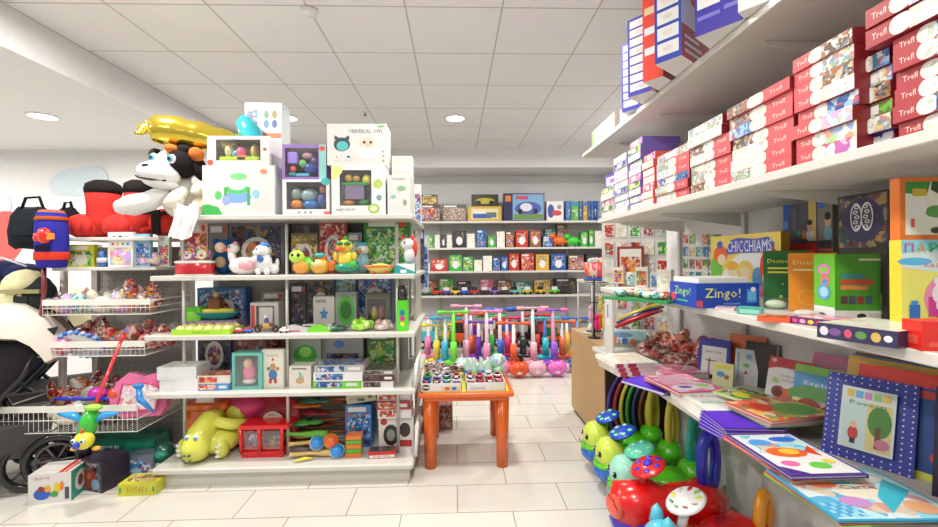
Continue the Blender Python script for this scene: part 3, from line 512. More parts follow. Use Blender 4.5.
# small toys strewn on the shelf
for px, yy, c1, c2, lb in [(247, 2.79, '2a6ac8', 'c83a2a', 'little blue toy car beside the lime tray'), (238, 2.78, 'c83a3a', 'e8c8c0', 'little red toy car next to the blue one'), (284, 2.79, 'e6e2da', 'b05a3a', 'small white helmeted toy figure beside the upright post')]:
    m = MB(); m.box(-.03, .03, -.015, .015, .007, .024, P(c1), .006); m.box(-.018, .016, -.012, .012, .023, .036, P(c2), .005)
    for sx in (-.018, .018):
        for sy in (-.016, .016): m.lathe([(.007, -.003), (.007, .003)], P('1c1c1c'), (sx, sy, .0072), 10, (90, 0, 0))
    solo('toy_car', lb, 'toy car', m, (pxX(px, yy), yy, z))
g3 = 'boxes at the back of the third gondola shelf'
rowboxes(z, [(197, 245, 38, 3.08, .1, '3a6aa8', 'blue', 'blue box at the rear of third shelf behind the toy boat'), (262, 284, 34, 3.06, .1, '9a9490', 'dark', 'grey box behind the camera toy box'), (290, 306, 42, 3.04, .1, '3a3a40', 'dark', 'black and grey box rear right bay third shelf'), (307, 334, 46, 3.06, .1, '6a6e70', 'dark', 'dark grey box behind the blue star card box'), (335, 356, 48, 3.08, .1, '6a8a9a', 'teal', 'dull teal box behind the round green toy'), (357, 392, 52, 3.06, .1, '4a6a8a', 'blue', 'blue box at the right rear of third shelf')], g3)
w_, h, lo = pdim(313, 334, 32, 2.93, .08, z)
carton('toy_box', 'grey card box with a blue star on third shelf', 'toy box', w_, .08, h, lo, 0, {'a': K('c2beb6')}, {'f': [('p', [(.5 + (.25 if i % 2 == 0 else .11) * math.sin(i * math.pi / 5), .45 + (.22 if i % 2 == 0 else .1) * math.cos(i * math.pi / 5)) for i in range(10)], K('3a7ac0')), ('r', .1, .8, .6, .9, K('8a8a88'))]})
w_, h, lo = pdim(335, 356, 36, 2.93, .08, z)
carton('toy_box', 'grey box with a round green toy picture next to the star box', 'toy box', w_, .08, h, lo, 0, {'a': K('8f9490')}, {'f': [('e', .5, .5, .42, .4, K('4fa03a')), ('e', .5, .5, .28, .26, K('2f6a2a'))]})
w_, h, lo = pdim(365, 388, 34, 2.93, .1, z)
window_box('brown window box with small figures right of the round green one', w_, .1, h, lo, 0, K('6a6a5a'), (.1, .1, .9, .85), [('e', .3, .4, .18, .3, 'c8a83a'), ('e', .7, .4, .2, .35, '8a4a3a'), ('b', .5, .1, .4, .08, '3a7a3a')], [], '4a4a40')
m = MB(); m.prism([(.075 * math.cos(math.radians(a)), .075 * math.sin(math.radians(a)) * .62) for a in range(0, 181, 15)], 0, .035, P('7ad832')); solo('toy_half_disc', 'lime green half round toy lying at the shelf edge', 'toy', m, (pxX(318, 2.79), 2.82, z))
m = MB(); m.box(-.05, .05, -.002, .002, 0, .045, K('f4f2ec')); m.face((-.05, -.0025, 0), (.1, 0, 0), (0, 0, .045), [('r', .1, .6, .6, .75, K('5a5a5a')), ('r', .1, .3, .8, .45, K('8a8a8a'))]); m.box(-.03, .03, -.002, .03, 0, .003, K('f4f2ec')); solo('price_tag', 'white price card standing on the third shelf', 'price tag', m, (pxX(310, 2.84), 2.84, z))
def bagpile(name, label, px, Y, z, w_, d, h, mat, group=None, seed=0, n=7, cat='toy bag', X=None, rz=0):
    r = random.Random(seed); m = MB()
    for i in range(n):
        a = r.uniform(-.5, .5); m.ell((a * w_, r.uniform(-.3, .3) * d, h * r.uniform(.28, .62)), (w_ * r.uniform(.14, .24), d * r.uniform(.16, .3), h * r.uniform(.2, .36)), mat if r.random() < .75 else CLEAR, (r.uniform(-30, 30), r.uniform(-30, 30), r.uniform(0, 180)), 10, 6)
    m.ell((0, 0, h * .3), (w_ * .46, d * .42, h * .3), mat, (0, 0, 0), 14, 8)
    lo_ = min(v[2] for v in m.v); m.v = [(a, b, max(c, 0)) for a, b, c in m.v]
    return solo(name, label, cat, m, ((pxX(px, Y) if X is None else X), Y, z), rz, group)
bagpile('toy_bag', 'white and brown bagged toys beside the egg tray, small pile', 232, 2.98, z + .0, .05, .04, .05, A['cream'], seed=3)
bagpile('toy_bag', 'dark green bag of toys right of the lime half disc', 336, 2.82, z, .16, .1, .07, art('dkgreen', ['1f5a3a', '2f7a4a', 'e8e6e0', '3a4a44', '0f3a2a', '8ab8a0'], 30), seed=4)
bagpile('toy_bag', 'bright lime net bag of toys on third shelf', 359, 2.82, z, .13, .1, .10, art('lime', ['b8e83c', '7ac82a', 'e8f0c0', '9ad848', '5aa82a'], 40), seed=5)
bagpile('toy_bag', 'pale pink and grey bagged toys at the right end of third shelf', 382, 2.83, z, .13, .1, .085, art('palebag', ['e0d0c8', 'c8b0a8', 'd0584a', 'e8e4de', 'a89890'], 34), seed=6)
m = MB(); m.prism([(-.12, 0), (.1, 0), (.11, .015), (-.02, .05), (-.05, .045)], 0, .03, P('d0cccc')); m.box(-.1, .02, -.032, -.03, .005, .012, P('b03a6a')); solo('toy_plane', 'flat white and pink toy plane box end at the bay post', 'toy plane', m, (pxX(296, 2.79), 2.82, z))
t = Thing('toy_bottle', 'lime green boxed bubble bottle with black cap by the aisle end', 'toy bottle', (pxX(402, 2.78), 2.80, z)); q = t.part('carton'); q.box(-.035, .035, -.03, .03, 0, .2, K('58d82a')); q.face((-.035, -.03, 0), (.07, 0, 0), (0, 0, .2), [('e', .5, .6, .25, .1, K('1a8a9a')), ('e', .5, .42, .25, .1, K('c83a8a')), ('e', .5, .24, .2, .08, K('e8e030'))]); q = t.part('cap'); q.lathe([(.03, .2), (.034, .23), (.028, .29), (.0, .3)], P('2a2628')); t.done()
# --- shelf 4
z = zs[4]
def flatpile(label_fn, x, y, z, w_, d, hs, cols, group, rz0=0, seed=1, name='toy_box', cat='toy box', ar=None, jit=2.0, sh=.008, artside='f'):
    r = random.Random(seed); zz = z
    for i, (h, c) in enumerate(zip(hs, cols)):
        mat = c if not isinstance(c, str) else K(c)
        els = {'f': [('r', .05, .15, .6, .85, A[ar] if ar else K('f0ece4')), ('r', .68, .3, .92, .7, K('f2efe8'))], 't': [('r', .05, .05, .95, .95, A[ar] if ar else K('e8e4dc'))], 'r': [('r', .1, .2, .9, .8, K('eeeae2'))], 'l': [('r', .1, .2, .9, .8, K('eeeae2'))]}
        carton(name, label_fn(i), cat, w_, d, h, (x + r.uniform(-sh, sh), y + r.uniform(-sh, sh), zz), rz0 + r.uniform(-jit, jit), {'a': mat}, els, group); zz += h
    return zz
ordn = ['lowest', 'second from bottom', 'third from bottom', 'fourth from bottom', 'fifth from bottom', 'sixth from bottom', 'seventh from bottom', 'eighth from bottom', 'ninth from bottom', 'tenth from bottom', 'eleventh from bottom', 'twelfth from bottom', 'thirteenth from bottom', 'fourteenth from bottom', 'fifteenth from bottom', 'sixteenth from bottom']
m1 = K('dfe6ee')
flatpile(lambda i: ['white and blue box at the far left of fourth shelf, lower one', 'white and blue box at the far left of fourth shelf, upper one'][i], pxX(175, 2.74), 2.83, z, .24, .16, [.075, .08], [K('e6ebf0'), K('dce6f0')], 'two white and blue boxes at left of fourth shelf', ar=None, seed=2)
flatpile(lambda i: ['flat box of yellow blue and red stripes at fourth shelf front', 'white box with red print lying on the striped flat box'][i], pxX(211, 2.76), 2.83, z, .2, .14, [.045, .05], [K('3f8fd0'), K('dcd8d0')], 'flat boxes at front of fourth shelf', ar='red', seed=5)
w_, h, lo = pdim(231, 261, 36, 2.78, .1, z)
window_box('teal edged window box with pink baby doll on fourth shelf', w_, .1, h, lo, 0, K('6ac0b4'), (.1, .08, .88, .92), [('e', .45, .7, .2, .18, 'f0b8a0'), ('e', .5, .4, .3, .28, 'e87aa0'), ('e', .5, .12, .3, .1, 'e8e0e0')], [], 'b8a0a8')
w_, h, lo = pdim(261, 283, 38, 2.80, .05, z)
carton('board_book', 'cream boxed book with red and blue cat in boots picture', 'book', w_, .05, h, lo, 0, {'a': K('d8d4ce')}, {'f': [('r', .08, .04, .92, .96, K('e8e0d0')), ('e', .5, .35, .2, .14, K('4a7ab0')), ('e', .5, .55, .14, .09, K('c88a6a')), ('r', .32, .12, .45, .25, K('c03a3a')), ('r', .55, .12, .68, .25, K('c03a3a')), ('e', .3, .5, .08, .05, K('4a8a8a')), ('e', .72, .5, .08, .05, K('b07a4a')), T('CATS', .5, .84, .06, '5a6a8a', .5), ('e', .5, .74, .05, .04, K('c83a3a'))]})
w_, h, lo = pdim(288, 310, 22, 2.78, .12, z)
carton('toy_box', 'small grey white box with boat picture at fourth shelf right bay', 'toy box', w_, .12, h, lo, 0, {'a': K('dcd8cf')}, {'f': [('e', .5, .35, .2, .14, K('c8a07a')), ('r', .46, .35, .5, .75, K('7a9aa0')), ('p', [(.5, .45), (.7, .45), (.5, .75)], K('8ab8a8')), ('r', .15, .85, .8, .92, K('7a7a78'))]})
w_, h, lo = pdim(289, 320, 28, 2.93, .1, z)
carton('toy_box', 'grey box with green toy car picture behind the boat box', 'toy box', w_, .1, h * 1.6, lo, 0, {'a': K('9aa39a')}, {'f': [('e', .5, .6, .38, .22, K('3f9a3a')), ('e', .5, .66, .2, .12, K('8ad05a')), ('r', .1, .06, .9, .3, K('c8ccc4'))]})
w_, h, lo = pdim(322, 362, 30, 2.98, .1, z)
carton('toy_box', 'silver blue box with a cloud logo at rear of fourth shelf', 'toy box', w_, .1, h * 1.55, lo, 0, {'a': K('a8a8a8')}, {'f': [('e', .4, .75, .14, .08, K('4a8ac8')), ('r', .1, .1, .9, .55, A['dark'])]})
flatpile(lambda i: ['bright green flat puzzle box under the white and blue ones', 'white flat box with blue print on the green box', 'clear lidded grey flat box on top of the pile'][i], pxX(337, 2.76), 2.86, z, .31, .2, [.05, .055, .045], [K('7ad428'), K('e8e8ee'), K('b8b4b0')], 'flat puzzle boxes in right bay of fourth shelf', ar='blue', seed=8)
flatpile(lambda i: ['white flat card box lowest in the dark topped pile', 'maroon flat box on the white card box', 'dark grey flat box atop the maroon box'][i], pxX(377, 2.76), 2.86, z, .2, .2, [.045, .04, .03], [K('e4e0da'), K('5a2a2a'), K('8a8680')], 'flat boxes right of the green puzzle box', ar='dark', seed=9)
rowboxes(z, [(197, 230, 50, 3.06, .1, '3a5a9a', 'dark', 'dark blue box at rear left of fourth shelf'), (232, 284, 46, 3.08, .1, '8a4a34', 'brownbag', 'brown red box at rear of the fourth shelf left bay'), (366, 395, 46, 3.02, .12, '2f7a2a', 'green', 'dark green box with yellow round face at rear of fourth shelf')], 'boxes at the back of fourth gondola shelf')
# --- base shelf
z = zs[5]
# orange step stool
t = Thing('step_stool', 'orange plastic child step stool at left on the base shelf', 'step stool', (pxX(211, 3.0), 3.02, z)); OR = P('e0641e')
q = t.part('seat'); q.box(-.16, .13, -.1, .1, .26, .32, OR, .03); 
for sx in (-.13, .1):
    for sy in (-.07, .07): q = t.part('leg'); q.tube([(sx, sy, 0), (sx * .92, sy * .92, .27)], [.03, .026], OR, 10)
q = t.part('apron'); q.box(-.13, .1, -.085, -.065, .16, .28, OR, .008); q = t.part('apron'); q.box(-.13, .1, .065, .085, .16, .28, OR, .008); t.done()
# hippo potty
YL = P('dde05a')
t = Thing('hippo_potty', 'pale yellow hippo shaped child potty on the base shelf', 'potty', (pxX(207, 2.83), 2.88, z), -6)
q = t.part('body'); q.ell((.02, .04, .09), (.14, .14, .09), YL); q.ring((.07, .06, .2), .09, .035, YL, (-12, 14, 0), 22, 1.0, .95); q.ell((.1, .1, .24), (.07, .045, .06), YL)
q = t.part('head'); q.tube([(.0, .06, .24), (-.01, .0, .23), (-.03, -.07, .16), (-.035, -.11, .09), (-.035, -.11, .03)], [.05, .07, .08, .088, .07], YL, 16); H_ = q
for ex in (-.06, -.005):
    q = t.part('eye', H_); q.ell((ex, -.15, .165), (.019, .012, .02), P('e8f0f0')); q.ell((ex + .003, -.161, .165), (.012, .007, .012), P('4a9ad0'))
q = t.part('nostril', H_); q.ell((-.05, -.196, .075), (.012, .006, .006), P('3a3a20'), (0, 20, 0)); q = t.part('nostril', H_); q.ell((-.018, -.196, .075), (.012, .006, .006), P('3a3a20'), (0, -20, 0)); q = t.part('mouth', H_); q.tube([(-.06, -.19, .045), (-.035, -.198, .03), (-.008, -.19, .045)], .004, P('3a3a20'))
for sx in (-.16, .10):
    q = t.part('foot'); q.ell((sx, -.05, .06), (.04, .05, .06), YL); q = t.part('toes', q, label='white toes')
    for k in range(3): q.ell((sx, -.098, .03 + .03 * k), (.02, .008, .009), P('f4f4e8'))
t.done()
PK = P('d83a72')
t = Thing('pink_potty', 'pink plastic potty with smiling face at the back of base shelf', 'potty', (pxX(246, 3.02), 3.06, z + .0))
q = t.part('body'); q.lathe([(.1, 0), (.12, .1), (.1, .2), (.14, .24), (.14, .3), (.0, .36)], PK, seg=20, sy=.9)
q = t.part('lid'); q.ell((0, .02, .35), (.12, .09, .05), PK)
q = t.part('eye'); q.ell((-.03, -.115, .27), (.008, .006, .01), P('3a1020')); q = t.part('eye'); q.ell((.02, -.115, .27), (.008, .006, .01), P('3a1020')); q = t.part('mouth'); q.tube([(-.025, -.118, .255), (-.005, -.12, .245), (.015, -.118, .255)], .003, P('3a1020')); t.done()
t = Thing('baby_bath_seat', 'dark red round baby seat with white printed label', 'baby seat', (pxX(272, 3.0), 3.05, z)); RD = P('b01c34')
q = t.part('seat_shell'); q.lathe([(.1, .0), (.18, .02), (.19, .05), (.18, .08), (.02, .05)], RD, (0, 0, .16), 24, (75, 0, 0)); q.lathe([(.12, 0), (.13, .03), (.05, .05)], RD)
q = t.part('label_sticker', label='white sticker with round face'); q.prism([(.085 * math.cos(math.radians(a)), .1 * math.sin(math.radians(a)) - .02) for a in range(0, 181, 15)], .0, .004, K('e8e4d8'), (.02, -.105, .17)); q.face((-.065, -.11, .15), (.17, 0, 0), (0, 0, .1), [('e', .25, .4, .1, .16, K('c8804a')), ('e', .5, .4, .1, .16, K('6aa04a')), ('e', .75, .4, .1, .16, K('b05a4a')), T('BABY', .5, .8, .12, '4a4a4a', .3)]); t.done()
t = Thing('toy_car', 'red plastic toy car potty with two big windows beside hippo', 'toy car', (pxX(262, 2.80), 2.88, z)); RR = P('d81c1c')
q = t.part('body'); q.box(-.16, .16, -.08, .08, .18, .21, RR, .012); q.loft([[(-.14, -.07, .0), (.12, -.07, .0), (.12, .07, .0), (-.14, .07, .0)], [(-.15, -.075, .04), (.13, -.075, .04), (.13, .075, .04), (-.15, .075, .04)]], RR, False)
for x_ in (-.15, -.03, .115): q.tube([(x_ * .95, -.07, .03), (x_, -.07, .19)], .013, RR); q.tube([(x_ * .95, .07, .03), (x_, .07, .19)], .013, RR)
q = t.part('window'); q.box(-.135, -.04, -.066, -.062, .05, .17, CLEAR); q = t.part('window'); q.box(-.015, .105, -.066, -.062, .05, .17, CLEAR)
q = t.part('packed_toys', label='blue bagged toys inside'); q.ell((-.08, 0, .09), (.05, .04, .045), A['blue']); q.ell((.05, 0, .09), (.06, .04, .045), A['dark']); t.done()
# pile of instruments and bats
def guitar(lb, px, Y, z, ang, col, ry=0, sc=1):
    t = Thing('toy_guitar', lb, 'toy guitar', (pxX(px, Y), Y, z), 0); s_ = sc
    q = t.part('body'); q.ell((-.1 * s_, 0, .02), (.075 * s_, .05 * s_, .018), P(col)); q.ell((-.02 * s_, 0, .02), (.05 * s_, .038 * s_, .017), P(col))
    q = t.part('neck'); q.tube([(0, 0, .028), (.2 * s_, 0, .03)], .011, P('8a4a20')); q = t.part('headstock'); q.box(.2 * s_, .25 * s_, -.018, .018, .02, .036, P(col), .005)
    q = t.part('sound_hole'); q.lathe([(.02, .036), (.02, .041)], P('2a1a14'), (-.06 * s_, 0, 0)); o = t.done(); o.rotation_euler = (0, math.radians(ry), math.radians(ang)); return o
cols = [('c83a28', 'red'), ('d8a030', 'amber'), ('7a3a24', 'brown'), ('3a8a3a', 'green'), ('a02a3a', 'crimson'), ('e07a28', 'orange'), ('2a6a5a', 'bottle green')]
for i, (c, nm) in enumerate(cols):
    guitar('%s toy guitar in the heap of instruments, layer %s' % (nm, ordn[i]), 326 - (i % 2) * 8, 2.97 + .03 * (i % 3), z + .002 + .048 * i, (-6, 5, -3, 8, -8, 3, -4)[i], c, 0, 1.05)
for i, (px, Y, l, a, c, zz) in enumerate([(316, 2.80, .34, 6, 'e2c078', 0), (312, 2.84, .3, 12, 'caa860', .055), (306, 2.83, .28, -4, '5aa030', .11)]):
    lb = ['pale wooden toy bat lying in front on the base shelf', 'second wooden toy bat just behind the front one', 'green toy bat above the wooden ones'][i]; m = MB()
    m.lathe([(0, -l / 2), (.018, -l / 2), (.012, -l / 2 + .02), (.012, -.04), (.026, l / 2 - .08), (.026, l / 2 - .01), (.0, l / 2)], P(c), (0, 0, .027), 14, (0, 90, 0)); solo('toy_bat', lb, 'toy bat', m, (pxX(px, Y), Y, z + zz), a)
for i, (px, py, c, lb) in enumerate([(317, 443, '2a8ad8', 'blue ball at the lower end of the blue rattle pair, left'), (337, 452, '2a90e0', 'blue ball in front of the boxes, right of the other'), (331, 441, 'e8622a', 'orange ball between the two blue balls')]):
    Y = 2.79; X, Z = atY(px, py, Y); m = MB(); m.ell((0, 0, .043), .043, P(c)); m.ring((0, 0, .043), .043, .003, P('f0f0e8' if i < 2 else 'e8b030'), (60, 20, 0)); solo('toy_ball', lb, 'ball', m, (X, Y, max(z, Z - .043)), 0)
t = Thing('sponge_stack', 'stack of orange and green foam blocks on base shelf', 'foam blocks', (pxX(352, 2.79), 2.82, z), 4); 
for i in range(5): q = t.part('foam_block', label='green block' if i % 2 else 'orange block'); q.box(-.05, .05, -.04, .04, .028 * i, .028 * (i + 1) - .002, P('5aa82e' if i % 2 else 'ee7a1e'), .005)
t.done()
w_, h, lo = pdim(344, 370, 42, 2.93, .12, z)
carton('toy_box', 'blue printed box standing behind the foam blocks', 'toy box', w_, .12, h, lo, 0, {'a': K('3a7ac8')}, {'f': [('r', .05, .05, .95, .8, A['blue']), ('r', .1, .84, .8, .95, K('e8e8f0'))]})
carton('toy_box', 'long beige box lying tilted across the top of the pile', 'toy box', .2, .1, .07, (pxX(358, 2.86), 2.99, z + .30), 0, {'a': K('c8c0a4')}, {'f': [('e', .8, .5, .07, .22, K('6a6a40')), ('r', .1, .4, .6, .55, K('a8a080'))]}, ry=-8)
w_, h, lo = pdim(376, 412, 34, 2.80, .14, z)
carton('toy_box', 'black and white drum set box with red print on base shelf', 'toy box', w_, .14, h, ((pxX(376, 2.8) + pxX(410, 2.8)) / 2, 2.95, z), 0, {'a': K('d8d4d0')}, {'f': [('e', .35, .45, .22, .32, K('2a2626')), ('e', .35, .45, .12, .18, K('8a8a80')), ('e', .75, .6, .16, .22, K('3a2a2a')), ('r', .55, .1, .95, .3, K('b02a2a')), ('e', .15, .85, .1, .1, K('b02a2a'))]})
flatpile(lambda i: ['white flat box with red lettering on the drum set box', 'maroon and white flat box, middle of the pile under fourth shelf', 'white slim box topmost below the fourth shelf'][i], pxX(392, 2.80), 2.93, z + h, .22, .16, [.06, .055, .05], [K('e0dcd8'), K('a83440'), K('e4e0d8')], 'flat boxes atop the drum set box', ar='red', seed=12)
carton('toy_box', 'low red and white box lying at base shelf front corner', 'toy box', .17, .08, .045, (pxX(380, 2.76), 2.80, z), 4, {'a': K('c82e2a')}, {'f': [('r', .03, .1, .97, .5, K('f0e8e0')), T('DRUMS', .5, .3, .3, 'c03030', .6)], 't': [('r', .05, .05, .95, .95, A['dark'])]})
m = MB(); m.tube([(-.06, -.02, .012), (0, 0, .02), (.05, .02, .012)], [.006, .011, .006], P('e8d84a')); solo('toy_banana', 'tiny yellow toy at the front lip of base shelf', 'toy', m, (pxX(301, 2.71), 2.74, z))
# ================= LEFT BASKET UNIT
LY = 2.86
WIREM = M('e4e1da', .35)
u = Thing('basket_shelf', 'white wire basket display unit left of the middle gondola', 'shelving unit', (0, 0, 0))
def sx(px, Y): return pxX(px, Y)
q = u.part('back_panel', label='grey pegboard panel'); q.box(-2.62, -1.96, 3.22, 3.25, .05, 1.5, M('a7a5a0', .6))
holes = []
for i in range(14):
    for j in range(26): q.add([(-2.58 + .045 * i, 3.2195, .2 + .05 * j), (-2.572 + .045 * i, 3.2195, .2 + .05 * j), (-2.572 + .045 * i, 3.2195, .208 + .05 * j), (-2.58 + .045 * i, 3.2195, .208 + .05 * j)], [(0, 1, 2, 3)], K('4a4846'))
for x in (-2.62, -1.95):
    q = u.part('upright'); q.box(x - .02, x + .02, 3.2, 3.25, 0, 1.52, METAL)
q = u.part('foot'); q.box(-2.64, -2.60, 2.8, 3.25, 0, .06, METAL); q = u.part('foot'); q.box(-1.97, -1.93, 2.8, 3.25, 0, .06, METAL)
LZ = [atY(120, 237, LY)[1], atY(120, 267, LY - .03)[1], atY(120, 301, LY - .07)[1], atY(120, 343, LY - .12)[1], atY(120, 407, LY - .2)[1]]
for i in (0, 1):
    q = u.part('shelf'); Yf = LY - .03 * i; q.box(-2.55 - .03 * i, -1.93, Yf, 3.22, LZ[i] - .022, LZ[i], METAL, .006)
def basket(i, Yf, x0, x1, zr, hgt=.09):
    q = u.part('wire_basket'); zb = zr - hgt
    q.box(x0, x1, Yf - .004, Yf + .004, zr - .025, zr + .012, WIREM)
    for z_ in (zb, zb + hgt * .5): q.tube([(x0, 3.2, z_), (x0, Yf, z_), (x1, Yf, z_), (x1, 3.2, z_)], .003, WIREM, 5)
    q.tube([(x0, 3.2, zr), (x0, Yf, zr)], .005, WIREM, 5); q.tube([(x1, 3.2, zr), (x1, Yf, zr)], .005, WIREM, 5)
    n_ = int((x1 - x0) / .028)
    for k in range(n_ + 1):
        xx = x0 + (x1 - x0) * k / n_; q.tube([(xx, Yf, zr), (xx, Yf, zb), (xx, 3.2, zb)], .0018, WIREM, 4)
    return zb
zb3 = basket(2, LY - .07, -2.60, -1.94, LZ[2], .085); zb4 = basket(3, LY - .12, -2.68, -1.94, LZ[3], .08); zb5 = basket(4, LY - .2, -2.74, -1.93, LZ[4], .15)
q = u.part('upright', label='white slanting front post'); q.tube([(sx(62, 2.98), 3.0, LZ[0] - .02), (sx(57, 2.98), 3.0, .02)], .022, METAL, 8)
u.done()
# boots
RB = FB('cf3a34')
def boot(px, lb, sc=1, dy=0, fl=1):
    t = Thing('plush_boot', lb, 'plush boot', (sx(px, 2.98), 3.0 + dy, LZ[0]), 0)
    q = t.part('shaft'); q.lathe([(.09, .02), (.1, .12), (.1, .22), (.11, .32), (.09, .335)], RB, (.03, 0, 0), 20, sx=.95 * sc, sy=.85)
    q = t.part('cuff', label='black cuff'); q.lathe([(.11, .3), (.114, .33), (.105, .365), (.06, .39), (0, .395)], FB('24211f'), (.03, 0, 0), 20, sx=.95 * sc, sy=.85)
    q = t.part('toe'); q.ell((-.06 * fl, -.03, .075), (.12, .1, .085), RB, (0, 12, 0), 16, 10)
    for k in range(3): q.ell((-.1 * fl + .05 * k * fl, -.1, .07), (.035, .03, .05), RB, (0, 10, 0))
    q = t.part('heel'); q.ell((.04, 0, .05), (.075, .07, .05), RB)
    return t.done()
boot(97, 'large red plush boot with black cuff, left one of the two')
boot(133, 'red plush boot with black cuff, right one nearer the dog', .8)
# red and black stuffed bag behind the dog arm
m = MB(); m.ell((0, 0, .1), (.1, .1, .1), RB); m.box(-.03, .03, -.105, -.09, .02, .18, FB('221f1e'), .01); m.box(-.09, .09, -.1, -.08, .15, .17, FB('221f1e')); solo('plush_cushion', 'red plush cushion with black stripes under the dog arm', 'cushion', m, (sx(161, 2.95), 3.0, LZ[0]))
# boxing bag
t = Thing('boxing_bag', 'blue and red child boxing bag in clear wrap at left end of basket unit', 'boxing bag', (sx(52, 2.80), 2.80, atY(50, 268, 2.8)[1]), 0)
BL = FB('3434a0'); q = t.part('bag'); q.lathe([(.0, 0), (.085, .005), (.095, .05), (.1, .16), (.1, .25), (.09, .34), (.06, .365), (0, .37)], BL, seg=20)
q = t.part('band', label='red band'); q.lathe([(.101, .05), (.1045, .055), (.105, .09), (.1025, .1)], FB('d8402a'), seg=20); q = t.part('band', label='orange top band'); q.lathe([(.099, .3), (.102, .3), (.075, .36), (.05, .366)], FB('d86a2a'), seg=20)
q = t.part('boxing_glove', label='red glove print with orange cuff'); q.ell((.035, -.1, .2), (.055, .03, .05), P('d82c22')); q.ell((-.015, -.1, .19), (.025, .025, .03), P('d82c22')); q.box(.05, .1, -.12, -.08, .175, .215, P('e8902a'), .01); q.box(-.03, .07, -.106, -.095, .11, .14, FB('1c1a24'))
t.done().scale = (.82, .82, 1.0)
# black bags hanging by the boxing bag
def softbag(lb, px, py, Y, w_, h, c, rz=0, name='handbag', straps=True, cat='bag', dep=.09):
    X, Z = atY(px, py, Y); t = Thing(name, lb, cat, (X, Y, Z), rz); q = t.part('body')
    q.loft([[(w_ * k * math.cos(a) * abs(math.cos(a)) ** -.3 if abs(math.cos(a)) > .01 else 0, dep * k2 * math.sin(a), zz * h + .012 * math.sin(a * 3 + zz * 5)) for a in (2 * math.pi * j / 16 for j in range(16))] for k, k2, zz in ((.35, .5, 0), (.48, .9, .12), (.5, 1, .4), (.45, .8, .75), (.36, .35, .95), (.3, .1, 1))], FB(c), True)
    q.box(-w_ * .2, w_ * .2, -dep * .98 - .004, -dep * .9, h * .3, h * .5, FB(c), .01)
    if straps: q = t.part('strap'); q.tube([(-w_ * .25, 0, h * .95), (-w_ * .15, 0, h * 1.25), (w_ * .15, 0, h * 1.28), (w_ * .25, 0, h * .95)], .009, FB('1a1a1c'), 6)
    return t.done()
softbag('black shiny shoulder bag hanging left of the boxing bag', 33, 248, 3.0, .26, .27, '20262c', 10)
softbag('dark grey bag hanging below the boxing bag', 36, 312, 2.9, .26, .22, '2e3436', -8)
softbag('small black bag with loops above the boxing bag', 68, 232, 3.02, .12, .16, '1c1c1e', 0)
softbag('black quilted bag hanging at the side of the wire baskets', 35, 336, 2.95, .22, .17, '26282a', 12)
m = MB(); m.tube([(0, 0, .2), (0, 0, .0), (-.03, 0, -.25)], .012, P('8a2a3a')); solo('umbrella', 'thin dark red closed umbrella beside the wire baskets', 'umbrella', m, (sx(44, 2.8), 2.8, atY(44, 290, 2.8)[1]))
# packs on second shelf
z = LZ[1]
def card(name, lb, px0, px1, hpx, Y, z, c, ar, rz=0, group=None, dep=.03, extra=None, rx=0):
    x0, x1 = sx(px0, Y), sx(px1, Y); h = hpx * Y / F
    return carton(name, lb, 'toy pack', x1 - x0, dep, h, ((x0 + x1) / 2, Y + dep / 2, z), rz, {'a': K(c)}, {'f': [('r', .08, .06, .92, .7, A[ar]), ('r', .1, .78, .75, .92, K('f4f0e4'))] + (extra or [])}, group, rx=rx)
card('toy_pack', 'yellow and green carded toy at left of the second basket shelf', 68, 94, 22, 2.9, z, 'c8c030', 'green', extra=[('r', .25, .15, .75, .55, K('d0d4c0'))])
m = MB(); m.lathe([(.028, 0), (.03, .03), (.02, .07), (.022, .1), (.0, .11)], P('3a6ab0')); m.lathe([(.031, .03), (.031, .06)], P('e8e8f0')); solo('toy_bottle', 'small blue and white bottle toy beside the yellow card', 'toy bottle', m, (sx(100, 2.88), 2.9, z))
card('toy_pack', 'white card with coloured dots over a green bagged toy', 108, 133, 34, 2.88, z, 'f2f0ec', 'candy', extra=[('r', .05, .55, .95, .98, K('f2f0ec')), ('e', .25, .85, .07, .05, K('5a6ad0')), ('e', .5, .85, .1, .05, K('2a4a8a')), ('e', .75, .85, .07, .05, K('6a9ad0')), ('e', .2, .66, .06, .04, K('d84a3a')), ('e', .4, .66, .06, .04, K('e8b030')), ('e', .6, .66, .06, .04, K('4ab04a')), ('e', .8, .66, .06, .04, K('3a7ad0'))])
card('toy_pack', 'pale blue pack beside the white dotted card', 135, 150, 32, 2.9, z, '8ac0d8', 'blue')
bagpile('toy_bag', 'red and yellow bagged toys under the pale blue pack', 148, 2.93, z, .14, .1, .12, A['candy'], seed=22)
card('toy_pack', 'tall red and white pack at right end of second basket shelf', 158, 169, 30, 2.92, z, 'c0d0c4', 'mixed')
bagpile('toy_bag', 'yellow and white bagged toys behind the white dotted card', 120, 2.99, z, .2, .1, .1, A['cream'], seed=23)
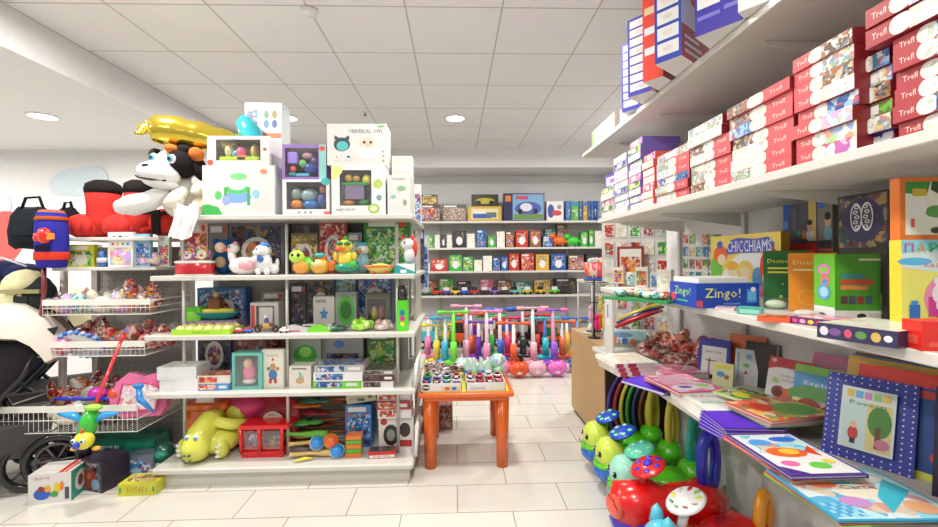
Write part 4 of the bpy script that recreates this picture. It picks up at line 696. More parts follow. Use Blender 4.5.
for i, (px, s_, ar, zz, Yb, w_, h_, lb) in enumerate([
 (66, 31, 'candy', zb3, 2.88, .17, .17, 'pink and white bagged toys at left of the upper wire basket'), (84, 32, 'teal', zb3, 2.9, .18, .19, 'mint green bagged toys in the upper wire basket'), (103, 33, 'cream', zb3, 2.9, .18, .19, 'beige bagged toys in the middle of the upper wire basket'), (124, 34, 'candy', zb3, 2.9, .2, .22, 'orange and yellow bagged toys in the upper wire basket'), (147, 35, 'mixed', zb3, 2.92, .22, .24, 'grey and brown bagged toys at right of the upper wire basket'),
 (100, 36, 'brownbag', zb4, 2.98, .26, .24, 'brown net bag of toys in the middle wire basket'), (130, 37, 'mixed', zb4, 2.95, .26, .23, 'dark bag of small parts in the middle wire basket'), (154, 38, 'brownbag', zb4, 2.92, .24, .22, 'dark red bag of toys at right of the middle wire basket'),
 (72, 39, 'red', zb5, 3.0, .24, .3, 'red bagged toys at the rear of the lowest wire basket'), (90, 40, 'cream', zb5, 3.02, .2, .3, 'cream and yellow bagged toys behind the blue hoop toy'), (105, 41, 'brownbag', zb5, 3.05, .24, .32, 'brown bag of toys at the rear middle of the lowest basket'), (68, 43, 'cream', zb5, 2.8, .22, .16, 'pale yellow flat bagged toy at left of lowest wire basket'), (100, 44, 'dark', zb5, 2.82, .2, .14, 'dark bagged toys below the pink bag in lowest wire basket')]):
    bagpile('toy_bag', lb, px, Yb, zz, w_, .16, h_, A[ar], 'bagged toys in the wire baskets', seed=s_)
# blue-rimmed paddle toy in middle basket
t = Thing('toy_mirror', 'white oval toy with blue scalloped rim in the middle wire basket', 'toy', (sx(78, 2.82), 2.84, zb4 + .05), 0, rx=-55)
q = t.part('panel'); q.lathe([(.1, 0), (.105, .012), (.0, .016)], P('e8ecf0'), seg=20, sx=1.2); q = t.part('rim', label='blue scalloped rim')
for k in range(22): a = 2 * math.pi * k / 22; q.ell((.13 * math.cos(a), .108 * math.sin(a), .006), .016, P('2a6ac8' if k % 2 else '8ab0e8'), (0, 0, 0), 8, 6)
t.done()
bagpile('toy_bag', 'pink bagged toy hanging out at left of the middle wire basket', 60, 2.82, zb4, .2, .16, .12, A['pink'], 'bagged toys in the wire baskets', seed=50)
# pink bag & hoop rackets in the lowest basket
t = Thing('toy_backpack', 'pink heart shaped child bag with printed front in the lowest wire basket', 'bag', (sx(134, 2.78), 2.84, zb5 + .03), 8, rx=-10)
PK2 = FB('ee7aa8'); q = t.part('bag'); q.prism([(-.16, .04), (-.1, .0), (.12, .0), (.15, .06), (.15, .2), (.08, .27), (.0, .25), (-.08, .28), (-.15, .22), (-.18, .12)], -.035, .035, PK2); q.box(-.1, .1, -.05, .05, .02, .2, PK2, .03)
q = t.part('front_print', q, label='cream printed front'); q.prism([(-.12, .05), (.1, .04), (.12, .17), (.05, .21), (-.1, .21)], .051, .056, art('heart', ['f6e4e4', 'e89ab0', 'f4efe8', 'd8506a', 'f8f4f0'], 40)); q = t.part('piping', label='hot pink piping'); q.tube([(-.12, -.058, .05), (.1, -.058, .04), (.12, -.058, .17), (.05, -.058, .21), (-.1, -.058, .21), (-.12, -.058, .05)], .006, P('e0407a')); t.done()
t = Thing('toy_racket', 'blue hoop toy racket lying at left in the lowest wire basket', 'toy racket', (sx(72, 2.76), 2.80, zb5 + .16), 0, rx=-20); q = t.part('hoop'); q.ring((0, 0, 0), .1, .009, P('2a3ac8'), (0, 0, 0), 22, 1.3, .9); q = t.part('net'); 
for k in range(7): x_ = -.11 + .036 * k; q.tube([(x_, -.06, 0), (x_, .06, 0)], .0015, P('d8d8d0'), 4)
q = t.part('handle'); q.tube([(.12, 0, 0), (.24, .03, 0)], .012, P('2a3ac8')); t.done()
figure('toy_fruit', 'magenta and orange toy eggs showing in the lowest wire basket', 'toy', (sx(94, 2.82), 2.84, zb5 + .15), 0, [('body', [(0, 0, 3, 6, 4, 4, 'c83ab0')])])
figure('toy_fruit', 'orange rounded toy beside the magenta one in lowest basket', 'toy', (sx(110, 2.80), 2.84, zb5 + .14), 0, [('body', [(0, 0, 3, 5, 4, 5, 'e85a3a')])])
m = MB(); m.tube([(-.05, 0, .1), (-.02, -.03, .03), (.06, -.04, -.04)], [.012, .02, .008], P('2a7ac8')); m.ell((-.05, 0, .1), (.03, .02, .02), P('2a7ac8')); solo('toy_tool', 'small blue toy hammer hooked at right of lowest basket', 'toy', m, (sx(146, 2.64), 2.64, LZ[4] + .03))
# bird whirl toy on stick hanging in front
Yb = 2.52; X0, Z0 = atY(106, 342, Yb); X1, Z1 = atY(94, 408, Yb); Xh, Zh = atY(90, 425, Yb)
t = Thing('push_toy', 'green bird push toy with blue wings on a long red stick', 'push toy', (Xh, Yb, Zh))
q = t.part('stick', label='red stick'); q.tube([(X0 - Xh, .12, Z0 - Zh), (X1 - Xh, .0, Z1 - Zh), (0, 0, .02)], .009, P('d8303a'))
q = t.part('knob', label='red knob'); q.ell((X0 - Xh, .12, Z0 - Zh), .018, P('d8303a'))
q = t.part('body'); q.tube([(.0, .02, .1), (.0, .0, .03), (-.01, -.02, -.05)], [.025, .045, .04], P('3ab83a'), 12); q.ell((.02, 0, .1), (.05, .03, .02), P('9ad04a'))
q = t.part('head', label='yellow head'); q.ell((0, -.04, -.07), (.05, .045, .05), P('e8d83a')); q.ell((0, -.05, -.03), (.012, .01, .03), P('e0402a'))
H_ = q; q = t.part('beak', H_, label='red and blue beak'); q.ell((0, -.09, -.08), (.015, .02, .022), P('2a4ac0'))
for s_ in (-1, 1):
    q = t.part('eye', H_); q.ell((s_ * .025, -.08, -.06), (.014, .008, .014), P('f4f4f4')); q.ell((s_ * .025, -.087, -.06), (.006, .004, .007), P('141414'))
    q = t.part('wing', label='blue wing'); q.tube([(s_ * .03, 0, .02), (s_ * .09, -.01, .06), (s_ * .17, -.01, .07)], [.012, .022, .006], P('2a9ae8'), 10)
    q = t.part('foot', label='orange foot'); q.ell((s_ * .06, -.03, -.12), (.022, .02, .012), P('e8a02a'))
t.done()
# boxes on the right side post of basket unit
flatpile(lambda i: ['white box with red print lying deep in lowest wire basket, bottom', 'pale box on top of it beside the pink bag'][i], -2.06, 3.08, zb5 + .004, .2, .12, [.1, .08], [K('d8d4cc'), K('c8b8a8')], 'boxes deep in lowest wire basket', ar='red', seed=31)
# floor boxes
def floorbox(lb, px0, px1, hpx, Y, d, cols, art_, rz=0, name='toy_box'):
    x0, x1 = sx(px0, Y), sx(px1, Y); h = hpx * Y / F; return carton(name, lb, 'toy box', x1 - x0, d, h, ((x0 + x1) / 2, Y + d / 2, 0), rz, cols, art_)
floorbox('white and teal craft toy box nearest at left on the floor', 26, 63, 29, 2.56, .17, {'a': K('2f9a84'), 'f': WHITE, 't': WHITE}, {'f': [T('CREATOR', .3, .86, .09, 'b03a3a', .4), ('e', .32, .34, .2, .2, K('2a5ac0')), ('e', .45, .5, .08, .12, K('e8a030')), ('e', .66, .5, .07, .2, K('d8c030')), ('e', .78, .55, .05, .16, K('e8803a')), ('e', .6, .3, .1, .1, K('4a9a4a')), ('r', .85, .1, .95, .5, K('4a4a6a')), ('e', .3, .5, .08, .1, K('8a3a2a'))], 'r': [('e', .5, .5, .3, .35, K('e8e4dc')), ('e', .5, .5, .15, .2, K('6a4a4a'))], 'l': [('e', .5, .5, .3, .35, K('e8e4dc'))], 't': [('r', .68, 0, .8, 1, K('c82a2a')), ('r', .84, 0, .9, 1, K('c82a2a')), ('r', .1, .2, .6, .4, K('d0ccc4'))]}, 12)
floorbox('dark box with reddish brown rounded figure picture on the floor', 78, 108, 30, 2.68, .16, {'a': K('2c2438'), 'f': K('3a3a50')}, {'f': [('r', .05, .05, .95, .95, A['dark']), ('e', .45, .4, .3, .32, K('8a3a2a')), ('e', .7, .25, .2, .16, K('7a9ac0')), T('TOYS', .5, .86, .1, 'e8e8f0', .5), ('e', .4, .5, .1, .1, K('c86a4a'))]}, -18)
carton('toy_box', 'long teal green box on the floor behind the dark box', 'toy box', .46, .16, .21, (sx(122, 2.98), 3.02, 0), 0, {'a': K('1f7a62')}, {'f': [('r', .6, .1, .95, .9, K('2a9a7a')), ('r', .05, .2, .5, .8, A['teal'])]})
carton('toy_box', 'grey blue box with blue print on the floor under the baskets', 'toy box', .16, .1, .15, (sx(141, 2.85), 2.88, 0), 0, {'a': K('6a7a88')}, {'f': [('r', .1, .2, .9, .8, A['blue'])]})
carton('toy_box', 'purple red box on the floor behind the white craft box', 'toy box', .3, .14, .15, (sx(60, 2.9), 2.95, 0), 0, {'a': K('5a2a48')}, {'f': [('r', .1, .2, .9, .8, A['red'])]})
t = Thing('toy_helmet', 'dark green toy helmet on the floor near the gondola base', 'toy', (sx(157, 2.86), 2.92, 0)); q = t.part('shell'); q.ell((0, 0, .1), (.07, .07, .1), P('1a5a48')); q = t.part('visor', label='teal visor'); q.ell((0, -.045, .13), (.05, .035, .03), P('2aa088')); q = t.part('badge', label='pale badge'); q.ell((.0, -.062, .07), (.02, .01, .02), P('c8d8d0')); t.done()
floorbox('low yellow green box with red lettering on the floor by the gondola base', 116, 153, 12, 2.62, .13, {'a': K('c8c83a')}, {'f': [T('TOYS 4 5 6', .5, .5, .45, 'b04a2a', .55), ('e', .06, .5, .03, .25, K('4a9a3a')), ('e', .94, .5, .03, .25, K('4a9a3a'))], 't': [('r', .1, .2, .9, .9, A['gold'])]}, 2)
# ================= STROLLERS
def stroller(lb, X, Y, rz, hood, seat, frame, group=None, sc=1, txt=None, hoodz=1.06):
    t = Thing('stroller', lb, 'stroller', (X, Y, 0), rz, group); fm = M(frame, .35); bk = P('161618'); hs = FB(hood)
    for sx_ in (-.22, .22):
        for sy, R_ in ((-.3, .1), (.26, .15)):
            q = t.part('wheel'); q.ring((sx_, sy, R_ + .018), R_, .022, bk, (0, 90, 0), 22); 
            for k in range(5):
                a = k * 2 * math.pi / 5; q.tube([(sx_, sy, R_ + .018), (sx_, sy + R_ * math.cos(a), R_ + .018 + R_ * math.sin(a))], .009, M('3a3a3e', .4), 5)
            q.ell((sx_, sy, R_ + .018), (.03, .03, .03), M('6a6a6e', .3, .4))
        q = t.part('frame'); q.tube([(sx_, -.3, .12), (sx_ * .95, .0, .45), (sx_ * .9, .2, .7), (sx_ * .88, .26, .85)], .016, fm); q.tube([(sx_, .26, .17), (sx_ * .95, .0, .48), (sx_ * .92, -.2, .62)], .015, fm)
    q = t.part('axle'); q.tube([(-.22, .26, .168), (.22, .26, .168)], .012, fm)
    q = t.part('handle'); q.tube([(-.237, .26, .85), (-.2, .3, .9), (.2, .3, .9), (.237, .26, .85)], .015, bk)
    q = t.part('basket', label='grey under basket'); q.loft([[(a * .23, b, .22) for a, b in ((-1, -.25), (1, -.25), (1, .3), (-1, .3))], [(a * .27, b, .42) for a, b in ((-1, -.34), (1, -.34), (1, .34), (-1, .34))]], FB('4c4a4a'), False)
    if txt: q.face((.236, -.2, .25), (.03, .4, 0), (.035, 0, .15), [('t', txt, .4, .5, .4, K('c8c8c8'))])
    q = t.part('seat'); q.loft([[(a * .2, b, z_) for a, b in ((-1, y0), (1, y0), (1, y1), (-1, y1))] for y0, y1, z_ in ((-.3, .05, .5), (-.34, .1, .6), (-.1, .3, .8), (.0, .36, .98))], FB(seat), True)
    q = t.part('cushion', label='bright liner'); q.ell((0, -.02, .80), (.16, .13, .12), FB('c8262a')); 
    q = t.part('hood'); prof = []
    for i in range(9):
        a = math.radians(-15 + 190 * i / 8); ring = []
        for j in range(9):
            b = math.radians(-90 + 180 * j / 8); R_ = .30; ring.append((.27 * math.sin(b), .14 - R_ * math.cos(a) * (.55 + .45 * math.cos(b)), hoodz - .28 + R_ * math.sin(a) * (.45 + .55 * math.cos(b)) - .06 * abs(math.sin(b)) * max(0, -math.cos(a) + .2) - .02 * (1 - math.cos(b)) + .012 * math.sin(i * 2.6)))
        prof.append(ring)
    vs = [p for r in prof for p in r]; fs = [(i * 9 + j, i * 9 + j + 1, (i + 1) * 9 + j + 1, (i + 1) * 9 + j) for i in range(8) for j in range(8)]
    q.add(vs, fs, hs, True); ins = [(x * .96, y + .01, z_ - .012) for x, y, z_ in vs]; q.add(ins, [f[::-1] for f in fs], FB('8a7a70'), True)
    q = t.part('hood_edge', label='pale piping'); q.tube(prof[0], .011, FB('f0eee8')); q.tube(prof[4], .007, FB('d8d4cc'))
    q = t.part('bumper_bar'); q.tube([(-.25, .0, .72), (-.24, -.3, .76), (.24, -.3, .76), (.25, 0, .72)], .014, bk)
    return t.done()
stroller('near stroller with cream hood, red seat and grey basket at left edge', -2.92, 2.72, -50, 'd8d0c6', '343236', '2a2a2c', txt='siera', hoodz=1.13)
stroller('stroller with cream and navy hood behind the near one', -3.35, 3.5, -60, 'e8e0b8', '3a4058', '26262a', hoodz=1.24)
# cream puffy coat-like footmuff and navy canopy hanging behind
def puff(lb, name, cat, pts, Y, c, r=.1):
    t = Thing(name, lb, cat, (0, Y, 0)); q = t.part('padding')
    for px, py, a, b in pts:
        X, Z = atY(px, py, Y); q.ell((X, 0, Z), (a, .09, b), FB(c), (0, rng.uniform(-25, 25), 0))
    return t
t = puff('cream padded stroller footmuff draped above the cream hood', 'footmuff', 'footmuff', [(12, 300, .16, .11), (24, 285, .13, .1), (8, 320, .15, .1), (34, 300, .08, .1)], 2.9, 'e6deb0'); q = t.part('strap'); X, Z = atY(20, 292, 2.8); q.box(X - .12, X + .12, -.105, -.09, Z - .01, Z + .015, FB('9a946a')); t.done()
t = puff('navy blue fabric stroller canopy folded behind the footmuff', 'canopy', 'canopy', [(6, 270, .14, .07), (22, 272, .12, .06), (-2, 285, .12, .08)], 3.1, '2a2e58'); q = t.part('ribbon', label='white edge'); X, Z = atY(8, 262, 3.05); q.tube([(X - .15, -.08, Z - .02), (X, -.09, Z + .03), (X + .15, -.08, Z - .03)], .006, FB('e8e8f0')); t.done()
t = Thing('stroller_hub', 'dark wheel set and frame of folded stroller behind the near one', 'stroller wheel', (sx(52, 2.72), 2.74, 0), 25)
q = t.part('tyre'); q.ring((0, 0, .17), .145, .025, P('18181a'), (90, 0, 0), 24); q = t.part('rim', label='grey rim'); q.ring((0, 0, .17), .1, .008, M('5a5a5e', .4), (90, 0, 0), 20)
for k in range(6): a = k * math.pi / 3; q.tube([(0, 0, .17), (.1 * math.cos(a), 0, .17 + .1 * math.sin(a))], .007, M('5a5a5e', .4), 5)
q = t.part('frame'); q.tube([(0, 0.03, .17), (-.2, .05, .45), (-.35, .1, .75)], .018, P('1c1c1e')); t.done()
# ================= ORANGE TABLE
OR2 = P('e8661a')
TY = 2.82; tx0 = pxX(417, TY); tx1 = pxX(513, TY); tz = atY(460, 393, TY)[1]
t = Thing('play_table', 'bright orange plastic child table with toy trays on top', 'table', ((tx0 + tx1) / 2, TY + .33, 0)); hw = (tx1 - tx0) / 2; hd = .34
q = t.part('tabletop'); q.box(-hw, hw, -hd, hd, tz - .03, tz, OR2, .012)
q = t.part('inlay', label='coloured inlaid play surface'); q.box(-hw + .03, hw - .03, -hd + .03, hd - .03, tz, tz + .003, K('e8d83a')); q.face((-hw + .03, -hd + .03, tz + .003), (2 * hw - .06, 0, 0), (0, 2 * hd - .06, 0), [('r', .8, .02, .97, .2, K('d83a4a')), ('r', .8, .24, .97, .42, K('3a8ae0')), ('r', .8, .46, .97, .64, K('7ac83a')), ('r', .8, .68, .97, .86, K('e87ab0'))])
for sx_ in (-1, 1):
    for sy in (-1, 1): q = t.part('leg'); q.tube([(sx_ * (hw - .075), sy * (hd - .08), 0), (sx_ * (hw - .07), sy * (hd - .08), tz - .03)], [.039, .046], OR2, 14)
q = t.part('apron'); q.box(-hw + .04, hw - .04, -hd + .03, -hd + .045, tz - .06, tz - .03, OR2)
q = t.part('apron'); q.box(-hw + .04, hw - .04, hd - .045, hd - .03, tz - .06, tz - .03, OR2)
t.done(); TX = (tx0 + tx1) / 2; TZ = tz + .005
def cartray(lb, x, y, w_, d, front, n_, cols, seed):
    t = Thing('display_tray', lb, 'display tray', (x, y, TZ)); q = t.part('tray'); c_ = K('eeece4')
    q.box(-w_ / 2, w_ / 2, -d / 2, d / 2, 0, .004, c_); q.box(-w_ / 2, w_ / 2, -d / 2, -d / 2 + .004, .004, .055, c_); q.box(-w_ / 2, w_ / 2, d / 2 - .004, d / 2, .004, .055, c_); q.box(-w_ / 2, -w_ / 2 + .004, -d / 2, d / 2, .004, .055, c_); q.box(w_ / 2 - .004, w_ / 2, -d / 2, d / 2, .004, .055, c_)
    q.face((-w_ / 2, -d / 2, 0), (w_, 0, 0), (0, 0, .055), front); t.done(); r = random.Random(seed)
    nx = 4 if w_ < .28 else 5
    for j in range(3):
        for i in range(nx):
            cx = x - w_ / 2 + w_ * (i + .5) / nx; cy = y - d / 2 + d * (j + .5) / 3; c = cols[(i + j * 2) % len(cols)]
            m = MB(); m.box(-.028, .028, -.014, .014, .006, .028, P(c[0]), .006); m.box(-.016, .014, -.012, .012, .027, .042, P('2a2a30'), .005); m.box(-.013, .011, -.0125, .0125, .039, .044, P(c[0]))
            for a in (-.018, .018):
                for b in (-.015, .015): m.lathe([(.008, -.003), (.008, .003)], P('18181a'), (a, b, .008), 10, (90, 0, 0))
            solo('toy_car', '%s little toy car in the %s table tray, %s row' % (c[1], 'left' if x < TX - .03 else 'right', ['front', 'middle', 'back'][j]), 'toy car', m, (cx, cy, TZ + .012 + .008 * j + .0), r.uniform(-12, 12), 'toy cars in table trays')
CR = [('d82a2a', 'red'), ('e8c83a', 'yellow'), ('2a6ac8', 'blue'), ('8a4ab0', 'purple'), ('3aa04a', 'green'), ('e8e8e8', 'white'), ('2a3a8a', 'navy')]
cartray('white display tray with black car print at left on the orange table', TX - .165, TY + .14, .27, .24, [('e', .13, .5, .1, .36, K('2a3a34')), ('r', .05, .42, .22, .6, K('e8e8e0')), ('r', .5, .1, .95, .62, K('e8c8a0')), ('e', .65, .35, .06, .2, K('d85a2a')), ('e', .82, .35, .06, .2, K('3a6ac0'))], 12, CR, 1)
cartray('white display tray of red cars at right on the orange table', TX + .13, TY + .14, .26, .24, [T('LEGION', .3, .35, .35, '6a6a6a', .35), ('r', .6, .1, .95, .9, K('d8e0d0'))], 12, [('d82a2a', 'red'), ('c82a3a', 'crimson'), ('e8e8e8', 'white'), ('b02040', 'dark red')], 2)
bagpile('toy_bag', 'brown and white striped net bags behind the left tray', 0, TY + .38, TZ, .26, .16, .13, art('netbag', ['5a3028', 'f0e8e0', '8a5a48', 'e8dcd4', '4a2420', 'd8c0b4'], 26, (1, 1, 3)), seed=61, X=TX - .17)
bagpile('toy_bag', 'heap of clear bags with green and blue toys behind the red cars', 0, TY + .40, TZ, .30, .2, .16, art('clearbag', ['d8e8d8', '7ac87a', '5a8ad0', 'e8f0e8', 'b8d8c8', 'e8f4e0', '3aa05a', '9ab8e8'], 34), seed=62, X=TX + .1, n=9)
for i, px in enumerate((467, 473, 480, 487)):
    m = MB(); m.lathe([(.022, 0), (.026, .02), (.026, .1), (.012, .13), (.012, .16), (.0, .162)], M('bfe0d0', .15, trans=None)); m.lathe([(.0266, .03), (.0266, .075)], P(('3a7ac8', '7ac84a', '3a7ac8', 'e8e8f0')[i])); solo('bubble_bottle', ['clear green bubble bottle with blue band, leftmost on the table', 'bubble bottle with green band on the table', 'bubble bottle with blue band between green and white banded ones', 'bubble bottle with white band, rightmost on table'][i], 'bottle', m, (pxX(px, TY + .3), TY + .285, TZ), 0, 'bubble bottles on the table')
# wicker box under table
m = MB(); m.box(-.13, .13, -.1, .1, 0, .2, art('wicker', ['7a2a34', 'c8b0a0', '4a2a2a', '8a4a50', 'd8c8bc'], 60), .01); solo('storage_box', 'dark red patterned box on the floor under the orange table', 'box', m, (pxX(436, 3.62), 3.62, 0))

# ================= FAR SHELVING ON THE BACK WALL
FYf = 6.30; FX0 = -2.3; FX1 = 2.3
FZ = [atY(480, 221, FYf)[1], atY(480, 247.5, FYf)[1], atY(480, 271, FYf)[1], atY(480, 295.5, FYf)[1]]
f = Thing('wall_shelving', 'white wall shelving along the far back wall full of toys', 'shelving unit', (0, 0, 0))
for zz in FZ: q = f.part('shelf'); q.box(FX0, FX1, FYf, 6.70, zz - .03, zz, METAL, .005)
for x in (-2.28, -1.2, -.25, .75, 1.75): q = f.part('upright'); q.box(x - .015, x + .015, 6.69, 6.715, .1, 2.1, POSTM)
f.done()
def fbox(lb, a, b, hh, i, col, ar, Y=6.36, d=.14, els=None, dz=0, name='toy_box', group=None, cat='toy box'):
    x0, x1 = pxX(a, Y), pxX(b, Y); h = hh * Y / F
    e_ = els or [('r', .05, .06, .95, .8, A[ar]), ('r', .08, .84, .6, .94, K('f0ece4'))]
    return carton(name, lb, cat, x1 - x0 - .004, d, h, ((x0 + x1) / 2, Y + d / 2, FZ[i] + dz), 0, {'a': K(col)}, {'f': e_}, group)
G_ = ['boxes on the top far shelf', 'boxes on the second far shelf', 'toys on the third far shelf', 'toys on the fourth far shelf']
h0 = 17 * 6.36 / F
fbox('box of brown robot figures, leftmost on the top far shelf', 421, 441, 17, 0, '5a4a40', 'mixed', group=G_[0])
fbox('small brown car box standing on the robot figure box', 422, 438, 10, 0, '4a4434', 'gold', dz=h0, group=G_[0], d=.12)
fbox('green and pink patterned box second on the top far shelf', 442, 467, 17, 0, '4a5a44', 'puzb', group=G_[0])
fbox('gold vehicle box with blue truck picture on the top far shelf', 468, 502, 15, 0, 'c8a848', 'gold', els=[('r', .1, .15, .9, .85, K('e0d0a0')), ('r', .15, .2, .7, .5, K('2a5aa8')), ('r', .55, .25, .85, .6, K('5a6a80')), ('r', .2, .55, .5, .7, K('e8e8e8'))], group=G_[0])
fbox('black box with yellow tractor picture on the gold vehicle box', 472, 499, 12, 0, '2e2a22', 'gold', els=[('r', .1, .2, .9, .9, K('3a3a2a')), ('e', .5, .45, .35, .25, K('b8a83a')), ('e', .25, .3, .1, .2, K('1a1a18')), ('e', .75, .3, .1, .2, K('1a1a18'))], dz=15 * 6.36 / F, group=G_[0], d=.12)
fbox('large purple and blue vehicle construction box on the top far shelf', 504, 545, 28, 0, '2e2a55', 'blue', els=[('r', .22, .04, .98, .96, K('7aa8d0')), ('e', .6, .45, .33, .25, K('4a5aa8')), ('e', .55, .5, .15, .15, K('d8dce8')), ('r', .25, .06, .97, .25, K('6a8a4a')), ('r', .3, .78, .6, .9, K('c84a6a')), ('r', .04, .7, .18, .92, K('d87a3a')), ('e', .4, .35, .06, .1, K('20203a')), ('e', .78, .35, .06, .1, K('20203a'))], group=G_[0])
fbox('white box with red and blue robot picture on the top far shelf', 547, 564, 20, 0, 'e4e0e0', 'red', els=[('e', .25, .5, .2, .35, K('2a4aa0')), ('e', .6, .4, .3, .14, K('c83a3a')), ('e', .75, .7, .14, .12, K('8a8a9a'))], group=G_[0])
for k, (a, b, c) in enumerate([(566, 571, '2a6ab0'), (571.5, 579, '5ab03a'), (579.5, 583, '2a5aa8'), (583.5, 588, 'c8a040'), (588.5, 591, '2a52a0'), (591.5, 594, '3a6ac0'), (594.5, 597, '203a80'), (597.5, 600, '4a7ac0')]):
    fbox('%s boxed toy in the right end row of top far shelf, %s from left' % (['blue', 'bright green', 'blue', 'gold', 'dark blue', 'mid blue', 'navy', 'light blue'][k], ['first', 'second', 'third', 'fourth', 'fifth', 'sixth', 'seventh', 'eighth'][k]), a, b, 20, 0, c, 'blue', els=[('r', .1, .75, .9, .95, K('3a7ac8')), ('r', .15, .2, .85, .6, A['green' if k == 1 else 'gold' if k == 3 else 'blue'])], group=G_[0])
# seeded rows for shelves 2-4: every box and toy its own object
r = random.Random(11)
WORDS = {'blue': ['blue', '2a5aa8'], 'green': ['green', '3aa83a'], 'red': ['red', 'c0342c'], 'toy': ['multicoloured', '8a5a3a'], 'dark': ['black', '26262c'], 'teal': ['teal', '2a8a8a'], 'cream': ['white', 'e8e4da'], 'gold': ['yellow', 'd8a83a'], 'pink': ['pink', 'd86a9a'], 'mixed': ['brown', '6a5040']}
def frow(i, items, where):
    for k, it in enumerate(items):
        a, b, hh, ar = it[:4]; nm, col = WORDS[ar]
        fbox('%s box %s' % (nm, it[4]), a, b, hh, i, col, ar, group=G_[i], els=([('r', .1, .3, .9, .9, A[ar]), ('e', .5, .4, .25, .25, K('f0ece4'))] if k % 3 else None))
frow(1, [(424, 433, 13, 'green', 'at the left end of the second far shelf'), (435, 440, 13, 'cream', 'beside the green one on the second far shelf'), (441, 446, 13, 'dark', 'between two pale boxes on second far shelf'), (447, 452, 13, 'cream', 'right of the black one on second far shelf'), (453, 466, 17, 'dark', 'with blue foot under an owl-like toy on second far shelf'), (467, 475, 14, 'cream', 'with blue base on the second far shelf, left of the sky blue one'), (477, 486, 18, 'blue', 'sky coloured with label, second far shelf middle left'), (488, 496, 12, 'green', 'small round canisters box on the second far shelf'), (497, 505, 16, 'cream', 'with cake picture on second far shelf'), (506, 514, 16, 'mixed', 'next to the cake picture box'), (516, 528, 17, 'red', 'with white round sign on second far shelf'), (530, 541, 17, 'toy', 'with white round sign right of the red one'), (543, 553, 11, 'blue', 'below teal wrapped toy on second far shelf'), (581, 588, 15, 'green', 'in front of dark ones, right part of second far shelf'), (589, 594, 17, 'green', 'narrow dark one by the grey boxes'), (595, 604, 16, 'cream', 'grey lilac tinted, right part of second far shelf'), (606, 618, 16, 'dark', 'behind the right hand stacks on second far shelf')], '')
# dinosaurs and small animals (orange and green) on shelf 2
def critter(lb, px, i, c1, c2, s_=1.0, Y=6.4):
    figure('toy_animal', lb, 'toy animal', (pxX(px, Y), Y, FZ[i]), 0, [('body', [(0, 0, 9 * s_, 10 * s_, 5 * s_, 6 * s_, c1)]), ('head', [(-9 * s_, -2, 15 * s_, 5 * s_, 4 * s_, 4 * s_, c1)]), ('leg', [(-6 * s_, 0, 3.2 * s_, 2.2 * s_, 2.4 * s_, 3.2 * s_, c2)]), ('leg', [(5 * s_, 0, 3.2 * s_, 2.2 * s_, 2.4 * s_, 3.2 * s_, c2)]), ('tail', [(12 * s_, 0, 8 * s_, 6 * s_, 2 * s_, 2.4 * s_, c1, (0, -20, 0))])], 'small toy animals on far shelves')
critter('orange toy dinosaur on the second far shelf', 559, 1, 'e06a20', 'b84a1a', 1.1); critter('bright green toy dinosaur right of the orange one', 573, 1, '3ac83a', '2a9a2a', 1.05)
fbox('teal wrapped toy box tilted behind the orange dinosaur', 545, 556, 19, 1, '2a8a7a', 'teal', Y=6.52, group=G_[1]); fbox('brown orange toy box behind the orange dinosaur, right one', 557, 568, 23, 1, '8a5a34', 'mixed', Y=6.54, group=G_[1])
frow(2, [(422, 430, 8, 'cream', 'at the left end of the third far shelf'), (431, 447, 12, 'red', 'orange topped flat one, third far shelf'), (449, 462, 16, 'green', 'grey green bubble pack on third far shelf'), (463, 473, 14, 'green', 'with bright lid on third far shelf'), (474, 482, 11, 'cream', 'small beige one on third far shelf'), (483, 492, 15, 'cream', 'blue starred pack on third far shelf'), (493, 500, 13, 'blue', 'white specked pack on third far shelf'), (501, 508, 14, 'blue', 'left of the football shirt pack on third far shelf'), (509, 519, 17, 'red', 'orange headed figure pack on third far shelf'), (521, 534, 17, 'red', 'white chested figure pack on third far shelf'), (536, 549, 16, 'gold', 'striped figure pack on third far shelf'), (551, 566, 16, 'blue', 'dark figure pack on third far shelf'), (568, 584, 15, 'mixed', 'dark red figure pack on third far shelf'), (586, 600, 16, 'dark', 'grey figure pack behind pink basket, third far shelf'), (602, 616, 16, 'gold', 'far right one on third far shelf')], '')
for k, (px, c, nm) in enumerate([(426, '3aa050', 'green'), (436, 'd8402a', 'red'), (446, '7a3a9a', 'purple'), (455, 'e8c030', 'yellow'), (464, '2a5ab8', 'blue'), (474, 'c83a3a', 'crimson'), (484, '2a2a30', 'black'), (494, '8a5ab0', 'lilac'), (504, '3a3a3c', 'charcoal'), (514, '5ab8a0', 'mint'), (527, 'b8b83a', 'olive'), (540, 'e0b030', 'amber'), (554, '6ac83a', 'lime'), (566, '2a2c30', 'jet black')]):
    Y = 6.42; m = MB(); w2 = .075; m.box(-w2, w2, -.035, .035, .02, .07, P(c), .015); m.box(-.04, .045, -.03, .03, .065, .115, P('26282e' if k % 2 else 'd8d8dc'), .012)
    for a in (-.045, .045):
        for b in (-.038, .038): m.lathe([(.024, -.008), (.024, .008)], P('141416'), (a, b, .024), 12, (90, 0, 0))
    solo('toy_truck', '%s toy truck on the lowest far shelf, above the scooters' % nm, 'toy truck', m, (pxX(px, Y), Y, FZ[3]), 0, 'toy trucks on the lowest far shelf')
frow(3, [(423, 436, 14, 'toy', 'in the back row of the lowest far shelf, first'), (438, 452, 16, 'green', 'in the back row of the lowest far shelf, second'), (457, 470, 13, 'dark', 'in the back row of lowest far shelf behind blue truck'), (480, 492, 15, 'pink', 'with purple ring shapes on lowest far shelf'), (497, 512, 14, 'mixed', 'behind charcoal truck on lowest far shelf')], '') if False else None
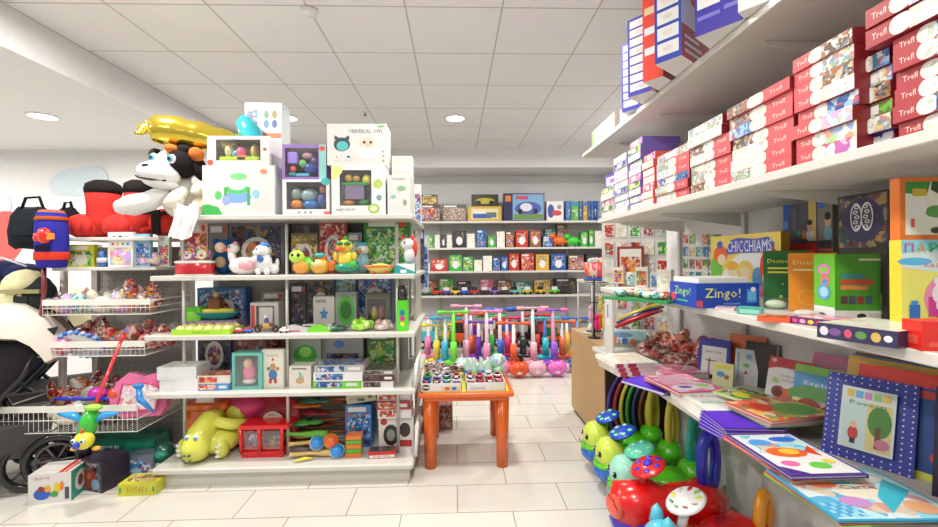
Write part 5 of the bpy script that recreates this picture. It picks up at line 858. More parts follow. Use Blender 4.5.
for k, (a, b, hh, ar, lb) in enumerate([(423, 437, 14, 'toy', 'multicoloured box at the back of lowest far shelf, left end'), (439, 453, 16, 'green', 'green box at the back of lowest far shelf'), (457, 471, 13, 'dark', 'dark box behind the blue truck'), (480, 493, 15, 'pink', 'pink purple box behind the lilac truck'), (497, 511, 14, 'mixed', 'brown box behind the charcoal truck'), (515, 530, 12, 'teal', 'teal box behind the mint truck'), (534, 550, 14, 'gold', 'yellow box behind the amber truck'), (555, 577, 15, 'dark', 'wide black box behind the lime truck')]):
    fbox(lb, a, b, hh, 3, WORDS[ar][1], ar, Y=6.5, group=G_[3])
# ================= SCOOTERS AND BIG TOYS BELOW
def scooter(lb, px, Y, c1, c2, top, rz=0, deck=None, trim='f0f0f0'):
    X = pxX(px, Y); Zt = atY(px, top, Y)[1]
    t = Thing('kick_scooter', lb, 'scooter', (X, Y, 0), rz, 'child scooters in a row'); deck = deck or c1
    q = t.part('deck'); q.box(-.055, .055, .02, .42, .055, .085, P(deck), .012); q.tube([(0, .05, .08), (0, -.03, .1), (0, -.06, .16)], .03, P(deck), 10)
    q = t.part('stem', label='pale tube'); q.tube([(0, -.05, .14), (0, -.02, Zt * .55), (0, 0, Zt)], [.032, .025, .02], P(c2), 10); q.tube([(0, -.055, .14), (0, -.04, .36)], .044, P(c1), 10)
    q = HB = t.part('handlebar'); q.tube([(-.17, -.01, Zt), (.17, -.01, Zt)], .015, P(c1))
    for s_ in (-1, 1): q = t.part('grip', HB); q.tube([(s_ * .1, -.01, Zt), (s_ * .2, -.01, Zt)], .024, P(c1 if trim == 'f0f0f0' else trim), 10)
    for s_ in (-1, 1): q = t.part('wheel'); q.ring((s_ * .13, -.03, .06), .038, .022, P(trim if trim != 'f0f0f0' else 'e8b0d0'), (0, 90, 0), 16); q.lathe([(.03, -.018), (.03, .018)], P(c1), (s_ * .13, -.03, .06), 14, (0, 90, 0))
    q = t.part('wheel'); q.ring((0, .46, .05), .034, .018, P('303034'), (0, 90, 0), 14)
    q = t.part('axle_cover'); q.ell((0, -.03, .1), (.13, .05, .045), P(c1))
    return t.done()
SCO = [(436, 5.5, 'd8c040', 'e8d890', 325, 'e8d83a', 'yellow scooter with pale yellow stem, leftmost'), (445, 5.45, '2aa8d0', 'e4f0f4', 318, None, 'sky blue scooter beside the yellow one'), (453, 5.4, '6ad83a', '7ae03a', 312, None, 'lime green scooter with tall green handlebar'), (466, 5.5, 'f0a0c0', 'f0c8d8', 306, None, 'pale pink scooter with blush stem left of centre'), (478, 5.7, '7a3ac0', 'e8e0f4', 322, None, 'purple scooter partly behind the pink ones'), (486, 5.3, 'f08ab8', 'f2c0d4', 311, None, 'pink scooter with pig face deck and pink stem'), (499, 5.5, '3a6ad8', 'f2f4f6', 309, None, 'blue and white scooter right of the pig one'), (513, 5.25, 'e85a28', 'eceae6', 323, 'e85a28', 'orange red scooter with crab face and white stem'), (522, 5.7, '2a2a2e', 'c8c8cc', 310, None, 'black scooter behind the orange and pink ones'), (532, 5.3, 'f0a8b8', 'f4dcdc', 308, None, 'pale rose scooter with tall white stem'), (552, 5.3, '8a4ad0', 'ea8ac0', 310, 'e86ab0', 'pink scooter with purple stem and pink handlebar'), (544, 5.6, '2ab8c8', '2a6ac0', 318, None, 'turquoise scooter behind the purple stemmed one'), (561, 5.65, 'd8603a', 'c8d0d8', 322, None, 'grey stemmed scooter with orange red parts'), (470, 5.8, 'e8602a', 'f0f0f0', 314, None, 'orange scooter in the rear row behind the purple one'), (491, 5.85, '3ac85a', 'e8e8e8', 316, None, 'green scooter in the rear row behind the pig faced one'), (506, 5.8, 'e83a7a', 'f4c8d8', 318, None, 'raspberry pink scooter in the rear row behind the white one'), (536, 5.85, 'd83030', '2a2a2a', 315, None, 'red and black scooter in the rear row behind rose scooter'), (566, 5.9, 'e8b83a', 'e8e0d0', 320, None, 'amber scooter in the rear row near the brown cabinet'), (428, 5.8, 'e87ab0', 'f0f0f4', 318, None, 'pink scooter in the rear row by the gondola end'), (577, 5.2, '3a6ac8', '5a8ae0', 318, None, 'blue scooter at the right end beside the brown cabinet')]
for a, Y, c1, c2, top, trm, lb in SCO: scooter(lb, a, Y, c1, c2, top, rng.uniform(-12, 12), None, trm or 'f0f0f0')
def face_toy(lb, px, Y, c):
    figure('scooter_face_toy', lb, 'toy animal', (pxX(px, Y), Y, 0), 0, [('head', [(0, 0, 10, 12, 7, 9, c)]), ('ear', [(-6, 0, 17, 2.6, 1.6, 3, c)]), ('ear', [(6, 0, 17, 2.6, 1.6, 3, c)]), ('eye', [(-3, -5.6, 11, 1.3, .8, 1.5, '181818')]), ('eye', [(3, -5.6, 11, 1.3, .8, 1.5, '181818')]), ('snout', [(0, -5.6, 7, 3, 1.6, 2, 'f4d0dc')])], 'round animal toys before the scooters')
face_toy('round pink pig toy on the floor left of the orange scooter', 500, 5.05, 'f08ab8'); face_toy('round orange crab toy on floor under the scooters', 518, 4.98, 'e8501e'); face_toy('round blush pink toy on floor right of the orange crab', 536, 5.0, 'f4b0c0'); face_toy('round magenta toy on floor under the purple stemmed scooter', 556, 5.0, 'e86ac0')
# big toys on the lower platform behind the scooters
m = MB().box(FX0, FX1, 6.0, 6.70, 0, .12, METAL, .01); solo('low_platform', 'white low display platform on the floor under the far shelves', 'display platform', m)
for k, (px, w_, h, c1, c2, Y, lb) in enumerate([(428, .3, .5, '3ab8c8', 'f4f4f4', 6.15, 'turquoise boxed ride toy at left behind the scooters'), (446, .24, .3, '3a9a3a', 'e8c030', 6.2, 'green toy vehicle behind the lime scooter'), (459, .25, .42, 'e05a20', '2a2a2c', 6.2, 'orange toy truck behind the blush pink scooter'), (473, .22, .38, 'e84a20', '7a2ab0', 6.15, 'red orange toy truck with purple wheels'), (491, .26, .5, '8a4a30', 'e8e4e0', 6.25, 'brown toy chest behind the pig scooter'), (507, .26, .45, 'e8602a', '2a6ac0', 6.2, 'orange toy digger behind the crab scooter'), (523, .26, .42, '1a1a1e', 'b0b0b4', 6.2, 'black toy jeep behind the rose scooter'), (541, .24, .4, '222428', 'c83a3a', 6.2, 'black toy motorbike set behind the rose scooter, right'), (552, .28, .34, 'e87a20', '2a8a3a', 6.1, 'orange and green toy tractor behind the purple stemmed scooter'), (568, .22, .44, 'd86a4a', '5a8ab0', 6.25, 'salmon toy truck at the right behind the scooters'), (583, .2, .4, '4a4a50', '9a9aa0', 6.2, 'grey toy crane at the right end of the platform')]):
    t = Thing('toy_truck', lb, 'toy truck', (pxX(px, Y), Y, .12), 0, 'large toy vehicles on the low platform')
    q = t.part('body'); q.box(-w_ / 2, w_ / 2, -.09, .09, .06, h * .5, P(c1), .02); q = t.part('cab'); q.box(-w_ * .32, w_ * .2, -.08, .08, h * .5, h * .85, P(c2), .02); q.box(-w_ * .34, w_ * .22, -.085, .085, h * .85, h * .9, P(c1), .005)
    q = t.part('load'); q.ell((w_ * .25, 0, h * .62), (w_ * .2, .07, h * .14), P(c1))
    for a in (-1, 1): q = t.part('wheel'); q.ring((a * w_ * .3, -.09, .065), .045, .02, P('141416'), (90, 0, 0), 14); q.lathe([(.03, -.015), (.03, .015)], P(c2), (a * w_ * .3, -.09, .065), 12, (90, 0, 0))
    t.done()
# ================= RIGHT WALL SHELVES
def atZ(px, py, z):
    x, y, c = ray(px, py); t = (z - EYE) / c; return x * t, y * t
XF = .95
R1 = atX(638, 114, XF)[1] + .03; R2 = atX(720, 194, XF)[1] + .03; R3 = atX(666, 300, XF)[1]; R4 = .775
s = Thing('wall_shelving', 'white wall mounted shelving with four long shelves along the right wall', 'shelving unit', (0, 0, 0))
for zz, y0, y1, xf in ((R1, .2, atX(582, 157, XF)[0], XF), (R2, .2, atX(598, 226, XF)[0], XF), (R3, .3, 2.8, XF), (R4, .3, 2.98, XF)):
    q = s.part('shelf'); q.box(xf, WX - .02, y0, y1, zz - .028, zz, METAL, .006)
    for yb in (.7, 1.45, 2.2, 2.75): q = s.part('bracket'); q.prism([(0, 0), (-.42, 0), (-.42, -.015), (0, -.07)], -.0015, .0015, M('dddbd5', .4), (WX - .03, yb, zz - .029), (1, 0, 0), (0, 0, 1))
for yb in (.7, 1.45, 2.2, 2.85): q = s.part('upright'); q.box(WX - .02, WX - .002, yb - .014, yb + .014, .1, 2.3, METAL)
q = s.part('end_post'); q.box(XF + .02, XF + .03, 2.64, 2.78, R4 + .002, R3 - .03, METAL); q.face((XF + .02, 2.78, R4), (0, -.14, 0), (0, 0, R3 - R4), [('r', .3, .45, .6, .85, K('e4eaf2')), ('r', .38, .55, .52, .75, K('2a4ac0'))])
q = s.part('lower_panel', label='glossy white back panel below the bottom shelf'); q.box(WX - .022, WX - .003, .3, 3.0, .02, R4 - .1, M('e6e4de', .12, coat=.5))
s.done()
HAZY_RED = 'cc5258'  # lightened red: pinkish haze of shrink-wrap reflections put into the colour
# ---- stacks of puzzle boxes on shelf R2
def pbox(lb, X, Yf, Yn, z, h, ar, dep=.2, flip=False, col=HAZY_RED, grp='jigsaw puzzle boxes stacked on the right shelf', side=None, style=0):
    w_ = Yf - Yn; R_ = K(col); W_ = K('dcd8d0')
    if style == 0: els = [('r', .0, .0, .47, 1, A[ar]), ('e', .5, .5, .14, .62, W_), ('r', .42, .05, .56, .95, A['puzw']), ('r', .63, .0, 1, 1, R_), ('t', 'Trefl', .81, .5, .34, K('f0d0cc'), .18)]
    elif style == 1: els = [('r', .0, .0, .36, 1, R_), ('t', 'Trefl', .17, .5, .34, K('f0d0cc'), .18), ('e', .42, .5, .13, .55, W_), ('e', .42, .5, .08, .35, A['puzw']), ('r', .52, .0, 1, 1, A[ar])]
    else: els = [('r', .03, .06, .97, .94, A[ar]), ('r', .3, .2, .6, .8, W_), ('r', .34, .3, .56, .7, A['puzw'])]
    els = [clampel(e) for e in els]
    return carton('puzzle_box', lb, 'puzzle box', w_, dep, h - .0008, (X + dep / 2, (Yf + Yn) / 2, z), -90, {'a': R_, 'r': K('7a2026'), 'l': R_, 't': R_, 'k': K('e8e4dc')} if side is None else {'a': K(side)}, {'f': els, 't': [('r', .05, .05, .95, .95, A[ar])]}, grp)
def clampel(e):
    if e[0] == 'e':
        n = 14; pts = [(e[1] + e[3] * math.cos(2 * math.pi * j / n), min(1, max(0, e[2] + e[4] * math.sin(2 * math.pi * j / n)))) for j in range(n)]; return ('p', pts, e[5])
    return e
PH = .0375
def stack(name, px0, px1, n, seed, styles, arts, X=.965, dep=.2, h=PH, z=None, cols=None, jit=.012, side=None):
    r_ = random.Random(seed); z = R2 if z is None else z; Yf = atX(px0, 200, X)[0]; Yn = atX(px1, 190, X)[0]
    for i in range(n):
        o = r_.uniform(-jit, jit); xx = X + r_.uniform(-.004, .012); st = styles[i % len(styles)]
        nm = {'puz': 'landscape', 'puzp': 'pastel', 'puzb': 'brown', 'puzw': 'pale', 'toy': 'bright', 'blue': 'blue', 'pink': 'pink', 'green': 'green', 'cream': 'cream', 'book': 'cheerful'}[arts[i % len(arts)]]
        pbox('%s picture box in %s, %s' % (nm, name, ordn[i] if n > 1 else 'single one'), xx, Yf - .003 + o * .3, Yn + .003 + o * .3, z, h, arts[i % len(arts)], dep, False, (cols[i % len(cols)] if cols else HAZY_RED), style=st, side=side); z += h
    return z
z_ = stack('the nearest stack at the right edge', 893, 990, 6, 1, [1], ['puzp', 'blue', 'puz', 'puzw'], X=.975, cols=['a8323a'])
z_ = stack('the second stack from the right edge', 857, 893, 6, 2, [2, 1], ['blue', 'puz', 'green', 'puzb', 'puz'], X=1.0, cols=['8a2a30', '3a5aa8', 'a8323a'])
z_ = stack('the tall stack right of the long aisle boxes', 794, 856, 8, 3, [1], ['pink', 'book', 'puzp', 'blue', 'puzw', 'puzb', 'puz', 'puzb'])
z_ = stack('the wide scenery box stack', 731, 793, 4, 4, [0], ['puz', 'cream', 'puzw', 'puzb'])
z_ = stack('the two dark boxes atop the wide scenery stack', 727, 791, 3, 14, [0, 0, 0], ['blue', 'puzb', 'puzb'], z=z_, X=.96)
z_ = stack('the middle stack beside the wide scenery boxes', 689, 730, 5, 5, [0], ['puzb', 'puz', 'puz', 'puzw', 'puzb'])
z_ = stack('the white and grey pair atop the middle stack', 689, 724, 2, 15, [2], ['puzw', 'puz'], z=z_, cols=['e4e0da'])
z_ = stack('the pastel stack left of the middle stack', 655, 688, 6, 6, [0, 0, 2], ['puzp', 'puz', 'blue', 'puzp', 'teal' if False else 'puz', 'puz'])
z_ = stack('the pink and red narrow stack', 642, 654, 7, 7, [2], ['puzw', 'cream', 'pink', 'puzw'], cols=['e87a5a', 'e0604a', 'd84a3a'], side='e0604a')
z_ = stack('the small white and purple box stack', 628, 641, 10, 8, [2], ['puzw', 'puzp', 'cream', 'green', 'pink'], cols=['8a7ac8', 'e8e4f0', 'c8b8e8'], side='7a6ac0')
z_ = stack('the lilac and white stack near the far end', 614, 627, 9, 9, [2], ['puzw', 'puzp', 'puzw', 'blue'], cols=['e0d8f0', 'b8a8e0'], side='d8d0e8')
z_ = stack('the last pale stack at far end', 601, 613, 5, 10, [2], ['puzw', 'green', 'pink'], cols=['e8e0e8', 'd8503a', 'a0b8d8'], side='e4dce4')
carton('toy_box', 'purple and white box on top of the last pale stack', 'toy box', .2, .12, .09, (1.06, atX(607, 200, .965)[0], z_), -80, {'a': K('6a4ab8')}, {'f': [('r', .1, .2, .9, .8, K('e4dcf0')), ('r', .3, .35, .7, .65, K('a070c8'))], 'r': [('r', .2, .2, .8, .8, K('e4dcf0'))]})
# slanted long boxes in front of the two near stacks
zt = R2 + 6 * PH + .002
for i, (a, b, ar, lb) in enumerate([(866, 960, 'puzw', 'lower long red jigsaw box laid across the two near stacks'), (868, 962, 'puzp', 'upper long red jigsaw box laid across the two near stacks')]):
    pbox(lb, .965 - .005 * i, atX(a, 60, .965)[0], atX(b, 60, .965)[0], zt + .045 * i, .043, ar, .22, style=1, col='a02a34')
# things further back behind the stacks
for i, (Y_, w_, h_, c, ar, lb) in enumerate([(2.0, .3, .3, '7a2a2e', 'red', 'dark red game box at the wall behind the pastel stack'), (2.35, .3, .36, '3a2a4a', 'dark', 'dark purple game box at the wall behind the lilac stacks'), (1.1, .4, .36, '5a1e22', 'red', 'maroon game box at the wall behind the tall stack'), (1.6, .4, .2, '6a2a30', 'puzb', 'brown red game box at the wall behind the wide scenery stack')]):
    carton('game_box', lb, 'game box', w_, .07, h_, (1.42, Y_, R2), -90, {'a': K(c)}, {'f': [('r', .06, .06, .94, .94, A[ar])]})
# ---- shelf R1: tall boxes standing at an angle and overhanging the edge
def tallbox(lb, px, py, w_, d, h, c, els, rz=-52, side='e8e4dc', sels=None):
    X, Y = atZ(px, py, R1); a = math.radians(rz); cx = X + math.cos(a) * w_ / 2 - math.sin(a) * d / 2; cy = Y + math.sin(a) * w_ / 2 + math.cos(a) * d / 2
    return carton('educational_game_box', lb, 'game box', w_, d, h, (cx, cy, R1 + .001), rz, {'a': K('e9e6de'), 'f': K(c), 'l': K(c), 'r': K(side), 'u': K('efece6')}, {'f': els, 'r': sels or []}, 'tall game boxes on the top right shelf')
win = lambda n, cols: [('r', .1, .06 + .93 * i / n, .9, .06 + .93 * (i + .8) / n, K('e9e9f0')) for i in range(n)] + [('e', .5, .06 + .93 * (i + .4) / n, .2, .025, K(cols[i % len(cols)])) for i in range(n)]
tallbox('blue game box with eight pale windows, furthest of the top shelf row', 622, 113, .10, .24, .36, '3a3aa8', win(8, ['d8c8c8', 'c8d0d8']))
tallbox('blue game box with pale windows second in the top shelf row', 628, 98, .12, .24, .37, '3a3aa8', win(8, ['d8c8d8', 'c8d8e0']))
tallbox('orange red game box between the blue ones on the top shelf', 643, 83, .09, .24, .40, 'e0422c', [('r', .1, .28, .6, .36, K('f0e8e0')), ('r', .1, .5, .6, .58, K('f0e8e0')), ('r', .1, .72, .6, .8, K('f0c8a0'))], side='c83a28')
tallbox('blue game box with six white windows and red spine on the top shelf', 655, 65, .105, .26, .40, '2a44a8', win(6, ['d8d0c8', 'e0d8c8']), side='f0ece4', sels=[('r', 0, 0, 1, .32, K('b82a2a')), ('r', .1, .2, .6, .23, K('f4ece4')), ('r', .1, .13, .7, .16, K('f4ece4')), ('r', .1, .06, .6, .09, K('f4ece4')), ('e', .5, .6, .2, .05, K('d85a4a'))])
tallbox('purple blue game box with round fruit pictures on the top shelf', 695, 38, .17, .26, .36, '3c32a0', [('r', .05, .25, .48, .95, K('f0f0f0')), ('r', .55, .25, .98, .95, K('f0f0f0')), ('e', .26, .45, .15, .1, K('e88a2a')), ('e', .26, .45, .09, .06, K('8a9a2a')), ('e', .75, .6, .12, .2, K('d83a3a')), ('r', .05, .14, .48, .18, K('7a74c8')), ('r', .55, .16, .98, .2, K('7a74c8'))], rz=-52)
tallbox('white game box nearest on the top right shelf', 738, 13, .2, .26, .34, 'ece8e2', [('r', .1, .2, .9, .9, A['cream'])], rz=-52)
Xw, Yw = 1.02, (atX(590, 150, 1.0)[0] + atX(618, 140, 1.0)[0]) / 2
carton('toy_box', 'white box with dark upright lettering at the far end of the top right shelf', 'toy box', .44, .22, .13, (1.1, Yw - .02, R1), -90, {'a': WHITE}, {'f': [T('ABCDEFGH', .55, .45, .35, '3a3a3a', .6), ('r', .0, .0, .14, 1, K('8ac86a')), ('r', .88, .6, .98, .9, K('6ab04a'))], 'k': []})
carton('toy_box', 'slim pale green box behind the white lettered box on the top right shelf', 'toy box', .4, .04, .16, (1.26, Yw - .02, R1), -90, {'a': K('c8dcb8')}, {'f': [('r', .1, .1, .9, .9, A['green'])]})
carton('toy_box', 'red topped box between lettered box and tall blue boxes', 'toy box', .12, .2, .12, (1.1, atX(632, 110, 1.0)[0] + .12, R1), -90, {'a': K('d86a4a')}, {'f': [('r', .1, .1, .9, .9, A['pink'])]})

# ---- shelf R3
z = R3
def rbox(name, lb, px, py, w_, d, h, rz, cols, art_, cat='toy box', zz=None, dz=0, group=None, rx=0):
    """nearest-left foot corner of the front face stands under pixel px,py on the shelf plane"""
    zb = R3 if zz is None else zz; X, Y = atZ(px, py, zb); a = math.radians(rz)
    cx = X + math.cos(a) * w_ / 2 - math.sin(a) * d / 2; cy = Y + math.sin(a) * w_ / 2 + math.cos(a) * d / 2
    return carton(name, lb, cat, w_, d, h, (cx, cy, zb + dz), rz, cols, art_, group, rx=rx)
Yz = 1.60; Xz = pxX(696, Yz)
carton('game_box', 'blue game box with green and yellow Zingo lettering at the shelf front', 'game box', pxX(759, Yz) - Xz, .20, .093, ((Xz + pxX(759, Yz)) / 2, Yz + .10, z), 0, {'a': K('2043a8'), 't': K('2a50b8')}, {'f': [T('Zingo!', .42, .55, .5, 'e0e068', .56), ('r', .8, .2, .96, .75, K('3a8ad8')), ('r', .82, .3, .94, .65, K('6ab0e8')), ('r', .0, .05, .1, .3, K('c84a5a')), ('r', .42, .14, .7, .2, K('6a8ad0')), ('e', .9, .75, .04, .1, K('e8e8f0'))], 'l': [T('Zingo!', .5, .6, .45, 'a8e070', .6), ('e', .15, .35, .1, .18, K('d84a6a')), ('r', .3, .2, .7, .26, K('58c070'))]})
carton('game_box', 'thin white box lying on the blue game box', 'game box', .2, .17, .02, (Xz + .11, Yz + .1, z + .0935), 3, {'a': K('e4e0da')}, {'t': [('r', .1, .1, .9, .9, K('d0d4dc'))]})
# cards game box with cartoon children (generic)
Xc = 1.24; Ya = atX(711, 260, Xc)[0]; Yb_ = atX(781, 260, Xc)[0]; zt_ = atX(745, 234, Xc)[1]
HA = K('e8622a'); SK = K('f4d0b0')
carton('game_box', 'large orange game box with blue white lettering and drawn children', 'game box', Ya - Yb_, .035, zt_ - z, (Xc + .0175, (Ya + Yb_) / 2, z), -90, {'a': K('eec058'), 'f': K('f0c860'), 'r': K('a8781e')}, {'f': [
  ('r', .02, .02, .98, .2, K('f2e8c8')), ('e', .62, .5, .3, .24, K('f6f0e0')), ('e', .1, .45, .1, .26, K('6ab83a')), ('e', .17, .7, .12, .14, HA), ('e', .19, .62, .07, .09, SK), ('e', .16, .86, .05, .06, K('3a5ac0')),
  ('e', .3, .3, .12, .18, K('f0f0e8')), ('e', .36, .44, .07, .09, SK), ('e', .36, .53, .09, .07, K('e8a83a')), ('e', .36, .2, .16, .15, K('3a9a4a')), ('e', .55, .45, .12, .16, K('e8c060')), ('e', .55, .42, .07, .1, SK), ('e', .55, .22, .12, .14, K('f4e070')), ('e', .72, .36, .07, .16, K('4a90c8')), ('e', .88, .5, .13, .3, K('d8401e')), ('e', .86, .36, .08, .11, SK), ('e', .85, .17, .12, .12, K('e87a9a')),
  ('p', [(.26, .76), (.34, .92), (.45, .95), (.7, .92), (.86, .94), (.93, .84), (.9, .73), (.7, .72), (.45, .72), (.3, .7)], K('4a56b0')), T('CHICCHIAMS', .592, .82, .17, 'f4f6fa', .62)]})
carton('game_box', 'dark brown game box standing behind the orange box and green dictionary', 'game box', .26, .05, .27, (1.44, 1.92, z), -90, {'a': K('4a3a28')}, {'f': [('r', .05, .1, .95, .9, art('swirl', ['3a3020', '5a5030', '2a2a1c', '7a6a40', '3a4a2c'], 40))]})
# dictionaries
carton('dictionary', 'dark green dictionary with yellow title standing on the third right shelf', 'book', .135, .04, .215, (1.24, 1.58, z), -38, {'a': K('1d5a26'), 'r': K('d8d4c8'), 'f': K('1c6428')}, {'f': [T('Dictionar', .47, .82, .07, 'f0e040', .75), ('r', .1, .68, .8, .71, K('e8dc50')), ('r', .1, .61, .75, .64, K('e8dc50')), ('e', .6, .3, .05, .035, K('c8e860')), ('e', .4, .2, .04, .03, K('a8d850')), ('e', .8, .48, .03, .02, K('c8e860')), ('e', .45, .42, .02, .015, K('a8d850'))]})
carton('dictionary', 'orange dictionary with pale title right of the green one', 'book', .13, .04, .205, (1.235, 1.455, z), -36, {'a': K('c86a1a'), 'l': K('8a8478'), 'f': K('ee8a1e')}, {'f': [T('Dictionar', .5, .84, .07, 'f8e8a0', .8), ('r', .1, .7, .7, .73, K('f8e8a0')), ('e', .4, .25, .2, .14, K('f2a23c')), ('e', .4, .25, .17, .12, K('ee8a1e')), ('e', .65, .28, .03, .02, K('fff0c0'))]})
# green puzzle box
Xg, Yg = atZ(843, 322, z)
carton('game_box', 'lime green and white box with ring puzzle pictures on the third right shelf', 'game box', .13, .09, .20, (Xg + .06, Yg + .05, z), -8, {'a': K('6abf2e'), 'f': K('4a9a2a'), 't': K('7acf3e')}, {'f': [('r', 0, 0, 1, .16, K('eeeee6')), ('r', .12, .55, .8, .62, K('c84a3a')), ('r', .12, .64, .6, .7, K('3a8a9a')), ('r', .12, .47, .7, .53, K('e08a4a')), ('g', .12, .26, .8, .4, 4, 1, [K('5a3a3a'), K('3a5a7a'), K('8a3a2a'), K('4a4a6a')]), ('r', .5, .9, .95, .93, K('e8f0d0')), ('r', .7, .02, .95, .12, K('c8c8c0')), ('e', .55, .08, .1, .04, K('2a2a2a'))], 'l': [('r', 0, 0, 1, .2, K('f0f0e8')), ('e', .5, .76, .3, .09, K('e87ac8')), ('e', .5, .76, .2, .05, K('8ad04a')), ('e', .55, .6, .22, .1, K('e8786a')), ('e', .55, .58, .12, .05, K('4a9ad8')), ('e', .5, .42, .3, .12, K('5aa0e0')), ('e', .5, .42, .2, .08, K('a8d0f0')), ('e', .4, .07, .2, .03, K('3a5a2a'))]})
# back row raised boxes standing on brown support cartons
zs_ = atX(800, 258, 1.37)[1]
carton('game_box', 'brown carton at the wall under the doctor kit boxes', 'game box', .5, .12, zs_ - z, (1.425, (atX(783, 230, 1.37)[0] + atX(833, 230, 1.37)[0]) / 2, z), -90, {'a': K('5a4a3a')}, {'f': [('r', .1, .1, .9, .9, A['dark'])]})
Yk0, Yk1 = atX(783, 230, 1.37)[0], atX(817, 230, 1.37)[0]; hk = atX(800, 203, 1.37)[1] - zs_
carton('game_box', 'blue and grey doctor kit box with red base band and small boy photo', 'game box', Yk0 - Yk1 - .004, .09, hk, (1.415, (Yk0 + Yk1) / 2, zs_), -90, {'a': K('2a5ac8'), 'f': K('5a5a68')}, {'f': [('r', 0, .3, .2, 1, K('2a62d8')), ('r', 0, 0, 1, .26, K('c82a2a')), ('r', .1, .08, .9, .14, K('e86a5a')), ('r', .78, .3, 1, 1, K('e8c070')), ('e', .82, .4, .12, .1, K('f0f0f0')), ('e', .82, .55, .08, .09, K('e0b090')), ('e', .82, .63, .08, .05, K('2a1e1a')), ('e', .5, .45, .06, .05, K('3ab08a')), ('e', .65, .42, .07, .08, K('e8803a')), ('r', .04, .55, .16, .7, K('6aa0f0')), ('r', .28, .5, .45, .9, K('6a6a7a'))]})
Yk2 = atX(833, 230, 1.37)[0]
carton('game_box', 'grey box with blue square and small boy photo right of the doctor kit', 'game box', Yk1 - Yk2 - .004, .09, hk, (1.415, (Yk1 + Yk2) / 2, zs_), -90, {'a': K('6a6664'), 'f': K('8a8480')}, {'f': [('r', .1, .85, .5, 1, K('3a7ae8')), ('e', .7, .62, .2, .12, K('e0b090')), ('e', .7, .71, .2, .07, K('2a1e1a')), ('e', .7, .42, .28, .12, K('7ab0d0')), ('r', .05, .05, .95, .3, K('4a4048')), ('r', .05, .12, .95, .16, K('b05a3a'))]})
zb2 = atX(865, 249, 1.25)[1]; Yq0, Yq1 = atX(838, 230, 1.25)[0], atX(889, 230, 1.25)[0]
carton('game_box', 'dark support carton against the wall below the brain puzzle', 'game box', Yq0 - Yq1 - .01, .12, zb2 - z, (1.31, (Yq0 + Yq1) / 2, z), -90, {'a': K('34302c')}, {'f': [('r', .1, .1, .9, .9, A['dark'])]})
BR = K('f0efe8'); br = []
for sgn in (-1, 1):
    br += [('e', .5 + sgn * .11, .58, .12, .26, BR), ('e', .5 + sgn * .11, .58, .1, .23, K('3a3a58'))]
    for k in range(5): br += [('e', .5 + sgn * (.09 + .03 * (k % 2)), .4 + .09 * k, .05, .035, BR), ('e', .5 + sgn * (.09 + .03 * (k % 2)), .4 + .09 * k, .032, .018, K('3a3a58'))]
carton('game_box', 'black brain puzzle box with white outlined brain drawing', 'game box', Yq0 - Yq1, .05, atX(865, 193, 1.25)[1] - zb2, (1.275, (Yq0 + Yq1) / 2, zb2), -90, {'a': K('26242a')}, {'f': [('r', .03, .03, .97, .97, A['dark']), ('e', .5, .52, .42, .4, K('2c2850'))] + br})
# boxed picture and train puzzle
Yp = .99; Xp = pxX(892, Yp); zp1 = atY(915, 240, Yp)[1]
carton('game_box', 'tall yellow and blue box with cyrillic title and white cat in a train', 'game box', .20, .03, zp1 - z, (Xp + .115, Yp + .0, z), -4, {'a': K('e8c83a'), 'f': K('f0e070')}, {'f': [('r', 0, .72, 1, 1, K('8ad0f0')), ('p', [(0, .72), (.5, .66), (1, .8), (1, .72), (1, .95), (0, .86)], K('d0ecf8')), ('e', .15, .78, .2, .04, K('5ab8e8')), ('e', .55, .4, .3, .26, K('e88ab0')), ('r', .3, .15, .85, .42, K('c83a8a')), ('e', .5, .45, .16, .13, K('f8f4ee')), ('e', .4, .58, .04, .04, K('f8f4ee')), ('e', .6, .58, .04, .04, K('f8f4ee')), ('e', .45, .46, .015, .015, K('202020')), ('e', .56, .46, .015, .015, K('202020')), ('e', .5, .33, .12, .08, K('f8f4ee')), ('e', .34, .14, .12, .08, K('e8b030')), ('e', .34, .14, .07, .045, K('8a3a8a')), ('e', .7, .14, .12, .08, K('e8b030')), ('r', .08, .2, .2, .34, K('2a6ab8')), ('r', .1, .34, .18, .38, K('3a8ad0')), ('r', 0, 0, 1, .06, K('e8b048')), T('П', .08, .92, .09, 'd83a9a', .1), T('А', .22, .92, .09, 'e8a030', .1), T('Р', .36, .92, .09, '3ab04a', .1), T('О', .5, .92, .09, 'e03a3a', .1), T('В', .64, .92, .09, '3a5ad8', .1), T('О', .78, .92, .09, 'e8c030', .1), T('З', .91, .92, .09, 'd83a9a', .09), T('КАЗКИ-ОСОБ', .55, .74, .035, 'c83a3a', .6)]})
carton('picture_puzzle', 'orange framed picture puzzle with leafy green and white scene', 'puzzle', .20, .025, atY(915, 178, Yp)[1] - zp1, (Xp + .115, Yp + .0, zp1), -4, {'a': K('d8742a')}, {'f': [('r', .06, .08, .94, .93, K('e8ecd0')), ('p', [(.06, .75), (.3, .7), (.35, .93), (.06, .93)], K('3a8a3a')), ('p', [(.35, .8), (.6, .6), (.75, .75), (.7, .93), (.36, .93)], K('2a5a3a')), ('r', .14, .7, .3, .82, K('c8a83a')), ('e', .42, .45, .14, .1, K('5a9a4a')), ('e', .5, .42, .07, .05, K('e8b04a')), ('e', .2, .5, .1, .14, K('f4f4ea')), ('e', .75, .45, .15, .12, K('c8dca8')), ('e', .4, .15, .06, .05, K('3a3a3a')), ('e', .6, .17, .05, .05, K('4a7a4a')), ('r', .12, .2, .16, .34, K('d85a4a'))]})
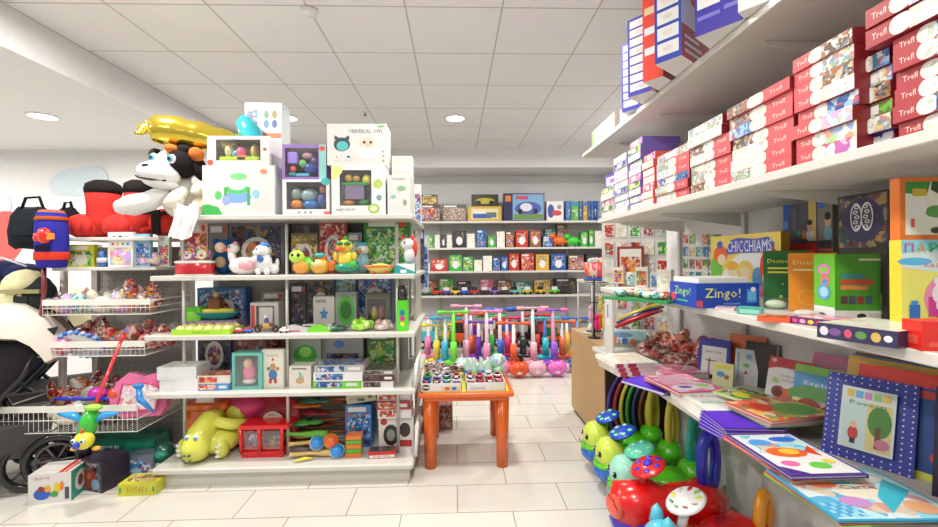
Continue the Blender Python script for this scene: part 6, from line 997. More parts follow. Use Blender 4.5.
# flat boxes in front
rbox('game_box', 'flat purple box with flower pattern on its edge, third right shelf', 790, 323, .13, .12, .02, -70, {'a': K('6a2a6a')}, {'f': [('e', .1 + .16 * k, .5, .06, .3, K(['e84a8a', 'f0a0c0', 'e8d040', 'd83a6a', 'f4e0e8', 'e87a3a'][k])) for k in range(6)], 't': [('r', .05, .05, .95, .95, A['pink'])]}, 'game box')
rbox('game_box', 'flat dark navy box with printed ovals on its edge, front of third right shelf', 817, 337, .15, .2, .036, -70, {'a': K('2a2a52'), 't': K('d8d0c4')}, {'f': [('e', .1, .5, .06, .3, K('d8d0e0')), ('e', .25, .5, .08, .25, K('7a4a8a')), ('e', .42, .5, .05, .28, K('c84a6a')), ('e', .58, .5, .07, .25, K('5a8a4a')), ('e', .76, .5, .06, .3, K('c8a85a')), ('e', .9, .5, .05, .2, K('e8e0e8'))], 't': [('r', .04, .04, .96, .96, A['cream'])]}, 'game box')
rbox('game_box', 'small red box at the very right edge of the third shelf', 922, 351, .12, .05, .06, -12, {'a': K('d8281e')}, {'f': [('e', .4, .6, .1, .16, K('f0f0f0')), ('r', .1, .15, .9, .3, K('e85a4a'))], 'l': [('r', .2, .2, .8, .5, K('e85a4a'))]}, 'game box')
rbox('toy_box', 'small flat teal box between blue game box and dictionaries', 737, 314, .07, .07, .022, -40, {'a': K('4ab0a0')}, {'f': [('r', .1, .2, .9, .8, K('9ad8cc'))]})
rbox('toy_box', 'flat yellow and pink card pack at the shelf front beside the teal box', 715, 310, .06, .08, .01, -40, {'a': K('e8c8d0')}, {'t': [('r', .1, .1, .9, .9, A['candy'])]})
rbox('toy_box', 'flat red orange card pack right of the teal box', 757, 321, .08, .08, .014, -40, {'a': K('e8603a')}, {'t': [('r', .1, .1, .9, .9, A['red'])]})
m = MB(); m.box(-.05, .05, -.04, .04, 0, .045, CLEAR, .008); m.ell((0, 0, .018), (.035, .025, .016), K('c8d8b8')); solo('clear_case', 'small clear plastic case with beads in front of the green dictionary', 'case', m, (*atZ(776, 309, z), z), -40)
m = MB(); m.box(-.05, .05, -.04, .04, 0, .03, CLEAR, .008); m.ell((0, 0, .014), (.035, .025, .012), K('d8d0c8')); solo('clear_case', 'small clear plastic case in front of the orange dictionary', 'case', m, (*atZ(806, 318, z), z), -40)
# far end of shelf R3
t = Thing('display_tray', 'flat green edged tray of small wrapped toys at far end of the third right shelf', 'display tray', (*atZ(645, 300, z), z), -55)
q = t.part('tray', label='green base'); q.box(-.16, .16, -.1, .1, 0, .012, K('2a8a4a')); q = t.part('packs'); 
for k in range(10): q.ell((-.13 + .03 * k, rng.uniform(-.06, .06), .03), (.03, .03, .018), A[['cream', 'teal', 'mixed'][k % 3]], (0, 0, k * 33), 8, 6)
t.done()
for k, (px, h_, c, ar, lb) in enumerate([(662, .12, 'e0dcd6', 'cream', 'white card pack leaning near the blue game box'), (652, .1, 'c8d0d8', 'blue', 'pale blue card pack at the far part of third right shelf'), (640, .13, 'e8e0d0', 'mixed', 'brown printed card pack at the far part of third right shelf'), (628, .09, 'd8dcd0', 'teal', 'teal card pack at the far part of third right shelf'), (617, .12, 'e0d0c8', 'toy', 'multicoloured card pack at the far end of third right shelf')]):
    carton('toy_pack', lb, 'toy pack', .09, .03, h_, (1.22 + .02 * (k % 2), atX(px, 290, 1.2)[0], z), -60, {'a': K(c)}, {'f': [('r', .08, .08, .92, .8, A[ar])]}, 'packs on the third right shelf')
# wall of small picture cards
for i in range(6):
    for j in range(5):
        px = 686 + i * 6.5; py = 236 + j * 12; Yc_ = atX(px, py, WX)[0]; Zc = atX(px, 232 + j * 12.5, WX)[1] - .045
        if Yc_ > 3.0 or (i > 4 and j > 3) or (i in (2,) and j < 1): continue
        m = MB(); m.box(-.0015, 0, -.036, .036, -.036, .036, K('f0ece4')); m.face((-.0015, .036, -.036), (0, -.072, 0), (0, 0, .072), [('r', .08, .08, .92, .92, A[['red', 'blue', 'green', 'book', 'puzb', 'teal'][(i * 2 + j) % 6]])])
        solo('picture_card', 'small picture card on the right wall, column %s from left, row %s' % (['one', 'two', 'three', 'four', 'five', 'six'][i], ['one', 'two', 'three', 'four', 'five'][j]), 'picture card', m, (WX - .001, Yc_, Zc), 0, 'picture cards on the right wall')
# card rack behind the shelf end
t = Thing('card_rack', 'white rack full of small picture cards beyond the third right shelf', 'card rack', (1.42, 3.35, .78), -35)
q = t.part('board'); q.box(-.26, .26, -.01, .01, 0, .93, METAL); q = t.part('foot'); q.box(-.2, .2, -.06, .1, 0, .02, METAL); t.done()
k_ = 0; a_ = math.radians(-35)
for i in range(5):
    for j in range(6):
        m = MB(); m.box(-.04, .04, -.006, 0, 0, .11, K('f0ece4')); m.face((-.04, -.006, 0), (.08, 0, 0), (0, 0, .11), [('r', .06, .05, .94, .95, A[['red', 'green', 'book', 'cream', 'mixed'][(i * 3 + j) % 5]])])
        ox = -.2 + .1 * i; solo('picture_card', 'picture card on the white rack, column %s, row %s from the top' % (['one', 'two', 'three', 'four', 'five'][i], ['six', 'five', 'four', 'three', 'two', 'one'][j]), 'picture card', m, (1.42 + ox * math.cos(a_) + .0115 * math.sin(a_), 3.35 + ox * math.sin(a_) - .0115 * math.cos(a_), .83 + .145 * j), -35, 'picture cards on the white rack')
m = MB(); m.prism([(-.1, 0), (.1, 0), (.1, .28), (-.1, .28)], 0, .006, K('8a2a20')); m.box(-.08, .08, -.009, -.0, .02, .26, K('f0e0d8')); m.box(-.07, .07, -.011, -.0, .05, .2, A['red']); solo('picture_card', 'larger dark red framed picture fixed on the card rack front', 'picture', m, (1.36, 3.30, 1.20), -35)
# ================= LOWER RIGHT: books on shelf R4
z = R4
PAGE = K('efe9da')
def book(lb, px, py, w_, h_, th, rz, cols, els, lean=0, name='picture_book', flat=False, zz=None, dz=0, group=None, cat='book'):
    """px,py is the pixel of the middle of the book's foot (standing) or of its middle (flat) on the shelf plane"""
    zb = (R4 if zz is None else zz) + dz; X, Y = atZ(px, py, zb)
    k_ = min(1, 1.43 / X); X *= k_; Y *= k_
    c = K(cols) if isinstance(cols, str) else cols
    t = Thing(name, lb, cat, (X, Y, zb), rz, group)
    q = t.part('cover'); p = t.part('pages', label='cream page block')
    if flat:
        q.box(-w_ / 2, w_ / 2, -h_ / 2, h_ / 2, th - .002, th, c); q.box(-w_ / 2, w_ / 2, -h_ / 2, h_ / 2, 0, .002, c); q.box(-w_ / 2, -w_ / 2 + .003, -h_ / 2, h_ / 2, .002, th - .002, c)
        p.box(-w_ / 2 + .004, w_ / 2 - .003, -h_ / 2 + .003, h_ / 2 - .003, .0022, th - .0022, PAGE)
        q.face((-w_ / 2, -h_ / 2, th), (w_, 0, 0), (0, h_, 0), els)
    else:
        q.box(-w_ / 2, w_ / 2, -.001, .0015, 0, h_, c); q.box(-w_ / 2, w_ / 2, th - .002, th, 0, h_, c); q.box(-w_ / 2, -w_ / 2 + .003, .0015, th - .002, 0, h_, c)
        p.box(-w_ / 2 + .004, w_ / 2 - .003, .0018, th - .0022, .003, h_ - .003, PAGE)
        q.face((-w_ / 2, -.001, 0), (w_, 0, 0), (0, 0, h_), els)
    o = t.done(); o.rotation_euler.x = math.radians(-lean); return o
BA = A['book']
# --- brown cabinet at far end with its dark side, and rack above it
cb = M('b89668', .6)
t = Thing('cabinet', 'light brown wooden cabinet at the far end of the lower right shelf', 'cabinet', (1.05, 3.0, 0))
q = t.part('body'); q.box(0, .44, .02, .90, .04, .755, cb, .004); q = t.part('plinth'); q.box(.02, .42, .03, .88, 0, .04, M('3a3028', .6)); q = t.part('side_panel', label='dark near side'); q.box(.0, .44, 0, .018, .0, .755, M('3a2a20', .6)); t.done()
CZ = .756
# --- hoops
for k, (c, nm) in enumerate([('3a2a8a', 'purple'), ('a02a3a', 'dark red'), ('d8c83a', 'yellow'), ('2a9a3a', 'green'), ('1a3a6a', 'navy'), ('6a3a1a', 'brown'), ('c8b83a', 'olive yellow')]):
    m = MB(); R_ = .335; m.ring((0, 0, R_ + .013), R_, .013, P(c), (90, 0, 0), 36); solo('hula_hoop', '%s hula hoop standing in the row beside the brown cabinet' % nm, 'hula hoop', m, (1.05 + R_ + .035 * k + .01, 2.975 - .022 * k, 0), 0, 'hula hoops by the cabinet', 0, 0)
# --- things on the cabinet
def shoe(lb, x, y, z, rz, c, sole):
    t = Thing('sun_hat', lb, 'hat', (x, y, z), rz, 'pale hats on the brown cabinet'); q = t.part('brim'); q.lathe([(.0, .004), (.1, .0), (.105, .004), (.06, .012), (.05, .02)], FB(sole), sx=1.1, sy=.8); q = t.part('crown'); q.lathe([(.056, .014), (.05, .05), (.035, .075), (.0, .082)], FB(c), sx=1.1, sy=.85); q = t.part('band', label='dark band'); q.ring((0, 0, .018), .056, .006, FB('5a4a40'), sx=1.1, sy=.85); return t.done()
shoe('grey white hat on the far edge of the brown cabinet', 1.17, 3.62, CZ, 10, 'dcd8d0', 'c8c4bc'); shoe('white hat with tan brim in front of the grey white one', 1.24, 3.20, CZ, -15, 'f0ece4', 'd8ccb8')
bagpile('toy_bag', 'pile of white, green and red party decorations on the brown cabinet', 0, 3.13, CZ, .34, .16, .16, art('party', ['f2f0ea', '2a9a5a', 'f4f2ee', 'd83a4a', 'e8e4dc', '1a6a3a', 'f0d8d0', '6a4a3a'], 30), seed=71, X=1.33, n=10)
bagpile('toy_bag', 'small pale green wrapped toys at the rear of the brown cabinet', 0, 3.62, CZ, .14, .14, .12, A['cream'], seed=72, X=1.40)
# white rack above the cabinet carrying a striped basket
t = Thing('display_rack', 'white small display rack standing on the brown cabinet', 'display rack', (1.10, 3.46, CZ)); q = t.part('top_shelf'); q.box(0, .38, -.0, .42, .42, .445, METAL, .004)
for a in (.01, .37):
    for b in (.01, .41): q = t.part('post'); q.tube([(a, b, 0), (a, b, .42)], .007, METAL, 6)
t.done(); RZ_ = CZ + .447
t = Thing('gift_basket', 'pink and red striped gift basket with blue base cloth on the white rack', 'basket', (1.25, 3.62, RZ_)); q = t.part('basket'); q.lathe([(.12, .02), (.14, .03), (.17, .15), (.15, .15)], art('stripes', ['e8403a', 'f6e0d8', 'e84a6a', 'f2a05a'], 22, (1, 1, .1)), seg=20, sy=.7); q = t.part('cloth', label='blue cloth base'); q.lathe([(.15, 0), (.17, .01), (.12, .022)], FB('3a6ac8'), seg=20, sy=.7); q = t.part('contents'); 
for k in range(8): q.ell((-.1 + .028 * k, rng.uniform(-.05, .05), .16), (.035, .035, .03), A['candy'], (k * 30, 0, 0), 8, 6)
t.done()
# hanging accessory stand with keyrings (pink, orange, yellow)
t = Thing('keyring_stand', 'thin black stand by the cabinet hung with keyrings', 'display stand', (1.10, 3.39, CZ)); q = t.part('pole'); q.tube([(0, 0, .012), (0, 0, .5)], .008, P('1c1c1e')); q = t.part('base'); q.lathe([(.05, 0), (.05, .01), (.0, .014)], P('1c1c1e'))
for zz in (.44, .28): q = t.part('arm'); q.tube([(-.07, 0, zz), (.1, 0, zz)], .004, P('1c1c1e'), 5)
t.done()
for k, (dx, zz, c, nm) in enumerate([(.02, .78, 'e82a8a', 'hot pink'), (.05, .80, 'e86a2a', 'orange'), (.085, .92, 'd8c878', 'pale yellow'), (.06, 1.02, 'c8b868', 'olive yellow'), (.09, .80, 'e0d088', 'cream yellow'), (-.04, .9, 'd8a8b8', 'dusty pink')]):
    m = MB(); m.ell((0, 0, .07), (.022, .016, .05), FB(c)); m.ell((0, 0, .13), (.02, .016, .02), FB(c)); m.tube([(0, 0, .14), (0, 0, 1.035 - (zz * .62 + .31) if zz < .85 else 1.195 - (zz * .62 + .31))], .0015, P('3a3a3a'), 4); solo('keyring_toy', '%s soft keyring hanging on the thin black stand' % nm, 'keyring', m, (1.10 + dx * .8, 3.375, zz * .62 + .29 + .02), 0, 'keyrings on the black stand')
# --- far end of shelf R4
def fb(lb, px, py, w_, h_, th, rz, c, els, dz=0, name='picture_book', cat='book', group=None):
    X, Y = atZ(px, py, R4 + dz); a = math.radians(rz); cx = X + math.cos(a) * w_ / 2 - math.sin(a) * h_ / 2; cy = Y + math.sin(a) * w_ / 2 + math.cos(a) * h_ / 2
    cc = K(c) if isinstance(c, str) else c; t = Thing(name, lb, cat, (cx, cy, R4 + dz), rz, group); q = t.part('cover'); p = t.part('pages', label='pale page block')
    q.box(-w_ / 2, w_ / 2, -h_ / 2, h_ / 2, th - .002, th, cc); q.box(-w_ / 2, w_ / 2, -h_ / 2, h_ / 2, 0, .002, cc); q.box(w_ / 2 - .003, w_ / 2, -h_ / 2, h_ / 2, .002, th - .002, cc)
    p.box(-w_ / 2 + .003, w_ / 2 - .004, -h_ / 2 + .003, h_ / 2 - .003, .0022, th - .0022, PAGE); q.face((-w_ / 2, -h_ / 2, th), (w_, 0, 0), (0, h_, 0), els); return t.done()
X, Y = atZ(621, 372, R4)
carton('game_box', 'pale blue castle picture box standing at the far end of the book shelf', 'game box', .27, .05, .12, (1.16, 2.93, R4), -14, {'a': K('a8d0dc'), 'f': K('b8dce4')}, {'f': [('r', .02, .05, .98, .95, K('b0d8e8')), ('e', .4, .75, .3, .14, K('7a9ac0')), ('r', .05, .05, .95, .3, K('8a9a78')), ('r', .15, .15, .2, .6, K('c86a5a')), ('r', .24, .15, .3, .7, K('d8806a')), ('r', .34, .15, .38, .5, K('b85a5a')), ('e', .7, .35, .1, .2, K('c85a4a')), ('e', .85, .3, .1, .16, K('5a8a4a')), ('e', .5, .4, .08, .2, K('4a6aa0'))]})
for k, (c, lb) in enumerate([('f0d8dc', 'pale pink flat game box at far end of book shelf, bottom one'), ('e8c8d0', 'pink edged flat game box on it, middle one'), ('e4ece4', 'white flat game box with faded picture, top one')]):
    rbox('game_box', lb, 619 - k * 2, 377, .24, .24, .022, 6, {'a': K(c)}, {'f': [('r', .04, 0, .2, 1, K('b83a5a')), ('r', .3, 0, .5, 1, K('b02a4a')), ('r', .55, .2, .9, .8, K('e8c8d0'))], 'l': [('r', .1, .2, .9, .8, A['cream'])], 't': [('r', .03, .03, .97, .97, A['puzp' if k < 2 else 'cream'])]}, 'game box', zz=R4, dz=.0225 * k)
# heap of bagged sweets-like toys: brown and red bags
BBM = A['brownbag']
for k, (x_, y_, w1, h1, lb) in enumerate([(1.22, 2.62, .26, .12, 'brown and beige bagged toys at the far left of the heap'), (1.36, 2.72, .24, .19, 'red topped bagged toys at the back left of the heap'), (1.38, 2.48, .22, .2, 'crimson bagged toys in the middle back of the heap'), (1.25, 2.40, .24, .13, 'brown shiny bag at the front of the heap'), (1.40, 2.27, .18, .16, 'dark bag at the right of the heap beside the standing books')]):
    bagpile('toy_bag', lb, 0, y_, R4, w1, .2, h1, [BBM, A['red'], A['red'], BBM, BBM][k], 'heap of brown and red bagged toys', seed=80 + k, X=x_, n=9, rz=-60)
for k, (c, lb, dz) in enumerate([('c82a2a', 'red curved foam sword lying over the decorations', .0), ('2a3a6a', 'navy curved foam sword lying over the decorations', .02), ('c8b83a', 'yellow curved foam sword lying over the decorations', .04)]):
    m = MB(); m.tube([(-.16, 0, .0), (-.06, 0, .05), (.06, 0, .1), (.16, .02, .13)], [.012, .018, .018, .008], P(c)); solo('toy_sword', lb, 'toy sword', m, (1.30 + .03 * k, 3.02 + .045 * k, .89 + dz), -20, 'foam swords')
# purple book leaning over the edge and pink books
fb('purple covered book lying at an angle over the shelf edge', 664, 396, .16, .24, .014, 28, '4a2ac8', [('r', .08, .05, .92, .95, K('5a34d8'))], dz=.003)
for k in range(4): fb(['green and orange edged picture book, bottom of the pink topped pile', 'yellow edged picture book, second in the pink topped pile', 'red edged picture book, third in the pink topped pile', 'blue edged picture book, fourth in the pink topped pile'][k], 678 + k, 397 - 0 * k, .22, .26, .011, (8, 4, 10, 5)[k], ['3a8a4a', 'e8d040', 'd84a3a', '3a6ab0'][k], [('r', .04, .04, .96, .96, BA)], dz=.0005 + .0115 * k, group='picture books under the pink one')
fb('glossy pink picture book with soft oval picture, top of its pile', 679, 396, .22, .27, .012, 6, 'd84a78', [('r', .04, .04, .96, .96, A['rose']), ('e', .35, .25, .28, .14, K('f6d8e0')), ('e', .35, .27, .14, .07, K('7a5ab8')), ('e', .6, .7, .25, .14, K('f4b8cc')), ('e', .75, .3, .12, .08, K('9ac860'))], dz=.048)
fb('pink cherry coloured picture book behind the glossy pink one', 664, 380, .24, .2, .03, 2, 'd05a80', [('r', .03, .03, .97, .97, A['rose'])], dz=.001)
fb('thick white book with green letters lying flat', 707, 424, .18, .30, .05, -2, 'f2efe8', [T('BINE', .4, .3, .1, '6ab89a', .5), T('SI RAU', .45, .55, .08, 'c87a6a', .6), ('r', .1, .7, .8, .73, K('c8c8c0')), T('abc', .5, .85, .08, '8ab0a0', .4)], dz=.001)
fb('green cartoon picture book lying half over the thick white book', 762, 409, .16, .2, .008, 20, 'd8e8a0', [('r', .04, .2, .96, .96, A['green']), ('e', .4, .6, .22, .2, K('e8d83a')), ('e', .6, .4, .2, .14, K('c8904a')), ('r', 0, 0, 1, .14, K('c82a4a')), ('r', .05, .14, .95, .2, K('f0e8e0'))], dz=.07)
for k in range(5):
    fb('purple thin book in the fanned purple pile, %s' % ordn[k], 736 - 3 * k, 447 - 4 * k, .2, .17, .009, 10 - 4 * k, '4a1fb8', [('r', .03, .03, .97, .97, K('5a2ac8'))], dz=.0005 + .0095 * k, group='fanned purple books')
for k, (c, lb) in enumerate([('3a8a3a', 'green edged book beneath the orange red one'), ('e8e0c8', 'cream book between green edged and orange red ones'), ('d85a3a', 'orange red picture book with green scene lying by the fireball book')]):
    fb(lb, 768 + 2 * k, 429 - 2 * k, .27, .2, .011, 4 + 3 * k, c, [('r', .03, .03, .97, .97, A['meadow'] if k == 2 else BA), ('e', .65, .4, .3, .3, K('6aa84a')), ('e', .3, .6, .15, .2, K('c83a2a'))], dz=.049 + .0115 * k)
for k in range(5):
    top = k == 4
    fb(['orange edged picture book, lowest of the goldfish pile', 'pink edged picture book, second of the goldfish pile', 'cream edged picture book, third of the goldfish pile', 'red edged picture book, fourth of the goldfish pile', 'white picture book with goldfish and blue bubbles cover, purple corners'][k], 797 - 1.5 * k, 486 - 1.5 * k, .21, .27, .009, (2, -3, 1, 4, 0)[k], ['e88a4a', 'f0a8b0', 'f0e0a8', 'd8503a', '4a2a8a'][k],
       [('r', .04, .04, .96, .96, K('f4f0f0')), ('r', .08, .5, .94, .94, A['sea']), ('e', .45, .5, .28, .12, K('e8622a')), ('e', .5, .52, .14, .07, K('e8c040')), ('p', [(.7, .5), (.9, .65), (.85, .4)], K('d8401a')), ('e', .3, .75, .16, .08, K('4a9ae0')), ('e', .7, .82, .2, .07, K('2a6ad0')), ('e', .25, .25, .12, .06, K('e86aa0')), ('e', .6, .2, .14, .07, K('6ac84a')), ('p', [(.04, .04), (.3, .04), (.04, .2)], K('4a2a8a')), ('e', .8, .28, .08, .05, K('e8d040'))] if top else [('r', .1, .1, .9, .9, BA)], dz=.0005 + .0095 * k, group=None if top else 'books under the goldfish one')
for k in range(3):
    fb(['green edged booklet lowest at the near right corner', 'red dotted edge booklet at the near right corner', 'large turquoise and white sea picture book at the near right corner'][k], 842 - 2 * k, 527 - 2 * k, .30, .24, .006, 2 - 2 * k, ['8ac83a', 'd8403a', '3aa0c8'][k], [('r', .02, .02, .98, .98, A['sea']), ('g', .04, .05, .3, .3, 6, 4, [K('4a9ad0'), K('8ac8e8')]), ('e', .5, .5, .2, .15, K('e8dcc8')), ('e', .3, .65, .12, .08, K('e8704a')), ('p', [(.5, .1), (.95, .5), (.9, .75), (.6, .4)], K('3ab0c8')), ('e', .7, .75, .2, .08, K('f4ece0')), ('e', .35, .3, .12, .1, K('c08ac8')), ('e', .8, .2, .12, .12, K('e8a87a')), T('Carte', .55, .58, .08, '8a5a7a', .3)], dz=.0005 + .0065 * k)
# standing books leaning on the wall
for k, (px, py, w_, h_, th, rz, c, lean, els, lb) in enumerate([
 (701, 368, .07, .11, .02, -40, 'c8dce4', 8, [('e', .5, .4, .25, .2, K('e8b040')), ('r', .2, .7, .8, .85, K('6a9ac8'))], 'small pale blue book standing left of the dark blue one'),
 (712, 378, .15, .20, .02, -52, '2a2aa0', 12, [('r', .12, .08, .9, .8, K('e8ece8')), T('BATCA', .5, .66, .06, '3a3a4a', .5), ('r', .35, .1, .4, .5, K('8a5a3a')), ('r', .25, .42, .6, .45, K('8a5a3a'))], 'dark blue book with white card cover standing by the heap'),
 (722, 386, .09, .11, .02, -50, 'e8e4b0', 12, [('r', .1, .75, .9, .9, K('e8d84a')), ('e', .4, .5, .2, .12, K('5a9ad0')), ('e', .7, .4, .12, .1, K('9a6a4a'))], 'small cream card book in front of the dark blue one'),
 (733, 372, .05, .2, .05, -60, '1e2048', 8, [], 'thick navy book standing edge on'),
 (744, 362, .17, .23, .02, -60, 'ee6a1e', 10, [], 'orange book standing behind the navy ones'),
 (745, 385, .10, .17, .02, -50, 'dce8ee', 14, [('e', .6, .8, .14, .08, K('8ac0e0')), ('e', .5, .55, .14, .06, K('8ac86a')), ('p', [(.4, .3), (.6, .3), (.5, .42)], K('d83a3a')), ('r', .1, .1, .2, .9, K('9ac0d8'))], 'white and pale blue card book leaning on the black one'),
 (757, 380, .14, .21, .03, -66, '1c1c20', 10, [], 'black book standing right of the pale blue card book')]):
    book(lb, px, py, w_, h_, th, rz, c, els, lean, group='books standing on the lower right shelf')
book('white and red book with flaming ball picture standing on the lower right shelf', 785, 412, .17, .21, .012, -68, 'f0ece4', [('r', 0, .74, 1, 1, K('c82a2a')), ('e', .5, .72, .5, .1, K('f0ece4')), ('e', .12, .93, .06, .04, K('f0c0c0')), T('AVENTURI', .55, .66, .05, '8a8a80', .5), T('SOLARE', .55, .58, .05, '8a8a80', .4), ('e', .3, .34, .17, .12, K('8a2a18')), ('p', [(.35, .42), (.9, .5), (.7, .42), (.95, .38), (.65, .32), (.85, .24), (.35, .26)], K('e8602a')), ('e', .3, .34, .1, .07, K('5a1a12')), ('e', .7, .14, .12, .05, K('a8c86a')), ('e', .2, .55, .08, .05, K('a8d07a'))], 14)
book('pink book standing behind the countryside book', 833, 412, .2, .24, .012, -72, 'f07aa8', [('r', .1, .1, .9, .9, K('f48ab4'))], 14)
book('blue and green countryside book with white title standing on the lower right shelf', 819, 426, .19, .21, .012, -64, '4a9ad0', [('r', 0, .86, 1, 1, K('7ac83a')), ('r', 0, .45, 1, .86, K('4a9ad8')), ('e', .4, .45, .5, .2, K('5a9a4a')), ('r', 0, 0, 1, .4, BA), T('Exploram', .55, .68, .09, 'f4f4f0', .75), ('e', .3, .3, .2, .12, K('a0402a')), ('e', .7, .25, .2, .14, K('5a4a3a'))], 14)
for k, (dx, c, lb) in enumerate([(0, '8a3a30', 'brown red book furthest back in the blue series'), (3, '5a8ab0', 'light blue book second from back in the blue series'), (6, 'e8b040', 'orange edged book third from back in the blue series')]):
    book(lb, 893 - dx * 1.0, 455 + dx * 1.2, .25, .30, .010, -68, c, [], 14, group='books behind the red topped book')
book('dark blue book with red scalloped top and houses picture behind the dotted one', 905, 474, .25, .29, .014, -64, '1f4a98', [('r', 0, .88, 1, 1, K('e0342a')), ('g', .02, .86, .98, .9, 12, 1, [K('e0342a')]), ('g', .05, .76, .9, .85, 5, 1, [K('c83a3a'), K('e8c050'), K('5a9ad0')]), ('e', .9, .83, .12, .09, K('f0962a')), T('5-6', .9, .83, .05, 'ffffff', .1), ('e', .8, .6, .1, .05, K('4aa0e0')), ('e', .85, .4, .12, .07, K('c8623a')), ('e', .8, .22, .12, .06, K('c84a4a')), ('r', 0, 0, 1, .07, K('d8e05a'))], 14)
dots = [('e', .03 + .094 * i, .02 + .064 * j, .011, .009, K('e8e8f4')) for i in range(11) for j in range(16) if i < 2 or i > 8 or j < 2 or j > 13]
book('royal blue book with white dots framing a tree and child picture', 864, 464, .21, .255, .022, -60, '3440a8', dots + [('r', .2, .14, .8, .86, K('d8ecf4')), ('r', .23, .17, .5, .7, K('c8e0ec')), ('r', .5, .17, .77, .7, K('e0cf90')), ('e', .64, .5, .13, .18, K('4a8a3a')), ('r', .6, .2, .66, .45, K('6a4a2a')), ('e', .36, .32, .06, .08, K('c83a3a')), ('e', .36, .42, .04, .04, K('e8c0a0')), ('r', .33, .2, .39, .26, K('2a2a3a')), ('e', .68, .26, .08, .06, K('c87a9a')), ('g', .26, .74, .76, .84, 5, 1, [K('e8c050'), K('8ac86a'), K('c88ac8'), K('6ab0e0')]), T('Povesti', .5, .68, .05, '4a8a4a', .4)], 16)
book('dark purple book with white animal picture at the right edge of lower shelf', 992, 515, .2, .28, .03, -60, '2a2040', [('r', .1, .1, .9, .9, K('4a4030')), ('e', .4, .3, .25, .16, K('e8e8ec')), ('e', .5, .45, .12, .1, K('e8e8ec')), ('r', .1, .6, .9, .9, K('6a5030'))], 10)
# ================= RIDE-ON TOYS
def rideon(lb, Y, face, body, low, seat, wheelc, handle, hz=.30, dots=True, xo=0, tailh=.47):
    """nose towards -x"""
    t = Thing('ride_on_toy', lb, 'ride-on toy', (1.11 + xo, Y, 0), 0, None)
    q = t.part('body'); q.tube([(-.25, 0, .12), (-.2, 0, .15), (-.06, 0, .15), (.04, 0, .13), (.14, 0, .16), (.24, 0, .2)], [.05, .1, .075, .085, .09, .03], P(body), 16)
    q = t.part('seat'); q.ell((.05, 0, .2), (.15, .1, .04), P(seat)); q.ell((.17, 0, .23), (.07, .09, .06), P(seat), (0, -25, 0))
    q = t.part('head'); q.ell((-.19, 0, .21), (.088, .095, .115), P(face), (0, -15, 0), 18, 12); H_ = q
    q = t.part('collar', label='blue or coloured lower face'); q.ell((-.19, 0, .13), (.105, .105, .075), P(low), (0, -5, 0), 18, 10); q = t.part('trim_ring'); q.ring((-.19, 0, .185), .092, .014, P(body), (0, -15, 0), 24)
    if dots:
        for sy in (-.045, .045): q = t.part('eye', H_); q.ell((-.27, sy * .9, .235), (.012, .013, .017), P('151515')); q.ell((-.28, sy * .9 - .003, .242), (.004, .004, .005), P('f4f4f4'))
        q = t.part('mouth', H_); q.tube([(-.298, -.03, .2), (-.302, 0, .192), (-.298, .03, .2)], .003, P('2a2a2a'), 5)
    q = t.part('steering_column'); q.tube([(-.14, 0, .26), (-.12, 0, .335)], .018, P(body)); q = t.part('steering_wheel'); q.lathe([(.0, -.012), (.07, -.01), (.084, .0), (.07, .01), (.0, .016)], P(wheelc), (-.12, 0, .35), 22, (0, -22, 0))
    q = t.part('wheel_print', q, label='pale dots on the wheel'); q.ell((-.12, 0, .362), (.05, .05, .006), P(wheelc), (0, -22, 0))
    for k in range(7): a = k * .9; q.ell((-.12 + .05 * math.cos(a) * (1 if k else 0), .05 * math.sin(a) * (1 if k else 0), .363 + .022 * math.cos(a) * (1 if k else 0)), (.016, .016, .005), P('7ae0a0' if wheelc != 'd82020' else '4a2ac8'), (0, -22, 0), 8, 5)
    q = t.part('back_handle'); q.ring((.19, .01, tailh - .1), .115, .021, P(handle), (90, 0, 25), 22, .3, 1.2)
    for sx_ in (-.17, .17):
        for sy in (-1, 1): q = t.part('wheel'); q.ring((sx_, sy * .085, .055), .037, .018, P('1c1c1e'), (90, 0, 0), 16); q.lathe([(.03, -.02), (.03, .02)], P(low), (sx_, sy * .085, .055), 12, (90, 0, 0))
    return t.done()
rideon('furthest green bee ride-on with yellow face and blue dotted wheel', 2.80, 'c8dc50', '5ac81e', '2a6ac8', '52c81a', '1a4ac0', 'c8b83a')
rideon('second green bee ride-on with yellow face, nearer than the first', 2.55, 'c8dc50', '5ac81e', '2a6ac8', '52c81a', '1a4ac0', 'd0c040')
rideon('third green ride-on with pale mint face and teal wheel', 2.31, '9adcc8', '5ac81e', '3ab8a0', '52c81a', '5ac8b0', '1aa898')
# red car style ride-on
t = Thing('ride_on_toy', 'red and blue ride-on car with clear headlamp and blue handle', 'ride-on toy', (1.02, 2.05, 0), 0); RC = P('d81818')
q = t.part('body'); q.tube([(-.27, 0, .16), (-.22, 0, .2), (-.1, 0, .22), (.02, 0, .17), (.18, 0, .2), (.28, 0, .22)], [.05, .115, .1, .09, .12, .04], RC, 18); q = t.part('seat'); q.ell((.1, 0, .24), (.16, .1, .05), RC)
q = t.part('lower_skirt', label='blue lower skirt'); q.tube([(-.27, 0, .1), (-.2, 0, .12), (.0, 0, .12), (.2, 0, .12), (.26, 0, .13)], [.05, .12, .09, .11, .05], P('3a28b8'), 18)
q = t.part('headlamp', label='glossy clear red headlamp'); q.ell((-.275, -.04, .22), (.04, .06, .055), P('e86050'), (0, -20, 0)); q.ring((-.28, -.04, .22), .05, .008, P('b81818'), (0, 70, 0))
q = t.part('steering_column'); q.tube([(-.14, 0, .28), (-.1, 0, .37)], .02, RC); q = t.part('steering_wheel'); q.lathe([(.0, -.012), (.075, -.01), (.088, 0), (.075, .01), (.0, .018)], P('d82020'), (-.1, 0, .385), 22, (0, -24, 0)); q = t.part('button_print', q, label='blue buttons')
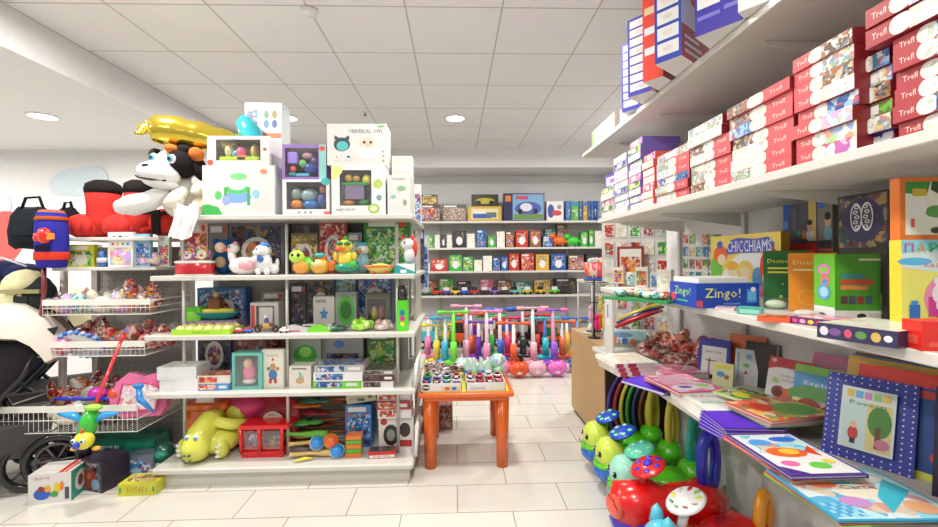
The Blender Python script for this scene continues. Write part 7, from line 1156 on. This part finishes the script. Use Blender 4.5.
for k in range(6): a = k * 1.05; q.ell((-.1 + .05 * math.cos(a), .05 * math.sin(a), .397 + .023 * math.cos(a)), (.016, .016, .006), P('3a28c8'), (0, -24, 0), 8, 5)
q.ell((-.1, 0, .403), (.024, .024, .012), P('3a28c8'), (0, -24, 0))
q = t.part('back_handle', label='dark blue loop handle'); q.ring((.2, 0, .4), .12, .026, P('1a28b8'), (90, 0, 25), 22, .45, 1.15)
for sx_ in (-.16, .17):
    for sy in (-1, 1): q = t.part('wheel'); q.ring((sx_, sy * .1, .065), .043, .022, P('1c1c1e'), (90, 0, 0), 16); q.lathe([(.03, -.02), (.03, .02)], P('c8c8cc'), (sx_, sy * .1, .065), 12, (90, 0, 0))
t.done()
t = Thing('ride_on_toy', 'red ride-on with round white printed steering wheel and orange handle', 'ride-on toy', (1.07, 1.80, 0), 0)
q = t.part('body'); q.tube([(-.26, 0, .12), (-.2, 0, .16), (0, 0, .15), (.15, 0, .18), (.26, 0, .2)], [.04, .1, .09, .12, .05], RC, 18); q = t.part('seat'); q.ell((.12, 0, .22), (.16, .11, .04), RC)
q = t.part('head', label='turquoise cat eared nose'); q.ell((-.2, -.01, .19), (.09, .09, .09), P('5ac0d8')); q = t.part('ear', label='turquoise ear'); q.lathe([(.035, -.03), (.022, .02), (.0, .045)], P('5ac0d8'), (-.2, -.05, .28), 10); q = t.part('ear', label='turquoise ear'); q.lathe([(.035, -.03), (.022, .02), (.0, .045)], P('5ac0d8'), (-.2, .05, .28), 10)
q = t.part('blue_stripe', label='blue side stripe'); q.tube([(-.06, -.09, .18), (.08, -.1, .19), (.2, -.11, .2)], .012, P('3a28b8'))
q = t.part('steering_column', label='white column'); q.tube([(-.12, 0, .24), (-.1, 0, .34)], .02, P('eeeae4')); q = t.part('steering_wheel', label='white wheel with colourful print'); q.lathe([(.0, -.012), (.075, -.012), (.086, 0), (.075, .01), (.0, .012)], P('f0ede6'), (-.1, 0, .36), 24, (0, -26, 0))
q = t.part('wheel_print', q, label='green and red print')
for k in range(9): a = k * .7; q.ell((-.1 + .05 * math.cos(a), .05 * math.sin(a), .371 + .024 * math.cos(a)), (.018, .012, .003), P(['7ab83a', 'a82a2a', 'b8b8b0', 'd8d83a', '3a9a6a'][k % 5]), (0, -26, k * 40), 8, 5)
q = t.part('back_handle', label='orange loop handle'); q.ring((.24, 0, .28), .09, .024, P('f0961e'), (90, 0, 35), 22, .6, 1.1)
for sx_ in (-.17, .17):
    for sy in (-1, 1): q = t.part('wheel'); q.ring((sx_, sy * .09, .06), .04, .02, P('1c1c1e'), (90, 0, 0), 16)
t.done()
